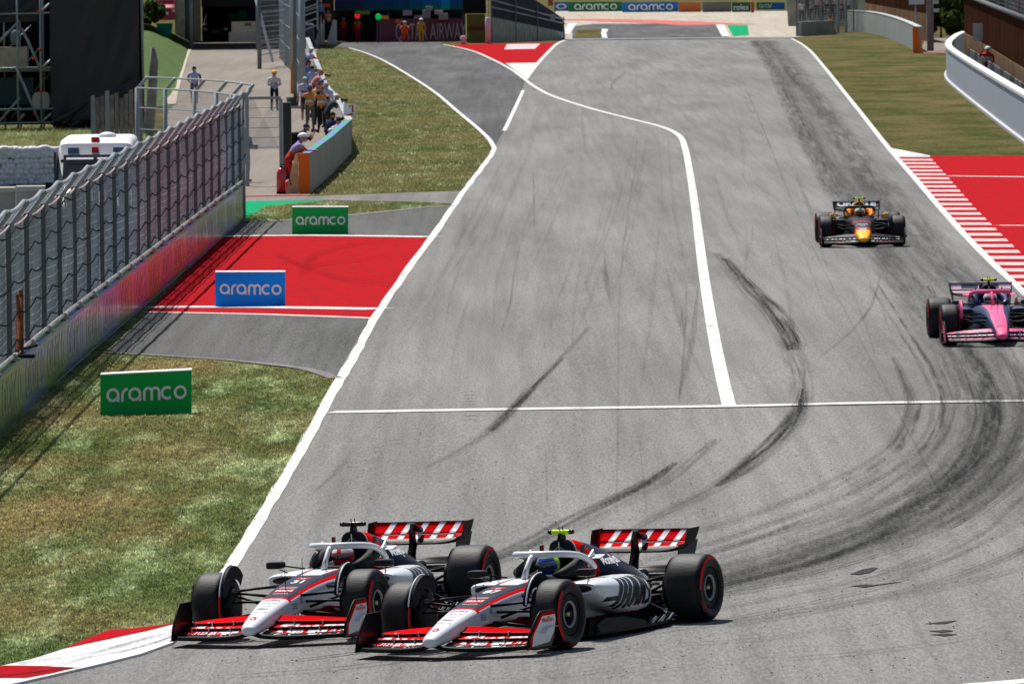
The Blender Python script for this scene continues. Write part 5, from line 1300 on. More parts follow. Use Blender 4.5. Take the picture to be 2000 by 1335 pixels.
# ---- red fire extinguisher trolley, blue cool box, orange marker post
p = at(549, 379); e = empty('fire_extinguisher', p); tag(e, 'red fire extinguisher standing by the sloped barrier foot', 'fire extinguisher')
MB().tube([(0, 0, .05), (0, 0, .62), (0, 0, .72), (0, 0, .76)], [.13, .13, .08, .03], 16).build('cylinder', mat('extinguisher_red', (.50, .008, .02), .35, coat=.4), e, True)
MB().box(-.13, .13, -.13, .13, 0, .06).build('base_ring', BLACK, e); MB().tube([(0, 0, .74), (0, 0, .84), (.1, 0, .86)], .02, 6).build('valve', BLACK, e); MB().tube([(.02, 0, .80), (.2, 0, .6), (.3, 0, .25)], .015, 6).build('hose', BLACK, e)
p = at(558, 378); o = MB().tube([(0, 0, 0), (0, 0, .25), (.0, 0, .38)], [.12, .12, .07], 12).build('fuel_can', mat('extinguisher_red', ()), None, True, loc=p + Vector((.05, .3, 0))); tag(o, 'small red canister behind the fire extinguisher', 'canister')
p = at(569, 374); e = empty('cool_box', p); tag(e, 'blue bag with a pale lid on the ground by the marshal', 'bag')
MB().box(-.22, .22, -.15, .15, 0, .26).build('box_body', mat('cool_blue', (.05, .14, .26), .6), e); MB().box(-.23, .23, -.16, .16, .26, .32).build('lid', mat('cool_blue_lid', (.28, .45, .58), .6), e); MB().tube([(-.2, -.1, .36), (0, 0, .48), (.2, .1, .38)], .05, 8).build('folded_cloth', mat('navy_cloth', (.02, .03, .12), .8), e)

# ---- tall fence frames and poles beyond the gate
def pole(name, px, pyb, pyt, r, m, label, cat='pole', grp=None):
    p = at(px, pyb); o = MB().tube([(0, 0, 0), (0, 0, (pyb - pyt) / S(p))], r, 10).build(name, m, None, True, loc=p); return tag(o, label, cat, grp)
pole('fence_post', 577, 212, -60, .09, G_GALVD, 'tall grey steel post standing in the small planter', 'post')
pole('fence_post', 592, 214, -60, .12, G_GALV, 'tall thick pale steel post just right of the orange-footed pole', 'post')
ow = empty('marker_pole', at(572, 183)); tag(ow, 'orange wooden finial post standing against the tall steel posts', 'post')
oc = mat('ochre_wood', (.50, .19, .03), .7); MB().tube([(0, 0, 0), (0, 0, 1.25), (0, 0, 1.35)], [.12, .09, .03], 10).build('shaft', oc, ow, True); MB().ell((0, 0, 1.42), .10, .10, .10).build('ball_top', oc, ow, True)
MB().tube([(0, 0, 1.5), (0, 0, 6)], .05, 8).build('upper_pole', mat('tan_pole_pale', (.42, .36, .30), .6), ow, True)
pp = at(572, 212); e = empty('planter', pp); tag(e, 'dark green tub at the foot of the tall posts', 'planter')
MB().tube([(0, 0, 0), (0, 0, .5)], [.22, .3], 12).build('tub', mat('dark_green_tub', (.04, .07, .06), .7), e, True); MB().box(-.3, .55, -.4, .0, 0, .12).build('plinth', G_CONC, e)
tf = empty('tall_fence', at(560, 175)); tag(tf, 'tall wire mesh fence running away beside the service road', 'fence')
TP = [(594, 208), (588, 180), (580, 158), (570, 140), (558, 128), (548, 115)]
TQ = [at(*p) - tf.location for p in TP]
for i, p in enumerate(TQ):
    MB().tube([p, p + Vector((0, 0, 5.5))], .08, 8).build('fence_post', G_GALV, tf, True)
    if i:
        o_ = TQ[i - 1]; d = p - o_; q = MB(); n = int(d.length / .16)
        for k in range(n): q.tube([o_ + d * (k / n), o_ + d * (k / n) + Vector((0, 0, 5.5))], .003, 3, caps=False)
        for k in range(24): q.tube([o_ + Vector((0, 0, 5.5 * k / 24)), p + Vector((0, 0, 5.5 * k / 24))], .003, 3, caps=False)
        q.build('mesh_panel', G_WIRE, tf)
        for z_ in (1.2, 2.4, 3.6, 4.8): MB().tube([o_ + Vector((0, 0, z_)), p + Vector((0, 0, z_))], .035, 6).build('cross_rail', G_GALVD, tf)
# louvred frames of the tall fence (slanted bars seen between the poles)
e = empty('louvred_screen', at(604, 128)); tag(e, 'grey screen of slanting bars beside the tall posts', 'screen')
for k in range(9): MB().tube([(-.55, 0, 2.0 + .42 * k), (.50, 0, 2.35 + .42 * k)], .045, 6).build('slanting_bar', G_GALV, e)
MB().tube([(.52, 0, 2.1), (.52, 0, 6.5)], .05, 8).build('frame_post', G_GALV, e)
pole('fence_post', 507, 135, -40, .13, G_GALVD, 'grey post standing alone in front of the white barriers', 'post')
e = empty('tall_mesh_panel', at(530, 128)); tag(e, 'see-through wire panel in front of the white barriers', 'fence')
a_, b_ = at(508, 135) - e.location, at(558, 128) - e.location
q = MB(); d = b_ - a_
for k in range(40): q.tube([a_ + d * (k / 40) + Vector((0, 0, .3)), a_ + d * (k / 40) + Vector((0, 0, 4.8))], .006, 3, caps=False)
for k in range(16): q.tube([a_ + Vector((0, 0, .3 + .3 * k)), b_ + Vector((0, 0, .3 + .3 * k))], .006, 3, caps=False)
q.build('mesh_panel', G_WIRE, e)
for z_ in (.8, 1.6, 2.4, 3.2): MB().tube([a_ + Vector((0, 0, z_)), b_ + Vector((0, 0, z_ + .05))], .03, 6).build('cross_rail', G_GALVD, e)
pl = at(533, 128); e = MB().tube([(0, 0, .2), (-1.15, 1.0, 4.6)], .085, 8).build('leaning_pole', mat('pale_steel', (.52, .54, .53), .5), None, True, loc=pl); tag(e, 'pale steel pole leaning left above the man in the yellow cap', 'pole')

# ---- portal of the service road
D = at(430, 83); SD = S(D)
por = empty('bridge_portal', D); tag(por, 'dark service-road bridge with a grey concrete pillar and slatted side panel', 'bridge')
def pxx(px, Y): return atY(px, 83, Y).x - por.location.x
x348, x362, x393, x505, x620 = (pxx(v, D.y) for v in (347, 362, 393, 508, 620))
q = MB(); q.box(x348, x362, -.5, .4, -.3, 4.6); q.build('pillar', mat('weathered_concrete', (.36, .38, .35), .9, var=.4, vscale=2), por)
for k in range(8):
    xa = x362 + (x393 - x362) * k / 8; MB().box(xa + .01, xa + (x393 - x362) / 8 - .01, -.3 + .02 * (k % 2), .1, -.1, 4.6).build('panel_slat', mat('slate_panel', (.09, .105, .125), .6), por)
MB().box(x348 - 8, x505 + 5.0, -50, -3, 4.4, 5.4).build('deck', G_CONC, por); MB().box(x393 - 1.5, x505 + 1.0, 1.6, 14, 4.3, 5.4).build('rear_deck', G_CONC, por)  # front deck stretched toward the camera, out of frame, added to shade the road
MB().box(x348 - .2, x362 - .02, .5, 14, -.2, 4.3).build('abutment', G_CONC, por)
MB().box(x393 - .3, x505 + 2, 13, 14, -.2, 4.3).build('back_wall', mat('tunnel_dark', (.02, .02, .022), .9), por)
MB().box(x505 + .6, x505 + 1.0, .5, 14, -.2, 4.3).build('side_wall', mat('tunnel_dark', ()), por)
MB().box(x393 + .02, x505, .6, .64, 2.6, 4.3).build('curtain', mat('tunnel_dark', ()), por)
# dark red car in the portal
def small_car(px0, px1, pyb, pyt, m, label, Yoff=2.0):
    p = at((px0 + px1) / 2, pyb); e = empty('parked_car', p + Vector((0, Yoff, 0))); tag(e, label, 'car'); s_ = S(p); w = (px1 - px0) / s_ / 2; h = (pyb - pyt) / s_
    V, F, _ = loft([(0, 0, w * .90, .25, h * .5, 5, 0), (.15, 0, w * .98, .2, h * .56, 5, 0), (1.0, 0, w, .2, h * .64, 5, 0), (3.6, 0, w, .2, h * .66, 5, 0), (4.2, 0, w * .95, .25, h * .6, 5, 0)], 28)
    autosmooth(MB().add(V, F).build('body', m, e, True), 45)
    V, F, _ = loft([(.9, 0, w * .82, h * .55, h * .66, 5, .12), (1.5, 0, w * .80, h * .55, h * .97, 5, .14), (1.9, 0, w * .78, h * .55, h, 5, .14), (3.2, 0, w * .76, h * .55, h * .97, 5, .14), (3.9, 0, w * .7, h * .55, h * .7, 5, .1)], 28)
    autosmooth(MB().add(V, F).build('cabin', m, e, True), 45)
    MB().add([(-w * .72, 1.02, h * .66), (w * .72, 1.02, h * .66), (w * .62, 1.47, h * .92), (-w * .62, 1.47, h * .92)], [(0, 1, 2, 3)]).build('windscreen', C_GLASS, e)
    for s in (1, -1):
        MB().box(s * w * .72 - .14, s * w * .72 + .14, -.02, .02, h * .36, h * .46).build('headlight', C_METAL, e)
        for yy in (.8, 3.3): MB().lathe([(0, -.1), (.3, -.1), (.31, .0), (.3, .1), (0, .1)], 20, M=Matrix.Translation((s * (w - .12), yy, .31))).build('wheel', C_SIDE, e, True)
    MB().box(-.28, .28, -.03, .0, h * .28, h * .36).build('number_plate', S_WHT, e)
    return e
small_car(393, 449, 80.5, 24, mat('wine_red_paint', (.09, .012, .02), .35, spec=.3), 'dark wine-red car parked in the shade of the bridge', .8)
# white concrete barriers by the portal
for i, (a_, b_, pb, pt) in enumerate(((447, 500, 79, 59), (447, 500, 60, 39))):
    p = at(474, 82.3); s_ = S(p); x0, x1 = (a_ - 474) / s_, (b_ - 474) / s_
    o = MB().box(x0 + (.2 if i else 0), x1, .0 + .15 * i, .7 + .1 * i, 0 if not i else .74, .73 if not i else 1.5).build('white_barrier_block', mat('off_white_block', (.80, .77, .70), .8, var=.1), None, loc=p); tag(o, 'lower white concrete block at the bridge mouth' if not i else 'upper white block with a small grey plate, stacked at the bridge mouth', 'barrier block')
    if i: MB().box(.15, .62, .11, .16, 1.18, 1.38).build('plate', G_GALVD, o)

# green embankment left of the portal
V = []; F = []; nx, ny = 14, 14
A0 = [at(280, 150), at(372, 92), at(352, 150), at(335, 210)]
rng = random.Random(3)
p00 = at(374, 84); p01 = at(336, 212)
for j in range(ny + 1):
    tY = j / ny; ex = p00.lerp(p01, tY)
    for i in range(nx + 1):
        u = i / nx; w_ = 6.0 * u
        z = 1.5 * (1 - (1 - min(1, u * 1.6)) ** 1.5) * (1 - .75 * sstep(.45, 1.0, tY)) + rng.uniform(-.05, .05)
        V.append((ex.x - w_, ex.y, gz(ex.x - w_, ex.y) + max(0.01, z) if u else .01))
for j in range(ny):
    for i in range(nx): a = j * (nx + 1) + i; F.append((a, a + nx + 1, a + nx + 2, a + 1))
tag(mk('embankment', V, F, M_GLUSH, smooth=True), kind='structure')
ribbon('service_kerb', [(374, 86), (362, 110), (352, 140), (342, 172), (334, 205)], .45, .05, mat('kerb_stone', (.42, .36, .28), .9), k=3)
# bin, bush and red truck above the slope
p = at(322, 96); e = empty('rubbish_bin', p + Vector((0, 0, 0))); tag(e, 'teal plastic tub on the grass slope', 'tub')
zb = .85 ; MB().tube([(0, 0, zb), (0, 0, zb + .85), (0, 0, zb + .92)], [.42, .56, .60], 16).build('tub', mat('teal_plastic', (.02, .30, .22), .5), e, True)
mat('bark', (.07, .05, .035), .9, var=.3)
def leafball(name, c, rx, rz, n, m, label, cat='shrub', seed=1, sz=.10, trunk=None, grp=None, parts=None):
    rs = np.random.RandomState(seed); e = empty(name, c); tag(e, label, cat, grp)
    k = max(10, int(rx * 5)); cs = np.column_stack([rs.uniform(-rx, rx, k) * .7, rs.uniform(-rx, rx, k) * .7, rs.uniform(.15, .85, k) * rz]); rr = rs.uniform(.3, .55, k) * rx
    ci = rs.randint(0, k, n); d = rs.normal(size=(n, 3)); d /= np.linalg.norm(d, axis=1)[:, None]; r = rr[ci] * rs.uniform(.55, 1.0, n)
    P_ = cs[ci] + d * r[:, None] * np.array([1, 1, .8]); P_[:, 2] = np.maximum(P_[:, 2], .03)
    a = rs.normal(size=(n, 3)); a /= np.linalg.norm(a, axis=1)[:, None]; b = np.cross(a, d); b /= np.linalg.norm(b, axis=1)[:, None] + 1e-6
    s_ = rs.uniform(.6, 1.3, n)[:, None] * sz; V = np.stack([P_ - a * s_, P_ + b * s_ * .6, P_ + a * s_, P_ - b * s_ * .6], 1).reshape(-1, 3)
    me = bpy.data.meshes.new('crown'); me.vertices.add(4 * n); me.vertices.foreach_set('co', V.reshape(-1)); me.loops.add(4 * n); me.loops.foreach_set('vertex_index', np.arange(4 * n)); me.polygons.add(n)
    me.polygons.foreach_set('loop_start', np.arange(0, 4 * n, 4)); me.update(calc_edges=True); me.materials.append(m)
    o = bpy.data.objects.new('crown' if trunk else 'foliage', me); COL.objects.link(o); o.parent = e
    if trunk:
        o.location.z = trunk; q = MB(); q.tube([(0, 0, 0), (.05 * rx, 0, trunk * .6), (0, 0, trunk + rz * .4)], [rx * .09, rx * .07, rx * .03], 8)
        for k in range(5):
            t = k * 1.3; q.tube([(0, 0, trunk * .8 + .1 * k), (rx * .45 * math.cos(t), rx * .45 * math.sin(t), trunk + rz * .45)], [rx * .035, rx * .012], 6)
        q.build('trunk', mat('bark', (.07, .05, .035), .9, var=.3), e, True)
    else: MB().tube([(0, 0, 0), (0, 0, rz * .5)], [.05 * rx, .02 * rx], 6).build('stem', mat('bark', ()), e)
    return e
def leafm(name, rgb):
    m = mat(name, rgb, .7, var=.45, vscale=1.5, spec=.2); nt = m.node_tree; b = nt.nodes['Principled BSDF']
    t = nt.nodes.new('ShaderNodeBsdfTranslucent'); mx = nt.nodes.new('ShaderNodeMixShader'); mx.inputs[0].default_value = .4
    src = b.inputs['Base Color'].links[0].from_socket; nt.links.new(src, t.inputs[0]); nt.links.new(b.outputs[0], mx.inputs[1]); nt.links.new(t.outputs[0], mx.inputs[2]); nt.links.new(mx.outputs[0], nt.nodes['Material Output'].inputs[0]); return m
L_DK = leafm('leaf_dark', (.030, .055, .016)); L_MD = leafm('leaf_mid', (.06, .095, .02)); L_OL = leafm('leaf_olive', (.085, .09, .035))
leafball('bush', at(300, 84) + Vector((-.1, -2, 1.2)), 1.0, 2.0, 3500, L_MD, 'dark green bush above the teal tub on the slope', seed=4, sz=.12)
e = small_car(300, 348, 62, 5, mat('truck_red', (.30, .02, .05), .4, spec=.3), 'dark red vehicle parked behind the bush and grey pillar', 1.0); e.location.z += .75; e.location.y -= 3
p = at(340, 40); o = MB().box(-.3, .3, 0, .3, 2.2, 3.0).build('white_box', S_WHT, None, loc=p); tag(o, 'small white box sticking up behind the red vehicle', 'box')
# slanted timber fence and palings between the scaffold and return fence
TIM = mat('weathered_timber', (.24, .22, .19), .9, var=.4, vscale=3, bump=.2)
pf = empty('paling_fence', at(225, 295)); tag(pf, 'grey weathered paling fence below the black tarpaulin', 'fence')
rr_ = random.Random(5)
for k in range(11):
    px = 182 + k * 9.3; a_ = at(px, 300 - k * 1.0) - pf.location; big = k in (0, 3); h_ = (300 - (195 if not big else 188) + (k * 1.0)) / 56.0 + rr_.uniform(-.12, .12)
    V = [(a_.x - .075, a_.y, a_.z), (a_.x + .075 + .03 * big, a_.y, a_.z), (a_.x + .08, a_.y, a_.z + h_), (a_.x - .06, a_.y, a_.z + h_ - .03)]
    MB().add(V + [(v[0], v[1] + .05, v[2]) for v in V], [(0, 1, 2, 3), (7, 6, 5, 4), (1, 5, 6, 2), (0, 3, 7, 4), (3, 2, 6, 7)]).build('paling' if not big else 'fence_post', TIM if not big else G_GALV, pf)
for z_ in (.5, 1.3): MB().box(at(182, 300).x - pf.location.x, at(278, 292).x - pf.location.x, .06, .11, z_, z_ + .07).build('fence_rail', TIM, pf)
o = MB().tube([(0, 0, 0), (.15, 0, 1.2), (.28, 0, 2.8), (.25, 0, 3.4)], [.22, .20, .16, .10], 8).build('timber_post', TIM, None, True, loc=at(288, 268)); tag(o, 'leaning grey timber post behind the curved return fence', 'post')

# ---- white bundled tyre barrier
tb = empty('tyre_barrier', at(40, 362)); tag(tb, 'barrier of tyre bundles wrapped in white sheeting behind the concrete blocks', 'tyre barrier')
TW = mat('white_wrap', (.74, .74, .79), .55, var=.25, vscale=6, bump=.3, bscale=14)
bm_ = MB(); bm_.ell((0, 0, 0), .115, .14, .115, 12, 8); b0 = None
bb = tb.location; sS = S(bb)
for r_ in range(7):
    for k in range(16):
        px = -25 + k * 9.6 + (r_ % 2) * 3 + rr_.uniform(-1.5, 1.5); py = 358 - r_ * 10.5 + rr_.uniform(-1, 1) - k * .15
        if px > 118: continue
        if b0 is None: o = bm_.build('tyre_bundle', TW, tb, True); b0 = o.data
        else: o = bpy.data.objects.new('tyre_bundle', b0); COL.objects.link(o); o.parent = tb
        o.location = ((px - 40) / sS, rr_.uniform(-.05, .05), (362 - py) / sS); o.scale = (rr_.uniform(.75, 1.25), 1, rr_.uniform(.8, 1.25)); o.rotation_euler = (0, rr_.uniform(-.4, .4), 0)
for zt in (1.07, .95):
    q = MB(); q.tube([((px - 40) / sS, -.02, zt + .03 * math.sin(px * .09) + .02 * math.sin(px * .23)) for px in range(-30, 122, 6)], .11, 10); q.build('top_wrap', TW, tb, True)
MB().box(-1.2, 1.25, .1, .5, 0, 1.05).build('wrapped_core', TW, tb)
cbp = [(-46, 8, 366), (8, 36, 366), (38, 104, 363)]
for i, (a_, b_, pt) in enumerate(((-60, 30.5, 366), (33, 108, 363))):
    p = at((a_ + b_) / 2, 446); s_ = S(p); w = (b_ - a_) / s_ / 2
    e = empty('concrete_block', p); tag(e, ['pale concrete block at the left edge, left of the joint', 'pale concrete block nearer the ambulance, right of the joint'][i], 'concrete block', 'concrete blocks below the tyre bundles')
    MB().box(-w, w, -.3, .3, 0, (446 - pt) / s_ - .12).build('block_body', G_CONC, e); MB().box(-w - .01, w + .01, -.33, .5, (446 - pt) / s_ - .12, (446 - pt) / s_).build('block_cap', G_CONCW, e)
# dark service yard behind the fence
sheet('yard', [(-60, 372), (330, 372), (330, 400), (440, 415), (-20, 850), (-400, 850)], O, M_PATH)

# ---- ambulance
p = at(183, 480); s_ = S(p)
am = empty('ambulance', p, 0, 'white ambulance with blue lights and red cross marks, behind the debris fence', 'ambulance')
WHP = mat('van_white', (.70, .70, .70), .4, coat=.2)
sec = [(-.15, 0, .93, .35, .95, 5, 0), (.0, 0, .98, .30, 1.10, 6, 0), (.9, 0, .99, .28, 1.28, 6, 0), (1.25, 0, .985, .28, 1.45, 6, 0), (1.9, 0, .95, .28, 2.12, 9, .02), (2.1, 0, .95, .3, 2.44, 12, .03), (2.5, 0, .94, .3, 2.57, 12, .03), (5.4, 0, .94, .3, 2.60, 12, .03)]
sec = [(a, b, c, d, e_, f, g_) for a, b, c, d, e_, f, g_ in sec]
V, F, _ = loft(sec, 48); ab = MB().add(V, F).build('body', WHP, am, True); autosmooth(ab, 40)
V = [(-.80, 1.24, 1.40), (.80, 1.24, 1.40), (.78, 1.88, 2.07), (-.78, 1.88, 2.07)]
mk('windscreen', [(v[0], v[1] - .10, v[2] + .10) for v in V], [(0, 1, 2, 3)], mat('dark_windscreen', (.022, .025, .028), .1, spec=.3), am)
for s in (1, -1):
    MB().box(s * .55 - .13, s * .55 + .13, 1.94, 2.12, 2.20, 2.34).build('blue_light', mat('blue_lens', (.02, .10, .22), .2, coat=.5), am)
    MB().box(s * 1.12 - .09, s * 1.12 + .09, 1.2, 1.3, 1.18, 1.52).build('mirror', BLACK, am); MB().tube([(s * .92, 1.25, 1.25), (s * 1.1, 1.25, 1.3)], .02, 6).build('mirror_arm', BLACK, am)
    MB().box(s * .96 - .035, s * .96 + .02, 1.3, 2.3, 1.2, 2.25).build('door_pillar', mat('slate_trim', (.04, .045, .06), .4), am)
    MB().box(s * .6 - .18, s * .6 + .18, -.2, -.1, .75, .95).build('headlight', C_METAL, am)
    for yy in (.9, 4.3): MB().lathe([(0, -.12), (.33, -.12), (.35, 0), (.33, .12), (0, .12)], 24, M=Matrix.Translation((s * .86, yy, .35))).build('wheel', C_SIDE, am, True)
MB().tube([(-.85, 1.86, 2.02), (-.45, 1.80, 2.10), (0, 1.78, 2.12), (.45, 1.80, 2.10), (.85, 1.86, 2.02)], .035, 6).build('roof_band', mat('slate_trim', ()), am, True)
MB().box(-.035, .035, 1.28, 1.84, 1.45, 2.14, M=None).build('screen_divider', mat('slate_trim', ()), am)
RC = mat('cross_red', (.62, .02, .03), .5)
MB().box(-.10, .06, 1.93, 2.06, 2.22, 2.35).build('cross_mark', RC, am); MB().box(-.12, .07, 2.20, 2.45, 2.48, 2.585).build('cross_mark', RC, am)
MB().ell((.25, 3.0, 2.60), .22, .22, .10, 14, 8).build('roof_vent', WHP, am, True)
mk('visor_band', [(-.72, 1.62, 2.06), (.66, 1.62, 2.06), (.64, 1.66, 2.105), (-.70, 1.66, 2.105)], [(0, 1, 2, 3)], S_WHT, am)

# ---- scaffold with black tarpaulin, upper left
sb = at(90, 258); SS = S(sb)
sc = empty('scaffold_tower', sb); tag(sc, 'steel scaffold tower with diagonal braces, stacked crates and black sheeting at the upper left', 'scaffold')
GT = mat('scaffold_tube', (.30, .33, .32), .5, metal=.3, var=.2)
def sx(px): return (px - 90) / SS
def sz(py): return (258 - py) / SS
def tubeP(a, b, r=.045, y=0.0, y2=None, name='scaffold_tube'):
    MB().tube([(sx(a[0]), y, sz(a[1])), (sx(b[0]), y if y2 is None else y2, sz(b[1]))], r, 8).build(name, GT, sc, True)
for px, yb in ((36, 262), (81, 262), (-30, 262)): tubeP((px, yb), (px, -60))
for py in (240, 213, 133, 27, -40): tubeP((-40, py), (105, py - 1), .035)
for a, b in (((0, 82), (40, 40)), ((45, 55), (80, 133)), ((34, 133), (78, 241)), ((0, 236), (40, 190)), ((80, 240), (100, 222)), ((84, 133), (100, 118)), ((78, 27), (100, 8)), ((-35, 133), (0, 82)), ((36, 235), (48, 222))): tubeP(a, b, .05)
for a, b in (((0, 180), (80, 90)), ((20, 230), (100, 140)), ((0, 110), (60, 50))): tubeP(a, b, .025, 1.2)
for px in (36, 81, 5): tubeP((px, 262), (px, -60), .035, 2.2)
for (px, py) in ((81, 97), (68, 115), (81, 178), (69, 222), (35, 250), (76, 22)): MB().tube([(sx(px), 0, sz(py) - .05), (sx(px), 0, sz(py) + .05)], .06, 8).build('red_clamp', mat('clamp_red', (.6, .05, .04), .5), sc, True)
CRATE = mat('crate_tan', (.42, .36, .29), .8, var=.2)
TARP = mat('black_tarpaulin', (.034, .034, .037), .55, spec=.3, bump=.25, bscale=3)
def tarp(name, c4, y, fold, seed):
    """hung sheet with soft diagonal folds"""
    n = 34; V = []; F = []; rs = random.Random(seed); ph = [rs.uniform(0, 6) for _ in range(6)]
    for j in range(n + 1):
        for i in range(n + 1):
            u, v = i / n, j / n
            a = Vector(c4[0]).lerp(Vector(c4[1]), u); b = Vector(c4[3]).lerp(Vector(c4[2]), u); p = a.lerp(b, v)
            d = fold * (math.sin(9 * (u + v * .9) + ph[0]) * .5 + math.sin(17 * (u * .8 + v * 1.1) + ph[1]) * .3 + .35 * math.sin(31 * (u + v * .5) + ph[2]) + .5 * math.sin(5 * (u - v) + ph[3]))
            V.append((sx(p.x), y + d, sz(p.y)))
            if i and j: k = j * (n + 1) + i; F.append((k - n - 2, k - n - 1, k, k - 1))
    o = mk(name, V, F, TARP, sc, smooth=True); md = o.modifiers.new('thickness', 'SOLIDIFY'); md.thickness = .01; return o
tarp('tarpaulin', [(100, -70), (274, -70), (274, 225), (100, 245)], -.05, .14, 2)
tarp('tarpaulin', [(-60, -70), (76, -70), (76, 42), (-60, 46)], .25, .10, 5)
tarp('tarpaulin', [(100, 236), (274, 150), (262, 200), (140, 247)], -.12, .08, 8)
MB().box(sx(-60), sx(100), 2.6, 2.7, 0.25, sz(-60)).build('back_sheet', mat('tarp_back', (.012, .012, .014), .9), sc)
MB().box(sx(100), sx(280), 1.5, 1.6, 0.0, sz(-60)).build('back_sheet', mat('tarp_back', ()), sc)
MB().tube([(sx(281), 0, sz(158)), (sx(279), 0, sz(-60))], .05, 8).build('scaffold_tube', GT, sc, True)
MB().box(sx(276), sx(279.5), .05, 1.5, sz(160), sz(-60)).build('side_sheet', mat('tarp_back', ()), sc)
cs_ = [((0, 53), (92, 140), 'large tan crate on the upper scaffold deck', .8), ((60, 98), (178, 212), 'pale rounded load standing on the lower scaffold deck beside the tarpaulin', .6)]
o = MB().box(sx(0), sx(53), .6, 1.9, sz(138), sz(92)).build('crate', CRATE, None, loc=sb); tag(o, 'large tan crate on the upper scaffold deck', 'crate')
V, F, _ = loft([(.5, sx(79), .33, sz(212), sz(180), 3.5, .1), (1.5, sx(79), .33, sz(212), sz(180), 3.5, .1)], 24); o = MB().add(V, F).build('water_drum', mat('drum_cream', (.55, .48, .40), .7), None, True, loc=sb); autosmooth(o, 40); tag(o, 'cream coloured drum on the lower scaffold deck beside the tarpaulin', 'drum')
o = MB().box(sx(-30), sx(62), .7, 1.8, sz(205), sz(152)).build('generator', mat('dark_teal', (.03, .05, .05), .5), None, loc=sb); tag(o, 'dark teal box under the tan crate in the scaffold', 'generator')
V, F, _ = loft([(.6, sx(30), .20, sz(88), sz(58), 2, 0), (1.4, sx(30), .20, sz(88), sz(58), 2, 0)], 18); o = MB().add(V, F).build('spotlight', mat('spot_grey', (.16, .2, .22), .4), None, True, loc=sb); tag(o, 'grey round lamp housing on top of the tan crate', 'lamp')
for k, (pa, pb_) in enumerate(((133, 140), (213, 216))): MB().box(sx(-50), sx(98), .4, 2.4, sz(pb_), sz(pa + 2)).build('deck_board', TIM, sc)
# grass bank under the scaffold
sheet('scaffold_lawn', [(-200, 250), (290, 235), (285, 290), (110, 292), (-200, 296)], 2 * O, M_GLUSH)
blades('grass', [(-100, 252), (290, 238), (285, 290), (110, 292), (-100, 296)], 90000, .06, .2, 9)
# ================================================================== people
SKIN = mat('skin', (.42, .22, .15), .6, spec=.2); SKIND = mat('skin_dark', (.16, .08, .05), .6, spec=.2)
_cl = {}
def cloth(rgb):
    k = 'cloth_%02x%02x%02x' % tuple(int(c * 255) for c in rgb)
    return mat(k, rgb, .85, var=.15, vscale=6, spec=.1)
POSES = {  # joints in metres for 1.75 m, x right, y ahead, z up: neck, shoulders, elbows, wrists (R, L), hips, knees, ankles
 'stand': dict(),
 'crossed': dict(elR=(.25, .02, 1.12), wrR=(-.02, .24, 1.17), elL=(-.25, .02, 1.12), wrL=(.04, .26, 1.13)),
 'walk': dict(elR=(.25, -.12, 1.15), wrR=(.24, .06, .98), elL=(-.25, .08, 1.16), wrL=(-.2, .26, 1.08), knR=(.1, .16, .52), anR=(.1, .10, .10), knL=(-.1, -.06, .50), anL=(-.1, -.28, .14)),
 'lean': dict(pel=(0, -.22, .92), chest=(0, .02, 1.30), neck=(0, .10, 1.42), head=(0, .20, 1.56), shR=(.19, .06, 1.34), shL=(-.19, .06, 1.34), elR=(.25, .26, 1.16), wrR=(.14, .46, 1.18), elL=(-.25, .26, 1.16), wrL=(-.12, .46, 1.18), knR=(.1, -.12, .50), knL=(-.1, -.24, .50), anR=(.1, -.10, .08), anL=(-.1, -.34, .08)),
 'shoot': dict(elR=(.27, .12, 1.20), wrR=(.08, .26, 1.50), elL=(-.24, .18, 1.18), wrL=(-.06, .34, 1.46)),
 'bentshoot': dict(pel=(0, -.18, .86), chest=(0, .06, 1.18), neck=(0, .16, 1.30), head=(0, .24, 1.44), shR=(.19, .12, 1.22), shL=(-.19, .12, 1.22), elR=(.26, .26, 1.02), wrR=(.08, .44, 1.30), elL=(-.24, .30, 1.0), wrL=(-.06, .48, 1.27), knR=(.12, .10, .48), knL=(-.12, .02, .46), anR=(.12, -.06, .08), anL=(-.12, -.2, .08)),
 'kneel': dict(pel=(0, -.1, .50), chest=(0, .0, .90), neck=(0, .06, 1.04), head=(0, .10, 1.20), shR=(.19, .02, .97), shL=(-.19, .02, .97), elR=(.26, .18, .80), wrR=(.08, .32, 1.05), elL=(-.24, .22, .76), wrL=(-.06, .36, 1.02), hiR=(.1, -.08, .48), hiL=(-.1, -.08, .48), knR=(.14, .34, .50), anR=(.14, .28, .08), knL=(-.12, .16, .10), anL=(-.12, -.28, .10)),
 'onearm': dict(elR=(.34, .10, 1.30), wrR=(.16, .20, 1.58), elL=(-.25, .04, 1.12), wrL=(-.18, .22, .98)),
 'hold': dict(elR=(.25, .04, 1.14), wrR=(.12, .26, 1.08), elL=(-.25, .04, 1.14), wrL=(-.12, .26, 1.08)),
}
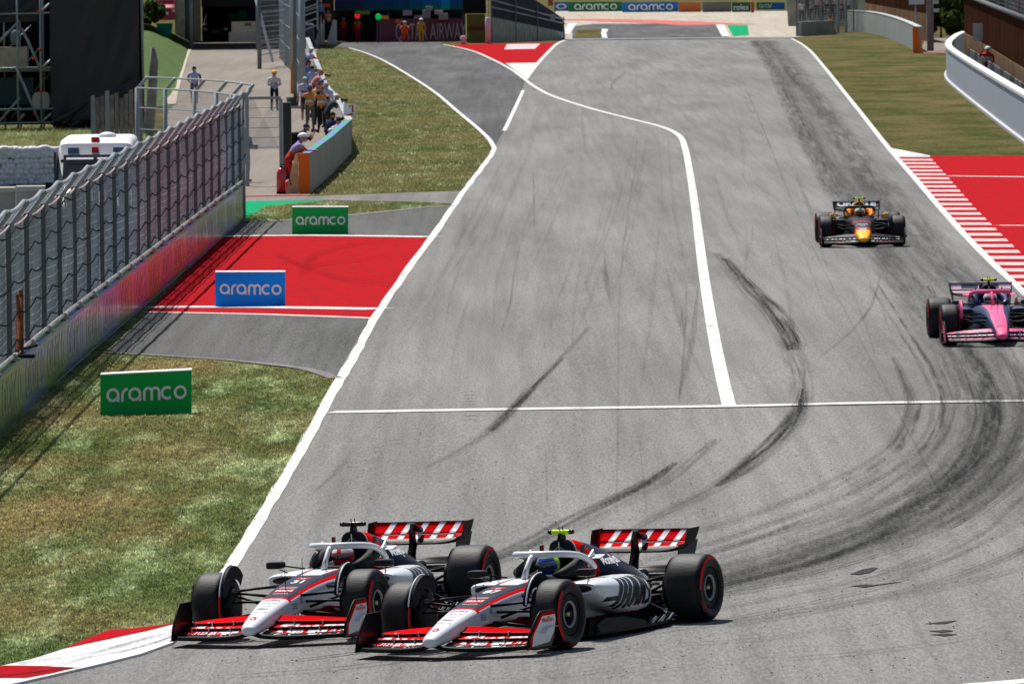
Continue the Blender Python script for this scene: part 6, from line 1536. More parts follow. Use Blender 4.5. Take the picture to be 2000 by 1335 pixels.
def person(px, py, face, pose, top, legs, label, h=1.75, skin=None, shoes=(.02, .02, .02), sleeves=None, hat=None, hair=(.03, .02, .015), vest=None, shorts=False, group=None, cam=None, pack=None, loc=None, zoff=0.0, fingers=True, stripe=None):
    """face = direction faced, radians, 0 = towards the camera, positive = turns to picture right"""
    skin = skin or SKIN; p = loc if loc is not None else at(px, py); p = Vector((p.x, p.y, p.z + zoff))
    J = dict(pel=(0, 0, .96), chest=(0, .0, 1.32), neck=(0, .0, 1.46), head=(0, .02, 1.62), shR=(.19, 0, 1.41), shL=(-.19, 0, 1.41), elR=(.25, -.02, 1.13), wrR=(.26, .06, .88), elL=(-.25, -.02, 1.13), wrL=(-.26, .06, .88),
             knR=(.10, .02, .50), anR=(.11, 0, .08), knL=(-.10, .02, .50), anL=(-.11, 0, .08))
    J.update(POSES[pose]); J = {k: Vector(v) for k, v in J.items()}
    for s in 'RL': J.setdefault('hi' + s, J['pel'] + Vector((.09 if s == 'R' else -.09, 0, -.04)))
    for s in 'RL':
        if 'to' + s not in J:
            J['to' + s] = J['an' + s] + Vector((0, .15, -.035)); J['to' + s].z = .045
        d = (J['wr' + s] - J['el' + s]).normalized(); J['ha' + s] = J['wr' + s] + d * .09
    names = ['pel', 'chest', 'neck', 'shR', 'elR', 'wrR', 'haR', 'shL', 'elL', 'wrL', 'haL', 'hiR', 'knR', 'anR', 'toR', 'hiL', 'knL', 'anL', 'toL', 'waist', 'neck2']
    J['waist'] = J['pel'].lerp(J['chest'], .42); J['neck2'] = J['neck'].lerp(J['head'], .55)
    rad = dict(pel=(.155, .115), waist=(.135, .10), chest=(.165, .115), neck=(.06, .06), neck2=(.052, .052), shR=.062, shL=.062, elR=.045, elL=.045, wrR=.032, wrL=.032, haR=.036, haL=.036, hiR=.092, hiL=.092, knR=.062, knL=.062, anR=.042, anL=.042, toR=.04, toL=.04)
    E = [('pel', 'waist'), ('waist', 'chest'), ('chest', 'neck'), ('neck', 'neck2'), ('chest', 'shR'), ('shR', 'elR'), ('elR', 'wrR'), ('wrR', 'haR'), ('chest', 'shL'), ('shL', 'elL'), ('elL', 'wrL'), ('wrL', 'haL'),
         ('pel', 'hiR'), ('hiR', 'knR'), ('knR', 'anR'), ('anR', 'toR'), ('pel', 'hiL'), ('hiL', 'knL'), ('knL', 'anL'), ('anL', 'toL')]
    me = bpy.data.meshes.new('body'); me.from_pydata([J[n] for n in names], [(names.index(a), names.index(b)) for a, b in E], [])
    tmp = bpy.data.objects.new('body', me); COL.objects.link(tmp)
    sk = tmp.modifiers.new('skin', 'SKIN'); sk.use_smooth_shade = True
    for i, n in enumerate(names):
        r = rad[n]; me.skin_vertices[0].data[i].radius = r if isinstance(r, tuple) else (r, r)
    me.skin_vertices[0].data[0].use_root = True
    sb_ = tmp.modifiers.new('sub', 'SUBSURF'); sb_.levels = 1; sb_.render_levels = 1
    dg = bpy.context.evaluated_depsgraph_get(); body = bpy.data.meshes.new_from_object(tmp.evaluated_get(dg)); bpy.data.objects.remove(tmp)
    V = [v.co.copy() for v in body.vertices]; F = [tuple(q.vertices) for q in body.polygons]; bpy.data.meshes.remove(body)
    mats = [skin, cloth(top), cloth(legs), cloth(shoes), cloth(sleeves or top)]
    segs = [(a, b) for a, b in E]
    kind = {('waist', 'chest'): 1, ('chest', 'neck'): 1, ('neck', 'neck2'): 0, ('chest', 'shR'): 1, ('chest', 'shL'): 1, ('shR', 'elR'): 4, ('shL', 'elL'): 4, ('elR', 'wrR'): 4 if sleeves else 0, ('elL', 'wrL'): 4 if sleeves else 0, ('wrR', 'haR'): 0, ('wrL', 'haL'): 0,
            ('pel', 'waist'): 1, ('pel', 'hiR'): 2, ('pel', 'hiL'): 2, ('hiR', 'knR'): 2, ('hiL', 'knL'): 2, ('knR', 'anR'): 0 if shorts else 2, ('knL', 'anL'): 0 if shorts else 2, ('anR', 'toR'): 3, ('anL', 'toL'): 3}
    def near(c):
        best = None
        for a, b in segs:
            A, B = J[a], J[b]; d = B - A; t = max(0, min(1, (c - A).dot(d) / max(d.dot(d), 1e-9))); q = A + d * t
            rr = rad[a] if not isinstance(rad[a], tuple) else rad[a][0]; dd = (c - q).length - rr * .5
            if best is None or dd < best[0]: best = (dd, a, b, t)
        return best
    fm = []; torso = []
    for f in F:
        c = sum((V[i] for i in f), Vector()) / len(f); _, a, b, t = near(c); k = kind[(a, b)]
        if (a, b) == ('pel', 'waist') and t < .25: k = 2
        if (a, b) == ('chest', 'neck') and t > .85: k = 0
        if k == 2 and stripe and abs(c.x) > .16: k = 2
        fm.append(k); torso.append((a, b) in (('waist', 'chest'), ('chest', 'neck'), ('chest', 'shR'), ('chest', 'shL'), ('pel', 'waist')))
    B = MB(); B.add(V, F, fm)
    # head with nose, ears, chin; eyes and mouth as small marks
    hc = J['head']; B.ell((hc.x, hc.y, hc.z), .078, .095, .118, 16, 12, 0); B.ell((hc.x, hc.y + .095, hc.z - .015), .014, .02, .025, 6, 4, 0); B.ell((hc.x, hc.y + .03, hc.z - .085), .05, .055, .04, 10, 6, 0)
    for s in (1, -1): B.ell((hc.x + s * .08, hc.y - .005, hc.z - .005), .012, .022, .032, 6, 5, 0); B.ell((hc.x + s * .03, hc.y + .083, hc.z + .015), .012, .012, .008, 6, 4, 3)
    B.box(hc.x - .022, hc.x + .022, hc.y + .075, hc.y + .088, hc.z - .058, hc.z - .050, 3)
    # hands: four unequal bent fingers and a thumb on each
    if fingers:
        for s in 'RL':
            d = (J['ha' + s] - J['wr' + s]).normalized(); up = Vector((0, 0, 1)) if abs(d.z) < .8 else Vector((0, 1, 0)); sd = d.cross(up).normalized(); dn = d.cross(sd)
            if dn.y > 0 and abs(d.z) > .8: dn = -dn
            base = J['ha' + s] + d * .005
            for k, ln in enumerate((.062, .074, .068, .052)):
                o_ = base + sd * (-.027 + .018 * k); B.tube([o_ - d * .02, o_ + d * ln * .5, o_ + d * ln * .85 + dn * ln * .35], [.0095, .0085, .006], 5, 0)
            o_ = J['wr' + s].lerp(J['ha' + s], .5) + sd * .03 * (1 if s == 'R' else -1); B.tube([o_, o_ + sd * .025 * (1 if s == 'R' else -1) + d * .03, o_ + sd * .028 * (1 if s == 'R' else -1) + d * .055], [.011, .010, .007], 5, 0)
    e = empty('person', p, math.pi + face); tag(e, label, 'person', group); k = h / 1.75; e.scale = (k * 1.14, k * 1.1, k)
    B.build('body', mats, e, True)
    if hat:
        kind_, col = hat
        q = MB(); 
        if kind_ == 'helmet': q.ell((hc.x, hc.y - .005, hc.z + .035), .125, .145, .118, 18, 9, 0, 0, math.pi * .52); q.tube([(hc.x - .1, hc.y + .1, hc.z + .03), (hc.x, hc.y + .155, hc.z + .03), (hc.x + .1, hc.y + .1, hc.z + .03)], .012, 6)
        else: q.ell((hc.x, hc.y, hc.z + .03), .092, .108, .10, 16, 8, 0, 0, math.pi * .5); q.add([(hc.x - .06, hc.y + .09, hc.z + .035), (hc.x + .06, hc.y + .09, hc.z + .035), (hc.x + .05, hc.y + .17, hc.z + .02), (hc.x - .05, hc.y + .17, hc.z + .02)], [(0, 1, 2, 3)])
        q.build('helmet' if kind_ == 'helmet' else 'cap', mat('hat_%d%d%d' % tuple(int(c * 99) for c in col), col, .45), e, True)
    elif hair:
        q = MB(); q.ell((hc.x, hc.y - .012, hc.z + .02), .086, .098, .108, 14, 8, 0, 0, math.pi * .56); q.build('hair', mat('hair_%d%d%d' % tuple(int(c * 99) for c in hair), hair, .9), e, True)
    if vest:
        vf = [f for f, t in zip(F, torso) if t]; used = sorted({i for f in vf for i in f}); ix = {i: n for n, i in enumerate(used)}
        bmv = bmesh.new(); vs = [bmv.verts.new(v) for v in V]
        for f in F: bmv.faces.new([vs[i] for i in f])
        bmv.normal_update(); nv = [vs[i].co + vs[i].normal * .016 for i in used]; zs = sorted(v.z for v in nv); bmv.free()
        zm = zs[0] + (zs[-1] - zs[0]) * .42; vfm = []
        for f in vf:
            c = sum((nv[ix[i]] for i in f), Vector()) / len(f); vfm.append(1 if (len(vest) > 1 and abs(c.z - zm) < (vest[2] if len(vest) > 2 else .05)) or (len(vest) > 3 and c.z < zm) else 0)
        MB().add(nv, [tuple(ix[i] for i in f) for f in vf], vfm).build('vest', [cloth(vest[0]), cloth(vest[1] if len(vest) > 1 else vest[0])], e, True)
    if pack:
        c = J['chest']; q = MB(); V_, F_, _ = loft([(c.y - .12, c.x, .15, c.z - .42, c.z + .12, 4, 0), (c.y - .32, c.x, .14, c.z - .40, c.z + .10, 3.5, 0)], 20); q.add(V_, F_); q.build('backpack', cloth(pack), e, True)
    if cam:      # camera with long lens held at the eye or the chest: a thing of its own
        c = J['wrR'].lerp(J['wrL'], .5) + Vector((0, .03, .04)); ce = empty('camera_with_lens', p, math.pi + face); ce.scale = (k, k, k); tag(ce, cam[0], 'camera', 'cameras held by photographers')
        MB().box(c.x - .08, c.x + .08, c.y - .05, c.y + .03, c.z - .05, c.z + .06).build('camera_body', BLACK, ce)
        MB().tube([c + Vector((0, .03, 0)), c + Vector((0, .12, 0)), c + Vector((0, .13, 0)), c + Vector((0, cam[1], -.01))], [.04, .045, .06, .075], 12).build('lens', BLACK, ce, True)
    return e
OR_, DOR, WH, LIL, NAVY, BLK, GRY, TAN = (.62, .07, .02), (.45, .03, .02), (.62, .62, .64), (.42, .42, .62), (.02, .025, .06), (.015, .015, .018), (.14, .14, .14), (.52, .22, .07)
person(380, 205, math.pi + .1, 'walk', NAVY, (.10, .11, .14), 'man in grey shorts and lilac vest walking away up the service road', hair=(.04, .03, .02), vest=(LIL, (.16, .08, .30), .03), shorts=True, shoes=(.7, .7, .7))
person(536, 217, .25, 'crossed', WH, BLK, 'man in a yellow cap with folded arms behind the gate', hat=('helmet', (.75, .42, .02)), vest=(WH, (.15, .38, .72), .02, 1), shoes=(.02, .02, .02))
m1 = person(579, 374, math.pi * .58, 'lean', DOR, DOR, 'marshal in orange overalls and white helmet leaning on the orange barrier end', hat=('helmet', (.78, .78, .78)), sleeves=OR_, vest=((.30, .22, .42), (.50, .05, .02), .03, 1), h=1.76)
person(585, 336, math.pi * .62, 'bentshoot', BLK, BLK, 'photographer with a black backpack crouching behind the leaning marshal', hair=(.05, .06, .05), pack=(.015, .017, .02), vest=(NAVY,), cam=('black camera of the photographer beside the leaning marshal', .18), h=1.72)
person(479, 356, .9, 'hold', (.05, .05, .06), (.05, .04, .04), 'photographer with an orange cap half hidden by the end of the banner wall', hat=('cap', (.70, .30, .05)), vest=((.45, .45, .5), (.3, .05, .05), .03), cam=('camera with long lens hanging beside the man at the gate post', .2), h=1.7)
person(606, 256, .15, 'stand', NAVY, (.10, .10, .095), 'man in an orange vest and grey trousers facing the camera by the barrier', skin=SKIND, vest=(TAN, (.6, .55, .5), .025), sleeves=None)
person(629, 258, -.2, 'shoot', BLK, BLK, 'photographer in an orange vest and black trousers next to the grey-trousered man', hair=(.02, .02, .02), vest=(TAN, (.6, .55, .5), .025), cam=('black camera held by the photographer in the orange vest', .24))
person(597, 236, math.pi, 'stand', WH, (.05, .05, .06), 'photographer in a lilac bib with bare legs, seen from behind near the thick post', vest=(LIL, (.20, .09, .34), .05), shorts=True, hat=('cap', (.25, .55, .65)), h=1.8)
person(638, 250, math.pi + .5, 'stand', WH, GRY, 'grey-haired man in a pale shirt behind the orange vests', hair=(.35, .33, .30), h=1.78, vest=(LIL,))
person(646, 262, math.pi * .6, 'bentshoot', (.03, .05, .06), (.04, .03, .03), 'photographer in a white cap bending over the barrier', hat=('cap', (.7, .7, .68)), cam=('dark camera poking over the pale barrier', .18), h=1.7)
person(647, 290, math.pi * .75, 'kneel', BLK, (.04, .035, .03), 'kneeling photographer in black with white sleeves beside the barrier corner', sleeves=(.6, .6, .6), vest=(NAVY,), cam=('black camera with a big round lens at the barrier corner', .32), h=1.7)
person(659, 303, math.pi * .8, 'kneel', WH, BLK, 'kneeling photographer in a purple bib just inside the barrier corner', vest=(LIL, (.22, .08, .36), .06), cam=('camera of the kneeling photographer in the purple bib', .22), h=1.7, hair=(.03, .02, .02))
person(642, 318, math.pi * .7, 'kneel', BLK, BLK, 'crouching photographer in a white cap low behind the blue-green barrier cap', hat=('cap', (.75, .75, .75)), cam=('small black camera resting on the blue and green barrier cap', .28), h=1.5)
person(610, 205, math.pi * .8, 'shoot', (.35, .5, .65), NAVY, 'photographer in a pale blue shirt behind the lilac bib', vest=(LIL, (.3, .55, .7), .08), cam=('camera held by the photographer in the pale blue shirt', .3), h=1.75)
person(616, 210, math.pi * .6, 'bentshoot', (.5, .2, .18), (.05, .03, .03), 'photographer with bare arms pointing a camera over the barrier, next to the pale blue shirt', hair=(.30, .13, .10), h=1.85, cam=('camera pointed over the far part of the barrier', .15))
person(602, 160, math.pi * .72, 'lean', (.50, .02, .02), (.40, .02, .02), 'marshal in red overalls and white helmet at the far end of the pale barrier', hat=('helmet', (.78, .78, .78)), sleeves=(.5, .02, .02), vest=(LIL, (.05, .12, .4), .05, 1), h=1.82)
person(596, 175, math.pi * .8, 'stand', (.40, .02, .03), (.35, .02, .03), 'man in dark red behind the far barrier, nearest the tall posts', hair=(.03, .02, .02), h=1.6)
person(618, 232, math.pi * .7, 'bentshoot', (.5, .03, .03), NAVY, 'photographer in a bright red top leaning over the pale barrier behind the orange vests', h=1.8, hat=('cap', (.03, .05, .2)))
person(604, 188, math.pi * .75, 'stand', (.10, .22, .5), (.3, .02, .02), 'man in a royal blue top with dark red trousers behind the far barrier', h=1.7)
person(622, 246, -.4, 'hold', (.55, .5, .2), BLK, 'person in a mustard yellow shirt squeezed between the two orange vests', h=1.74, hair=(.05, .03, .02))
# far marshals at the pit building
gm = 'marshals by the pit building'
person(672, 82, 0, 'stand', OR_, (.30, .01, .02), 'orange-vested marshal in grey helmet, left of the pair at the pit building', hat=('helmet', (.3, .32, .36)), sleeves=(.25, .01, .02), group=gm, fingers=False)
person(699, 82, .2, 'stand', OR_, (.50, .02, .03), 'orange-vested marshal with bright red legs under the red light', hat=('helmet', (.25, .25, .25)), sleeves=(.4, .02, .03), vest=((.72, .16, .04),), group=gm, fingers=False)
person(732, 80, -.2, 'stand', (.20, .16, .03), (.16, .13, .03), 'marshal in olive overalls in the shade under the green light', group=gm, fingers=False, h=1.6, sleeves=(.2, .16, .03))
person(791, 83, 0, 'kneel', OR_, (.62, .03, .03), 'marshal in red and orange crouching in front of the maroon hoarding', hat=('helmet', (.3, .3, .3)), sleeves=(.5, .03, .03), vest=((.70, .12, .04),), group=gm, fingers=False, h=2.0)
person(823, 84, 0, 'stand', (.55, .28, .03), (.55, .28, .03), 'marshal in yellow overalls and white helmet in front of the maroon hoarding', hat=('helmet', (.8, .8, .8)), sleeves=(.55, .28, .03), group=gm, fingers=False)
person(641, 84, .6, 'stand', (.5, .06, .04), BLK, 'marshal in dark clothes with a bright patch climbing by the white shields', vest=((.6, .2, .15), (.4, .6, .1), .05), group=gm, fingers=False, zoff=.5, h=1.9)
person(627, 90, .6, 'stand', (.12, .28, .5), NAVY, 'man in a pale blue top standing on the platform by the tall screen', zoff=1.5, h=1.6, fingers=False)
person(480, 62, .2, 'hold', (.45, .45, .6), NAVY, 'man sitting high behind the white blocks under the bridge', zoff=1.3, h=1.5, fingers=False)
# right-hand people
rw_ = person(1930, 184, -.3, 'onearm', (.50, .03, .03), (.50, .03, .03), 'marshal in red overalls shading the eyes behind the white wall', hat=('helmet', (.78, .78, .78)), sleeves=(.5, .03, .03), vest=((.50, .04, .03), (.5, .45, .55), .09), h=1.78, zoff=.40)
person(1742, 60, -.3, 'stand', (.6, .6, .6), (.55, .06, .04), 'person in a white helmet behind the far metal barrier, left of two', hat=('helmet', (.78, .78, .78)), h=1.75, fingers=False)
person(1760, 62, -.3, 'stand', (.36, .28, .5), (.1, .07, .2), 'person in lilac behind the far metal barrier, right of two', hat=('helmet', (.78, .78, .78)), h=1.8, fingers=False)

# ================================================================== the far end of the straight
def block(name, px0, px1, pyt, pyb, m, label, cat, depth=.5, Y=None, base=None, pyfoot=None):
    """box whose foot stands at picture row pyfoot (defaults pyb)"""
    p = at((px0 + px1) / 2, pyfoot or pyb); s = S(p); w = (px1 - px0) / s / 2; z1 = ((pyfoot or pyb) - pyt) / s; z0 = ((pyfoot or pyb) - pyb) / s
    o = MB().box(-w, w, 0, depth, z0, z1).build(name, m, None, loc=p); return tag(o, label, cat)
# pit building: dark, with a teal and blue fascia; hoarding with lettering
P0 = at(775, 81); s0 = S(P0)
pb = empty('pit_building', P0); tag(pb, 'dark pit building with a blue and green striped fascia at the top of the picture', 'building')
X = lambda px: (px - 775) / s0
Z = lambda py: (81 - py) / s0
DKW = mat('building_dark', (.018, .02, .024), .6, var=.5, vscale=.7); 
MB().box(X(652), X(908), 5.0, 14, -.2, Z(-90)).build('back_wall', DKW, pb)
MB().box(X(640), X(910), -2.0, 14, Z(-90), Z(-100)).build('roof', G_CONC, pb)
fas = [(655, 712, (.03, .05, .06)), (712, 768, (.01, .10, .12)), (768, 800, (.01, .12, .13)), (800, 825, (.01, .17, .14)), (825, 862, (.01, .22, .17)), (862, 880, (.0, .42, .30)), (880, 905, (.01, .14, .15))]
for a_, b_, c_ in fas:
    MB().box(X(a_), X(b_) - .02, -1.0, -.6, Z(20), Z(9)).build('fascia_panel_green', mat('fascia_g_%d' % a_, c_, .5), pb)
    MB().box(X(a_), X(b_) - .02, -1.02, -.6, Z(8.9), Z(0)).build('fascia_panel_blue', mat('fascia_b_%d' % a_, (c_[0], c_[1] * .7, c_[1] * 1.9 + .03), .5), pb)
    MB().box(X(a_), X(b_) - .02, -1.0, -.6, Z(-.1), Z(-18)).build('fascia_top', mat('fascia_t_%d' % (a_ % 2), (.12, .06, .09) if a_ % 2 else (.05, .10, .12), .6), pb)
MB().box(X(655), X(905), -.55, 4, Z(20), Z(17)).build('canopy', mat('canopy_dark', (.02, .022, .025), .7), pb)
for px in (700, 760, 905, 655): MB().box(X(px) - .1, X(px) + .1, -.6, -.4, -.1, Z(20)).build('column', mat('column_grey', (.06, .065, .07), .6), pb)
for k, (a_, b_, py) in enumerate(((672, 690, 18), (692, 720, 17))): 
    o = MB().box(X(a_), X(b_), -.7, -.65, Z(py), Z(py - 4)).build('strip_sign', mat('pale_strip', (.5, .42, .46), .6), pb)
p = at(820, 82)
ho = empty('hoarding', p); tag(ho, 'maroon hoarding with tall pale airline lettering', 'hoarding')
sx0 = S(p); MAR = mat('hoarding_maroon', (.14, .05, .08), .6); HL = mat('hoarding_letters', (.45, .38, .42), .6)
for a_, b_ in ((735, 792), (792, 850), (850, 908)): MB().box((a_ - 820) / sx0 + .01, (b_ - 820) / sx0 - .01, 0, .08, 0, (82 - 37) / sx0).build('hoarding_panel', MAR, ho)
t_ = text2d('QATAR AIRWAYS', .0); wd = t_[0][:, 0].max() * 2
flat_decal('hoarding_lettering', t_, Matrix.Translation(((846 - 820) / sx0, -.01, .15)) @ Matrix.Diagonal(((146 / sx0) / wd, 1, 1.2, 1)), HL, ho)
# pale equipment above the hoarding
rr_ = random.Random(11)
for k, (a_, b_, t1, t2) in enumerate(((788, 806, 20, 30), (810, 828, 30, 38), (826, 842, 19, 36), (850, 866, 20, 28), (858, 876, 26, 38), (832, 846, 12, 20))):
    o = block('equipment_case', a_, b_, t1, t2, mat('case_pale_%d' % (k % 3), [(.40, .34, .34), (.34, .26, .28), (.28, .28, .30)][k % 3], .7), ['pale pink case above the hoarding, leftmost', 'low pale case resting on the hoarding edge left of the tall one', 'tall pinkish case above the middle of the hoarding', 'small grey case above the right of the hoarding', 'rounded grey case just above the hoarding at its right', 'small dark pink case highest above the hoarding'][k], 'case', 1.0, pyfoot=81); o.location.y -= 3
# lights
def lamp(px, py, col, label, r=.20, foot=84):
    p = at(px, foot); s = S(p); e = empty('signal_light', (p.x, p.y - 1.2, p.z)); tag(e, label, 'signal light')
    z = (foot - py) / s; MB().ell((0, 0, z), r, .1, r, 16, 10).build('lens', mat('lamp_%s' % label.split()[0], col, .4, emit=(*col, .55)), e, True); MB().tube([(0, .15, 0), (0, .15, z)], .04, 6).build('stalk', BLACK, e)
    MB().tube([(0, .05, z), (0, .3, z)], r * 1.1, 14).build('housing', BLACK, e)
lamp(699, 31, (.85, .01, .03), 'red round signal light at the pit exit'); lamp(740, 33, (.0, .42, .08), 'green round signal light at the pit exit', .22)
for px, py, w, c, l in ((753, 34, 14, (.75, .25, .02), 'orange bar light beside the green signal light'), (780, 42, 13, (.70, .10, .02), 'small orange-red bar above the crouching marshal'), (638, 11, 17, (.72, .10, .02), 'orange-red bar above the tall screen frame'), (709, 25, 30, (.16, .20, .03), 'dim olive panel above the marshals')):
    o = block('bar_light', px - w / 2, px + w / 2, py - 3.5, py + 3.5, mat('bar_%d' % px, c, .5), l, 'bar light', .15, pyfoot=84); o.location.y -= 1.0
# white shields and frame at the left of the pit building
for k, (a_, b_, c_) in enumerate(((618, 634, 10), (641, 658, 6))):
    p = at((a_ + b_) / 2, 87); s = S(p); w = (b_ - a_) / s / 2
    o = MB().add([(-w * 1.4, 0, 0), (w, 0, 0), (w, 0, 1.7), (w * .2, 0, 1.75), (-w * 1.4, .1, .0), (w, .1, 0), (w, .1, 1.7), (w * .2, .1, 1.75)], [(0, 1, 2, 3), (7, 6, 5, 4), (1, 5, 6, 2), (0, 3, 7, 4), (3, 2, 6, 7)]).build('white_shield', mat('shield_white', (.5, .5, .5), .6), None, loc=p); tag(o, 'white slanted shield, left of the two by the pit building' if k == 0 else 'white slanted shield, right of the two by the pit building', 'shield')
pole('frame_post', 627, 88, -40, .09, mat('pale_steel', ()) if False else _m['pale_steel'], 'pale steel frame post between the white shields', 'post')
p = at(612, 88); o = MB().tube([(-.9, 0, 2.3), (.55, 0, 2.75)], .10, 6).build('frame_bar', _m['pale_steel'], None, loc=p); tag(o, 'pale slanting bar across the top of the screen frame', 'bar')
e = empty('grey_umbrella', at(601, 92)); tag(e, 'grey covered stand with a white top by the white shields', 'stand'); MB().tube([(0, 0, 0), (0, 0, 1.5)], [.55, .42], 12).build('cover', mat('cover_grey', (.10, .10, .105), .8), e, True); MB().ell((0, 0, 1.55), .45, .4, .12, 14, 8).build('white_top', S_WHT, e, True)
# gold panel, black screen above, white posts, and grey screens by the painted triangle
block('gold_board', 912, 948, 28, 84, mat('gold_board', (.15, .115, .03), .6), 'dull gold board standing by the painted triangle', 'board', .1)
o = block('gold_panel_band', 912.5, 947.5, 52, 60, mat('gold_band', (.14, .03, .02), .6), '', '', .02, pyfoot=84); o.parent = bpy.data.objects['gold_board']; o.location = (0, -.03, 0)
block('black_screen', 908, 950, -60, 27, mat('screen_black', (.010, .010, .012), .8), 'tall black screen above the gold board', 'screen', .1, pyfoot=84)
for px, pt, pb2, l in ((953.5, 34, 86, 'white padded post right of the gold board'), (905, 70, 87, 'short white padded post left of the gold board')):
    p = at(px, pb2); o = MB().tube([(0, 0, 0), (0, 0, (pb2 - pt) / S(p) - .05), (0, 0, (pb2 - pt) / S(p))], [.19, .19, .12], 12).build('padded_post', mat('pad_pink_white', (.56, .46, .47), .7), None, True, loc=p); tag(o, l, 'post')
pole('thin_post', 955, 60, -50, .05, G_GALV, 'thin steel post above the white padded post', 'post')
# grey fence falling away towards the crest
e = empty('pit_wall_fence', at(1030, 82)); tag(e, 'grey slatted screen fence with dark mesh above, right of the gold board', 'fence')
pa, pb_ = at(960, 84), at(1104, 78); L0, L1 = pa - e.location, pb_ - e.location; SLT = mat('screen_slat', (.27, .29, .285), .7, var=.25, vscale=2)
n = 26
for k in range(n):
    u = k / n; a_ = L0.lerp(L1, u); b_ = L0.lerp(L1, (k + .94) / n); s = S(a_ + e.location); zt = lambda u_: (50 - 36 * u_) / s
    MB().add([a_, b_, b_ + Vector((0, 0, zt(u))), a_ + Vector((0, 0, zt(u))), a_ + Vector((0, .05, 0)), b_ + Vector((0, .05, 0)), b_ + Vector((0, .05, zt(u))), a_ + Vector((0, .05, zt(u)))], [(0, 1, 2, 3), (7, 6, 5, 4), (0, 3, 7, 4), (1, 5, 6, 2), (3, 2, 6, 7)]).build('fence_slat', SLT, e)
DM = mat('dark_mesh', (.030, .034, .042), .8, var=.3, vscale=2)
s = S(pa); q = MB(); V = [L0 + Vector((0, .3, 50 / s)), L1 + Vector((0, .3, 14 / s)), L1 + Vector((-.2, .3, 44 / s)), L0.lerp(L1, .45) + Vector((0, .3, 96 / s)), L0 + Vector((0, .3, 96 / s))]
q.add(V + [v + Vector((0, .06, 0)) for v in V], [(0, 1, 2, 3, 4), (9, 8, 7, 6, 5), (2, 1, 6, 7), (3, 2, 7, 8)]); q.build('mesh_screen', DM, e)
for u, hh in ((.0, 96), (.33, 96), (.62, 70), (.98, 46)): a_ = L0.lerp(L1, u); MB().tube([a_ + Vector((0, -.05, 0)), a_ + Vector((0, -.05, hh / s))], .05, 6).build('screen_post', G_GALVD, e)
for z0, z1 in ((70, 32), (84, 40)): MB().tube([L0 + Vector((0, .25, z0 / s)), L1 + Vector((0, .25, z1 / s))], .05, 6).build('screen_rail', G_GALV, e)
for px, py, c, l in ((1045, 17, (.45, .47, .47), 'pale loudspeaker shape on the dark screen fence'), (1080, 34, (.28, .30, .30), 'grey box low on the dark screen fence near the crest'), (1076, 6, (.5, .10, .07), 'small red marker above the crest end of the screen fence')):
    o = block('fixture', px - 5, px + 5, py - 6, py + 6, mat('fixture_%d' % px, c, .6), l, 'fixture', .2, pyfoot=80)
    o.location.y -= .5
# banners beyond the crest
def far_board(px0, px1, pt, pb3, m, label, txt=None, lt=None):
    o = block('advertising_board', px0, px1, pt, pb3, m, label, 'advertising board', .3); o['group'] = 'boards along the far gravel'
    if txt is not None:
        V2, F2 = txt; s = S(o.location); w = (px1 - px0) / s; h = (pb3 - pt) / s; ww = max(V2[:, 0].max() - V2[:, 0].min(), .01)
        M = Matrix.Translation((0, -.02, h * .5)) @ Matrix.Diagonal((w * .80 / ww, 1, h * .62, 1)); V2 = V2.copy(); V2[:, 1] -= (V2[:, 1].max() + V2[:, 1].min()) / 2; V2[:, 1] /= max(1.0, V2[:, 1].max() - V2[:, 1].min()); flat_decal('lettering', (V2, F2), M, S_WHT, o)
FG, FB = mat('far_green', (.015, .20, .075), .6), mat('far_blue', (.03, .18, .48), .6)
ring = strokes2d([arc(0, 0, .4, 0, 360, 18)], .22)
far_board(1083, 1110, 4, 22, FB, 'short blue board at the left end of the far row, cut by the screen fence', ring)
far_board(1110.3, 1215, 4, 23, FG, 'green aramco board, longest green one in the far row', ARAMCO)
far_board(1215.3, 1325, 4.5, 24, FB, 'blue aramco board in the far row, left of the orange one', ARAMCO)
far_board(1325.3, 1369, 5, 24, mat('far_orange', (.58, .16, .05), .6), 'plain orange board in the far row')
far_board(1372, 1428, 4, 24, mat('far_grey', (.17, .17, .155), .8), 'dull grey boarding right of the orange board')
far_board(1430, 1466, 5, 24, mat('far_dkgreen', (.03, .10, .07), .7), 'dark green board with faint lettering in the far row', text2d('rolex'))
far_board(1467, 1473, 4, 25, mat('far_red', (.4, .05, .05), .7), 'narrow red post between the far green boards')
far_board(1478, 1508, 5, 19, FG, 'green half of the raised board at the right of the far row', None)
far_board(1508, 1533, 5, 19, FB, 'blue half of the raised board at the right of the far row', None)
o = bpy.data.objects.new('lettering', bpy.data.meshes.new('lettering')); bpy.data.objects.remove(o)
for o in [x for x in COL.objects if x.get('label', '') == 'green half of the raised board at the right of the far row']:
    V2, F2 = ARAMCO; s = S(o.location); flat_decal('lettering', ARAMCO, Matrix.Translation((13 / s, -.03, 7 / s)) @ Matrix.Diagonal((48 / s / 6, 1, .40, 1)), S_WHT, o)
# dim backdrop behind the far row: bank, fence, people as a mass
bk = mat('far_bank', (.12, .11, .095), .95, var=.5, vscale=.4, dirt=(.04, .045, .045))
V = []; F = []
for i in range(41):
    x = -20 + 70 * i / 40; y = 1240
    for k, (dy, z) in enumerate(((0, -.2), (3, 1.6 + .3 * math.sin(i)), (12, 4.5 + .5 * math.sin(i * 1.7)), (60, 6))): V.append((x, y + dy, z))
    if i:
        for k in range(3): a = (i - 1) * 4 + k; F.append((a, a + 4, a + 5, a + 1))
tag(mk('bank', V, F, bk, smooth=True), kind='structure')

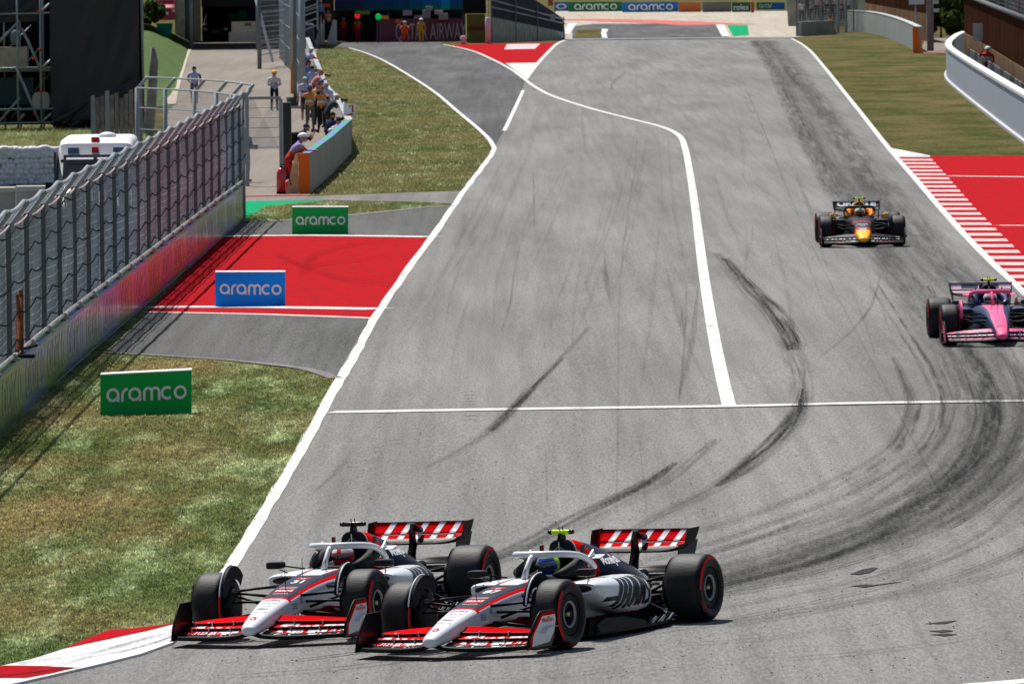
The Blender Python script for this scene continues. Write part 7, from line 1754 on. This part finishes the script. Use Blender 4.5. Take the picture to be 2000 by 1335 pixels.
# ================================================================== right-hand side
gr2 = mat('armco_grey', (.30, .325, .325), .6, metal=.1, var=.2, vscale=.7)
barrier('barrier', [(1790, 102), (1768, 89), (1742, 77), (1715, 68), (1690, 63), (1655, 61)], 1.55, 'curved grey steel barrier with an orange end, right of the far grass', top=[mat('cap_pale', (.42, .45, .44), .6)], face=gr2, back='right')
barrier('barrier', [(1622, 68), (1590, 69), (1556, 71)], 1.0, 'grey steel barrier running left to the track edge at the crest', top=[mat('cap_pale', (.42, .45, .44), .6)], face=gr2, back='right')
for px, pyb, pyt, l in ((1788, 104, 52, 'orange padded end of the curved steel barrier'), (1622, 68, 37, 'small orange padded end of the far steel barrier')):
    p = at(px, pyb); e = empty('barrier_end', p); tag(e, l, 'barrier end'); s = S(p); h = (pyb - pyt) / s; w = .17
    MB().box(-w, w, -.3, .0, 0, h).build('orange_pad', ORG, e); MB().add([(w, -.2, 0), (w, -.2, h), (w, 0, h), (w, 0, 0), (w * 2.8, -.2, 0), (w * 2.8, 0, 0)], [(0, 4, 1), (3, 2, 5), (0, 3, 5, 4), (1, 4, 5, 2)]).build('sloped_foot', mat('orange_faded', (.75, .26, .09), .7), e)
# white wall, right
ww = empty('track_wall', at(1995, 270)); tag(ww, 'smooth blue-grey wall with a white cap at the right edge', 'wall')
WP = [(2420, 590), (2150, 388), (2000, 278), (1930, 224), (1880, 184), (1853, 160), (1848, 148), (1853, 138), (1866, 125), (1880, 118)]
P = [at(*p) for p in WP]; P = smooth_line([Vector((p.x, p.y, 0)) for p in P], 4)
WF = mat('wall_blue_grey', (.36, .39, .45), .6, var=.06, vscale=.3, spec=.1); WC = mat('wall_cap_white', (.66, .66, .67), .6, spec=.1)
q = MB(); q2 = MB(); q3 = MB(); Hh = 1.58
for i in range(len(P) - 1):
    a, b = P[i] - ww.location, P[i + 1] - ww.location; a.z = b.z = 0; d = (b - a).normalized(); n1 = Vector((-d.y, d.x, 0)); n1 = -n1 if n1.x < 0 else n1
    up = Vector((0, 0, Hh)); th = n1 * .25
    q.add([a, b, b + up, a + up, a + th, b + th, b + th + up, a + th + up], [(0, 1, 2, 3), (7, 6, 5, 4)])
    c = -n1 * .05; cz = Vector((0, 0, .11)); q2.add([a + c + up, b + c + up, b + c + up + cz, a + c + up + cz, b + th - c + up + cz, a + th - c + up + cz, b + th - c + up, a + th - c + up], [(0, 1, 2, 3), (3, 2, 4, 5), (5, 4, 6, 7)])
    f = -n1 * .10; q3.add([a + f, b + f, b + f + Vector((0, 0, .10)), a + f + Vector((0, 0, .10)), b + Vector((0, 0, .14)), a + Vector((0, 0, .14))], [(0, 1, 2, 3), (3, 2, 4, 5)])
q.build('wall_face', WF, ww, True); q2.build('wall_cap', WC, ww); q3.build('wall_footing', mat('footing_grey', (.42, .42, .44), .7), ww)
# rust-streaked timber wall behind it
RW_ = mat('rusty_boards', (.065, .026, .016), .9, var=.5, vscale=1.2, stretch=(1, 1, .25), dirt=(.018, .010, .008), spec=0.0); TRB = mat('pale_boards', (.28, .19, .12), .9, var=.3, vscale=1.5, stretch=(1, 1, .3), dirt=(.10, .05, .03), spec=0.0)
def tallwall(name, pa, pb, top_a, top_b, n, label, m=RW_, lowm=TRB, cap=None, split=.42):
    e = empty(name, at(*pa)); tag(e, label, 'wall'); A = at(*pa) - e.location; B = at(*pb) - e.location
    for k in range(n):
        a = A.lerp(B, k / n); b = A.lerp(B, (k + .97) / n); ta = top_a + (top_b - top_a) * k / n
        for nm, z0, z1, mm, off in (('lower_board', 0, ta * split, lowm, -.03), ('upper_board', ta * split + .01, ta, m, 0)):
            MB().add([a + Vector((off, off, z0)), b + Vector((off, off, z0)), b + Vector((off, off, z1)), a + Vector((off, off, z1)), a + Vector((.1, .2, z0)), b + Vector((.1, .2, z0)), b + Vector((.1, .2, z1)), a + Vector((.1, .2, z1))], [(0, 1, 2, 3), (7, 6, 5, 4), (0, 3, 7, 4), (1, 5, 6, 2), (3, 2, 6, 7)]).build(nm, mm, e)
    MB().tube([A + Vector((0, -.1, top_a + .05)), B + Vector((0, -.1, top_b + .05))], .12, 8).build('top_beam', mat('beam_grey', (.13, .13, .135), .8), e, True)
    return e
tallwall('timber_wall', (1884, 135), (2040, 262), 4.0, 3.9, 20, 'tall rust-streaked timber wall behind the white-capped wall', split=.5)
tallwall('timber_wall', (1690, 52), (1822, 84), 4.2, 4.2, 16, 'rust-brown timber wall behind the far steel barrier', split=.45)
e = empty('low_fence', at(1900, 170)); tag(e, 'low grey plate fence along the foot of the rust-streaked wall', 'fence')
A, B = at(1890, 152) - e.location, at(2030, 268) - e.location
for k in range(22):
    a = A.lerp(B, k / 22); b = A.lerp(B, (k + .85) / 22); MB().add([a, b, b + Vector((0, 0, 1.55)), a + Vector((0, 0, 1.55)), a + Vector((.05, .05, 0)), b + Vector((.05, .05, 0)), b + Vector((.05, .05, 1.55)), a + Vector((.05, .05, 1.55))], [(0, 1, 2, 3), (7, 6, 5, 4), (3, 2, 6, 7)]).build('plate', G_GALVD if k % 3 else mat('plate_dark', (.05, .05, .055), .7), e)
# gap between the two walls: path, dark trees
sheet('service_path', [(1810, 72), (1885, 72), (1884, 118), (1850, 140), (1850, 104), (1795, 104)], 2 * O, M_CONC)
ribbon('red_line', [(1800, 103), (1850, 104)], .9, 4 * O, M_RED, k=2)
block('weathered_pier', 1811, 1824, -50, 100, mat('pinkish_pillar', (.26, .19, .18), .9, var=.3), 'pinkish weathered pillar at the end of the far timber wall', 'pillar', .4)
for k, (px, py) in enumerate(((1828, 4), (1829, 20))): o = block('pale_bracket', px - 5, px + 6, py - 3, py + 4, mat('hinge_white', (.5, .48, .45), .6), ['upper pale bracket sticking out of the pinkish pillar', 'lower pale bracket sticking out of the pinkish pillar'][k], 'bracket', .2, pyfoot=100)
for k, (px, py, rx, rz, m_, l) in enumerate(((1850, 68, 2.6, 6.5, L_DK, 'dark leafy tree filling the gap beside the pinkish pillar'), (1868, 72, 2.0, 5.0, L_MD, 'brighter green tree at the right of the gap'), (1985, 60, 3.2, 6.0, L_OL, 'olive tree behind the striped banner'), (1925, 58, 3.6, 6.5, L_OL, 'olive tree above the rust-streaked wall'), (1900, 55, 2.2, 6.0, L_DK, 'dark tree just right of the gap, behind the wall top'))):
    leafball('tree', at(px, py), rx, rz, 5000, m_, l, 'tree', 20 + k, .16, trunk=.12)
for k, (px, py, rx, m_, l) in enumerate(((1838, 74, 1.9, L_DK, 'low dark shrub at the foot of the pinkish pillar'), (1858, 72, 2.2, L_DK, 'dense dark shrub in the middle of the gap'), (1878, 76, 1.7, L_MD, 'mid green shrub against the end of the rust-streaked wall'))):
    leafball('shrub', at(px, py), rx, 3.4, 4500, m_, l, 'shrub', 60 + k, .16)
# white boards and number board on the wall, banner beyond
block('white_board', 1896, 1930, 45, 79, mat('board_white_dim', (.50, .51, .53), .7), 'plain white square board on the rust-streaked wall', 'board', .06, pyfoot=163).location.y -= 3
o = block('number_board', 1931, 1944, 64, 87, mat('board_white_dim', ()) if False else _m['board_white_dim'], 'small white board with red marks above the red marshal', 'board', .06, pyfoot=176); o.location.y -= 3
flat_decal('number_mark', text2d('S', .03), Matrix.Translation((0, -.03, (176 - 75) / S(at(1937, 176)))) @ Matrix.Diagonal((.16, 1, .28, 1)), C_LRED, o)
block('white_board', 1776, 1806, -20, 9, _m['board_white_dim'], 'white sign board on a post behind the curved barrier, cut by the frame', 'board', .08, pyfoot=92)
pole('sign_post', 1789, 92, 9, .06, G_GALV, 'grey post carrying the white sign board behind the curved barrier', 'post')
e = empty('striped_banner', at(1985, 90)); tag(e, 'white banner with a broad pink stripe above the rust-streaked wall', 'banner'); s = S(at(1985, 90)); f_ = lambda px, py: ((px - 1985) / s, 0, (90 - py) / s)
MB().box(f_(1962, 0)[0], f_(1983, 0)[0] - .01, 0, .06, f_(0, 75)[2], f_(0, -30)[2]).build('white_cloth', mat('banner_dirty_white', (.38, .36, .32), .8, var=.4, vscale=2, dirt=(.2, .17, .12)), e); MB().box(f_(1983, 0)[0], f_(1996, 0)[0], -.01, .06, f_(0, 75)[2], f_(0, -30)[2]).build('pink_stripe', mat('banner_pink', (.55, .20, .22), .8), e); MB().box(f_(1996, 0)[0] + .01, f_(2030, 0)[0], 0, .06, f_(0, 75)[2], f_(0, -30)[2]).build('white_cloth', _m['banner_dirty_white'], e)
# mesh fence on top of the rust wall
e = empty('upper_fence', at(1884, 120)); tag(e, 'dark wire fence standing on the rust-streaked wall', 'fence')
A, B = at(1884, 135) - e.location + Vector((.1, .2, 4.1)), at(2040, 262) - e.location + Vector((.1, .2, 4.0))
for k in range(9): a = A.lerp(B, k / 8); MB().tube([a, a + Vector((0, 0, 2.5))], .06, 6).build('fence_post', G_GALVD, e)
q = MB()
for k in range(150): a = A.lerp(B, k / 150); q.tube([a, a + Vector((0, 0, 2.4))], .006, 3, caps=False)
for k in range(14): q.tube([A + Vector((0, 0, .18 * k)), B + Vector((0, 0, .18 * k))], .006, 3, caps=False)
q.build('mesh_panel', G_GALVD, e)
# photographers' stand and fence at the crest (right of the gravel): grey mesh, posts, onlookers
e = empty('crest_fence', at(1610, 66)); tag(e, 'grey mesh debris fence with posts at the crest, in front of the onlookers', 'fence')
A, B = at(1556, 71) - e.location, at(1668, 62) - e.location
for k in range(8): a = A.lerp(B, k / 7); MB().tube([a, a + Vector((0, 0, 5))], .12 if k in (5, 6) else .06, 6).build('fence_post', G_GALV if k in (5, 6) else G_GALVD, e)
q = MB()
for k in range(70): a = A.lerp(B, k / 70); q.tube([a, a + Vector((0, 0, 4.6))], .010, 3, caps=False)
for k in range(22): q.tube([A + Vector((0, 0, .2 * k)), B + Vector((0, 0, .2 * k))], .010, 3, caps=False)
q.build('mesh_panel', G_GALVD, e)
rr_ = random.Random(21)
wds = ['white top', 'dark jacket', 'grey shirt', 'pale pink top', 'black shirt', 'cream top', 'dark blue jacket', 'light grey top', 'brown jacket', 'white shirt']
cl_ = [(.6, .6, .6), (.03, .03, .03), (.25, .25, .25), (.5, .35, .36), (.02, .02, .02), (.5, .46, .36), (.02, .03, .08), (.4, .4, .42), (.12, .08, .06), (.6, .6, .62)]
for k in range(10):
    px = 1566 + k * 10; person(px, 60 - (k % 3) * 2, rr_.uniform(-.5, .5), ['stand', 'shoot', 'hold'][k % 3], cl_[k], BLK, 'onlooker in a %s behind the crest fence, %s along the row' % (wds[k], ['first', 'second', 'third', 'fourth', 'fifth', 'sixth', 'seventh', 'eighth', 'ninth', 'last'][k]), group='onlookers behind the crest fence', fingers=False, zoff=.6 + .35 * (k % 2))
# dim shed and banks closing the view behind
def bank(name, px0, px1, py, z0, z1, m, seed, off=6):
    A, B = at(px0, py), at(px1, py); V = []; F = []; rs = random.Random(seed)
    for i in range(31):
        p = A.lerp(B, i / 30)
        for k, (dy, z) in enumerate(((0, -.3), (off, z0 * .5 + rs.uniform(-.2, .2)), (off * 2, z0 + (z1 - z0) * i / 30 + rs.uniform(-.4, .4)), (off * 8, z0 + 1))): V.append((p.x, p.y + dy, z))
        if i:
            for k in range(3): a = (i - 1) * 4 + k; F.append((a, a + 4, a + 5, a + 1))
    return tag(mk(name, V, F, m, smooth=True), kind='structure')
bank('bank', 1540, 1900, 52, 5, 6, mat('dark_bank', (.05, .05, .04), .95, var=.6, vscale=.5), 3)
bank('bank', 1895, 2300, 52, 8, 9, mat('green_bank', (.07, .075, .035), .95, var=.5, vscale=.5), 4)
block('grey_cabin', 1655, 1676, -40, 22, mat('cabin_pale', (.33, .34, .34), .7), 'pale grey cabin behind the onlookers, cut by the frame', 'cabin', 2, pyfoot=58)
block('dark_hut', 1560, 1628, -30, 14, mat('hut_brown', (.10, .07, .055), .9, var=.4), 'dark brown hut roof behind the onlookers', 'hut', 3, pyfoot=55)
# trees and a long hedge closing the horizon outside the picture's sides
for k, (px, py, rx) in enumerate(((150, 20, 5), (60, 30, 6), (-150, 60, 6), (330, 0, 4))):
    leafball('tree', at(px, py), rx, rx * 1.6, 6000, L_DK, ['broad dark tree behind the scaffold tower', 'second dark tree behind the scaffold tower, farther left', 'dark tree beyond the left edge of the picture', 'dark tree above the service-road bridge'][k], 'tree', 40 + k, .22, trunk=1.5)

block('grey_shed', 590, 652, -60, 84, mat('shed_grey', (.07, .075, .08), .8, var=.4), 'dim grey shed wall behind the slanted white shields', 'shed', 2, pyfoot=79)
for k, px in enumerate((374, 504)): pole('bridge_post', px, 98, -80, .14, G_GALVD, ['grey post under the front of the bridge deck, left side of the road', 'grey post under the front of the bridge deck, right side of the road'][k], 'post')  # posts added to carry the out-of-frame shading deck

for (a_, b_, t1, t2, c, nm, l) in ((449, 462, 26, 39, (.02, .30, .07), 'green_crate', 'bright green crate behind the white blocks, left'), (466, 484, 20, 39, (.02, .28, .09), 'green_crate', 'taller green crate behind the white blocks, right'), (485, 500, 14, 39, (.04, .09, .16), 'blue_crate', 'dark blue crate behind the white blocks under the bridge')):
    o = block(nm, a_, b_, t1, t2, mat('crate_' + str(a_), c, .7), l, 'crate', .6, pyfoot=81)
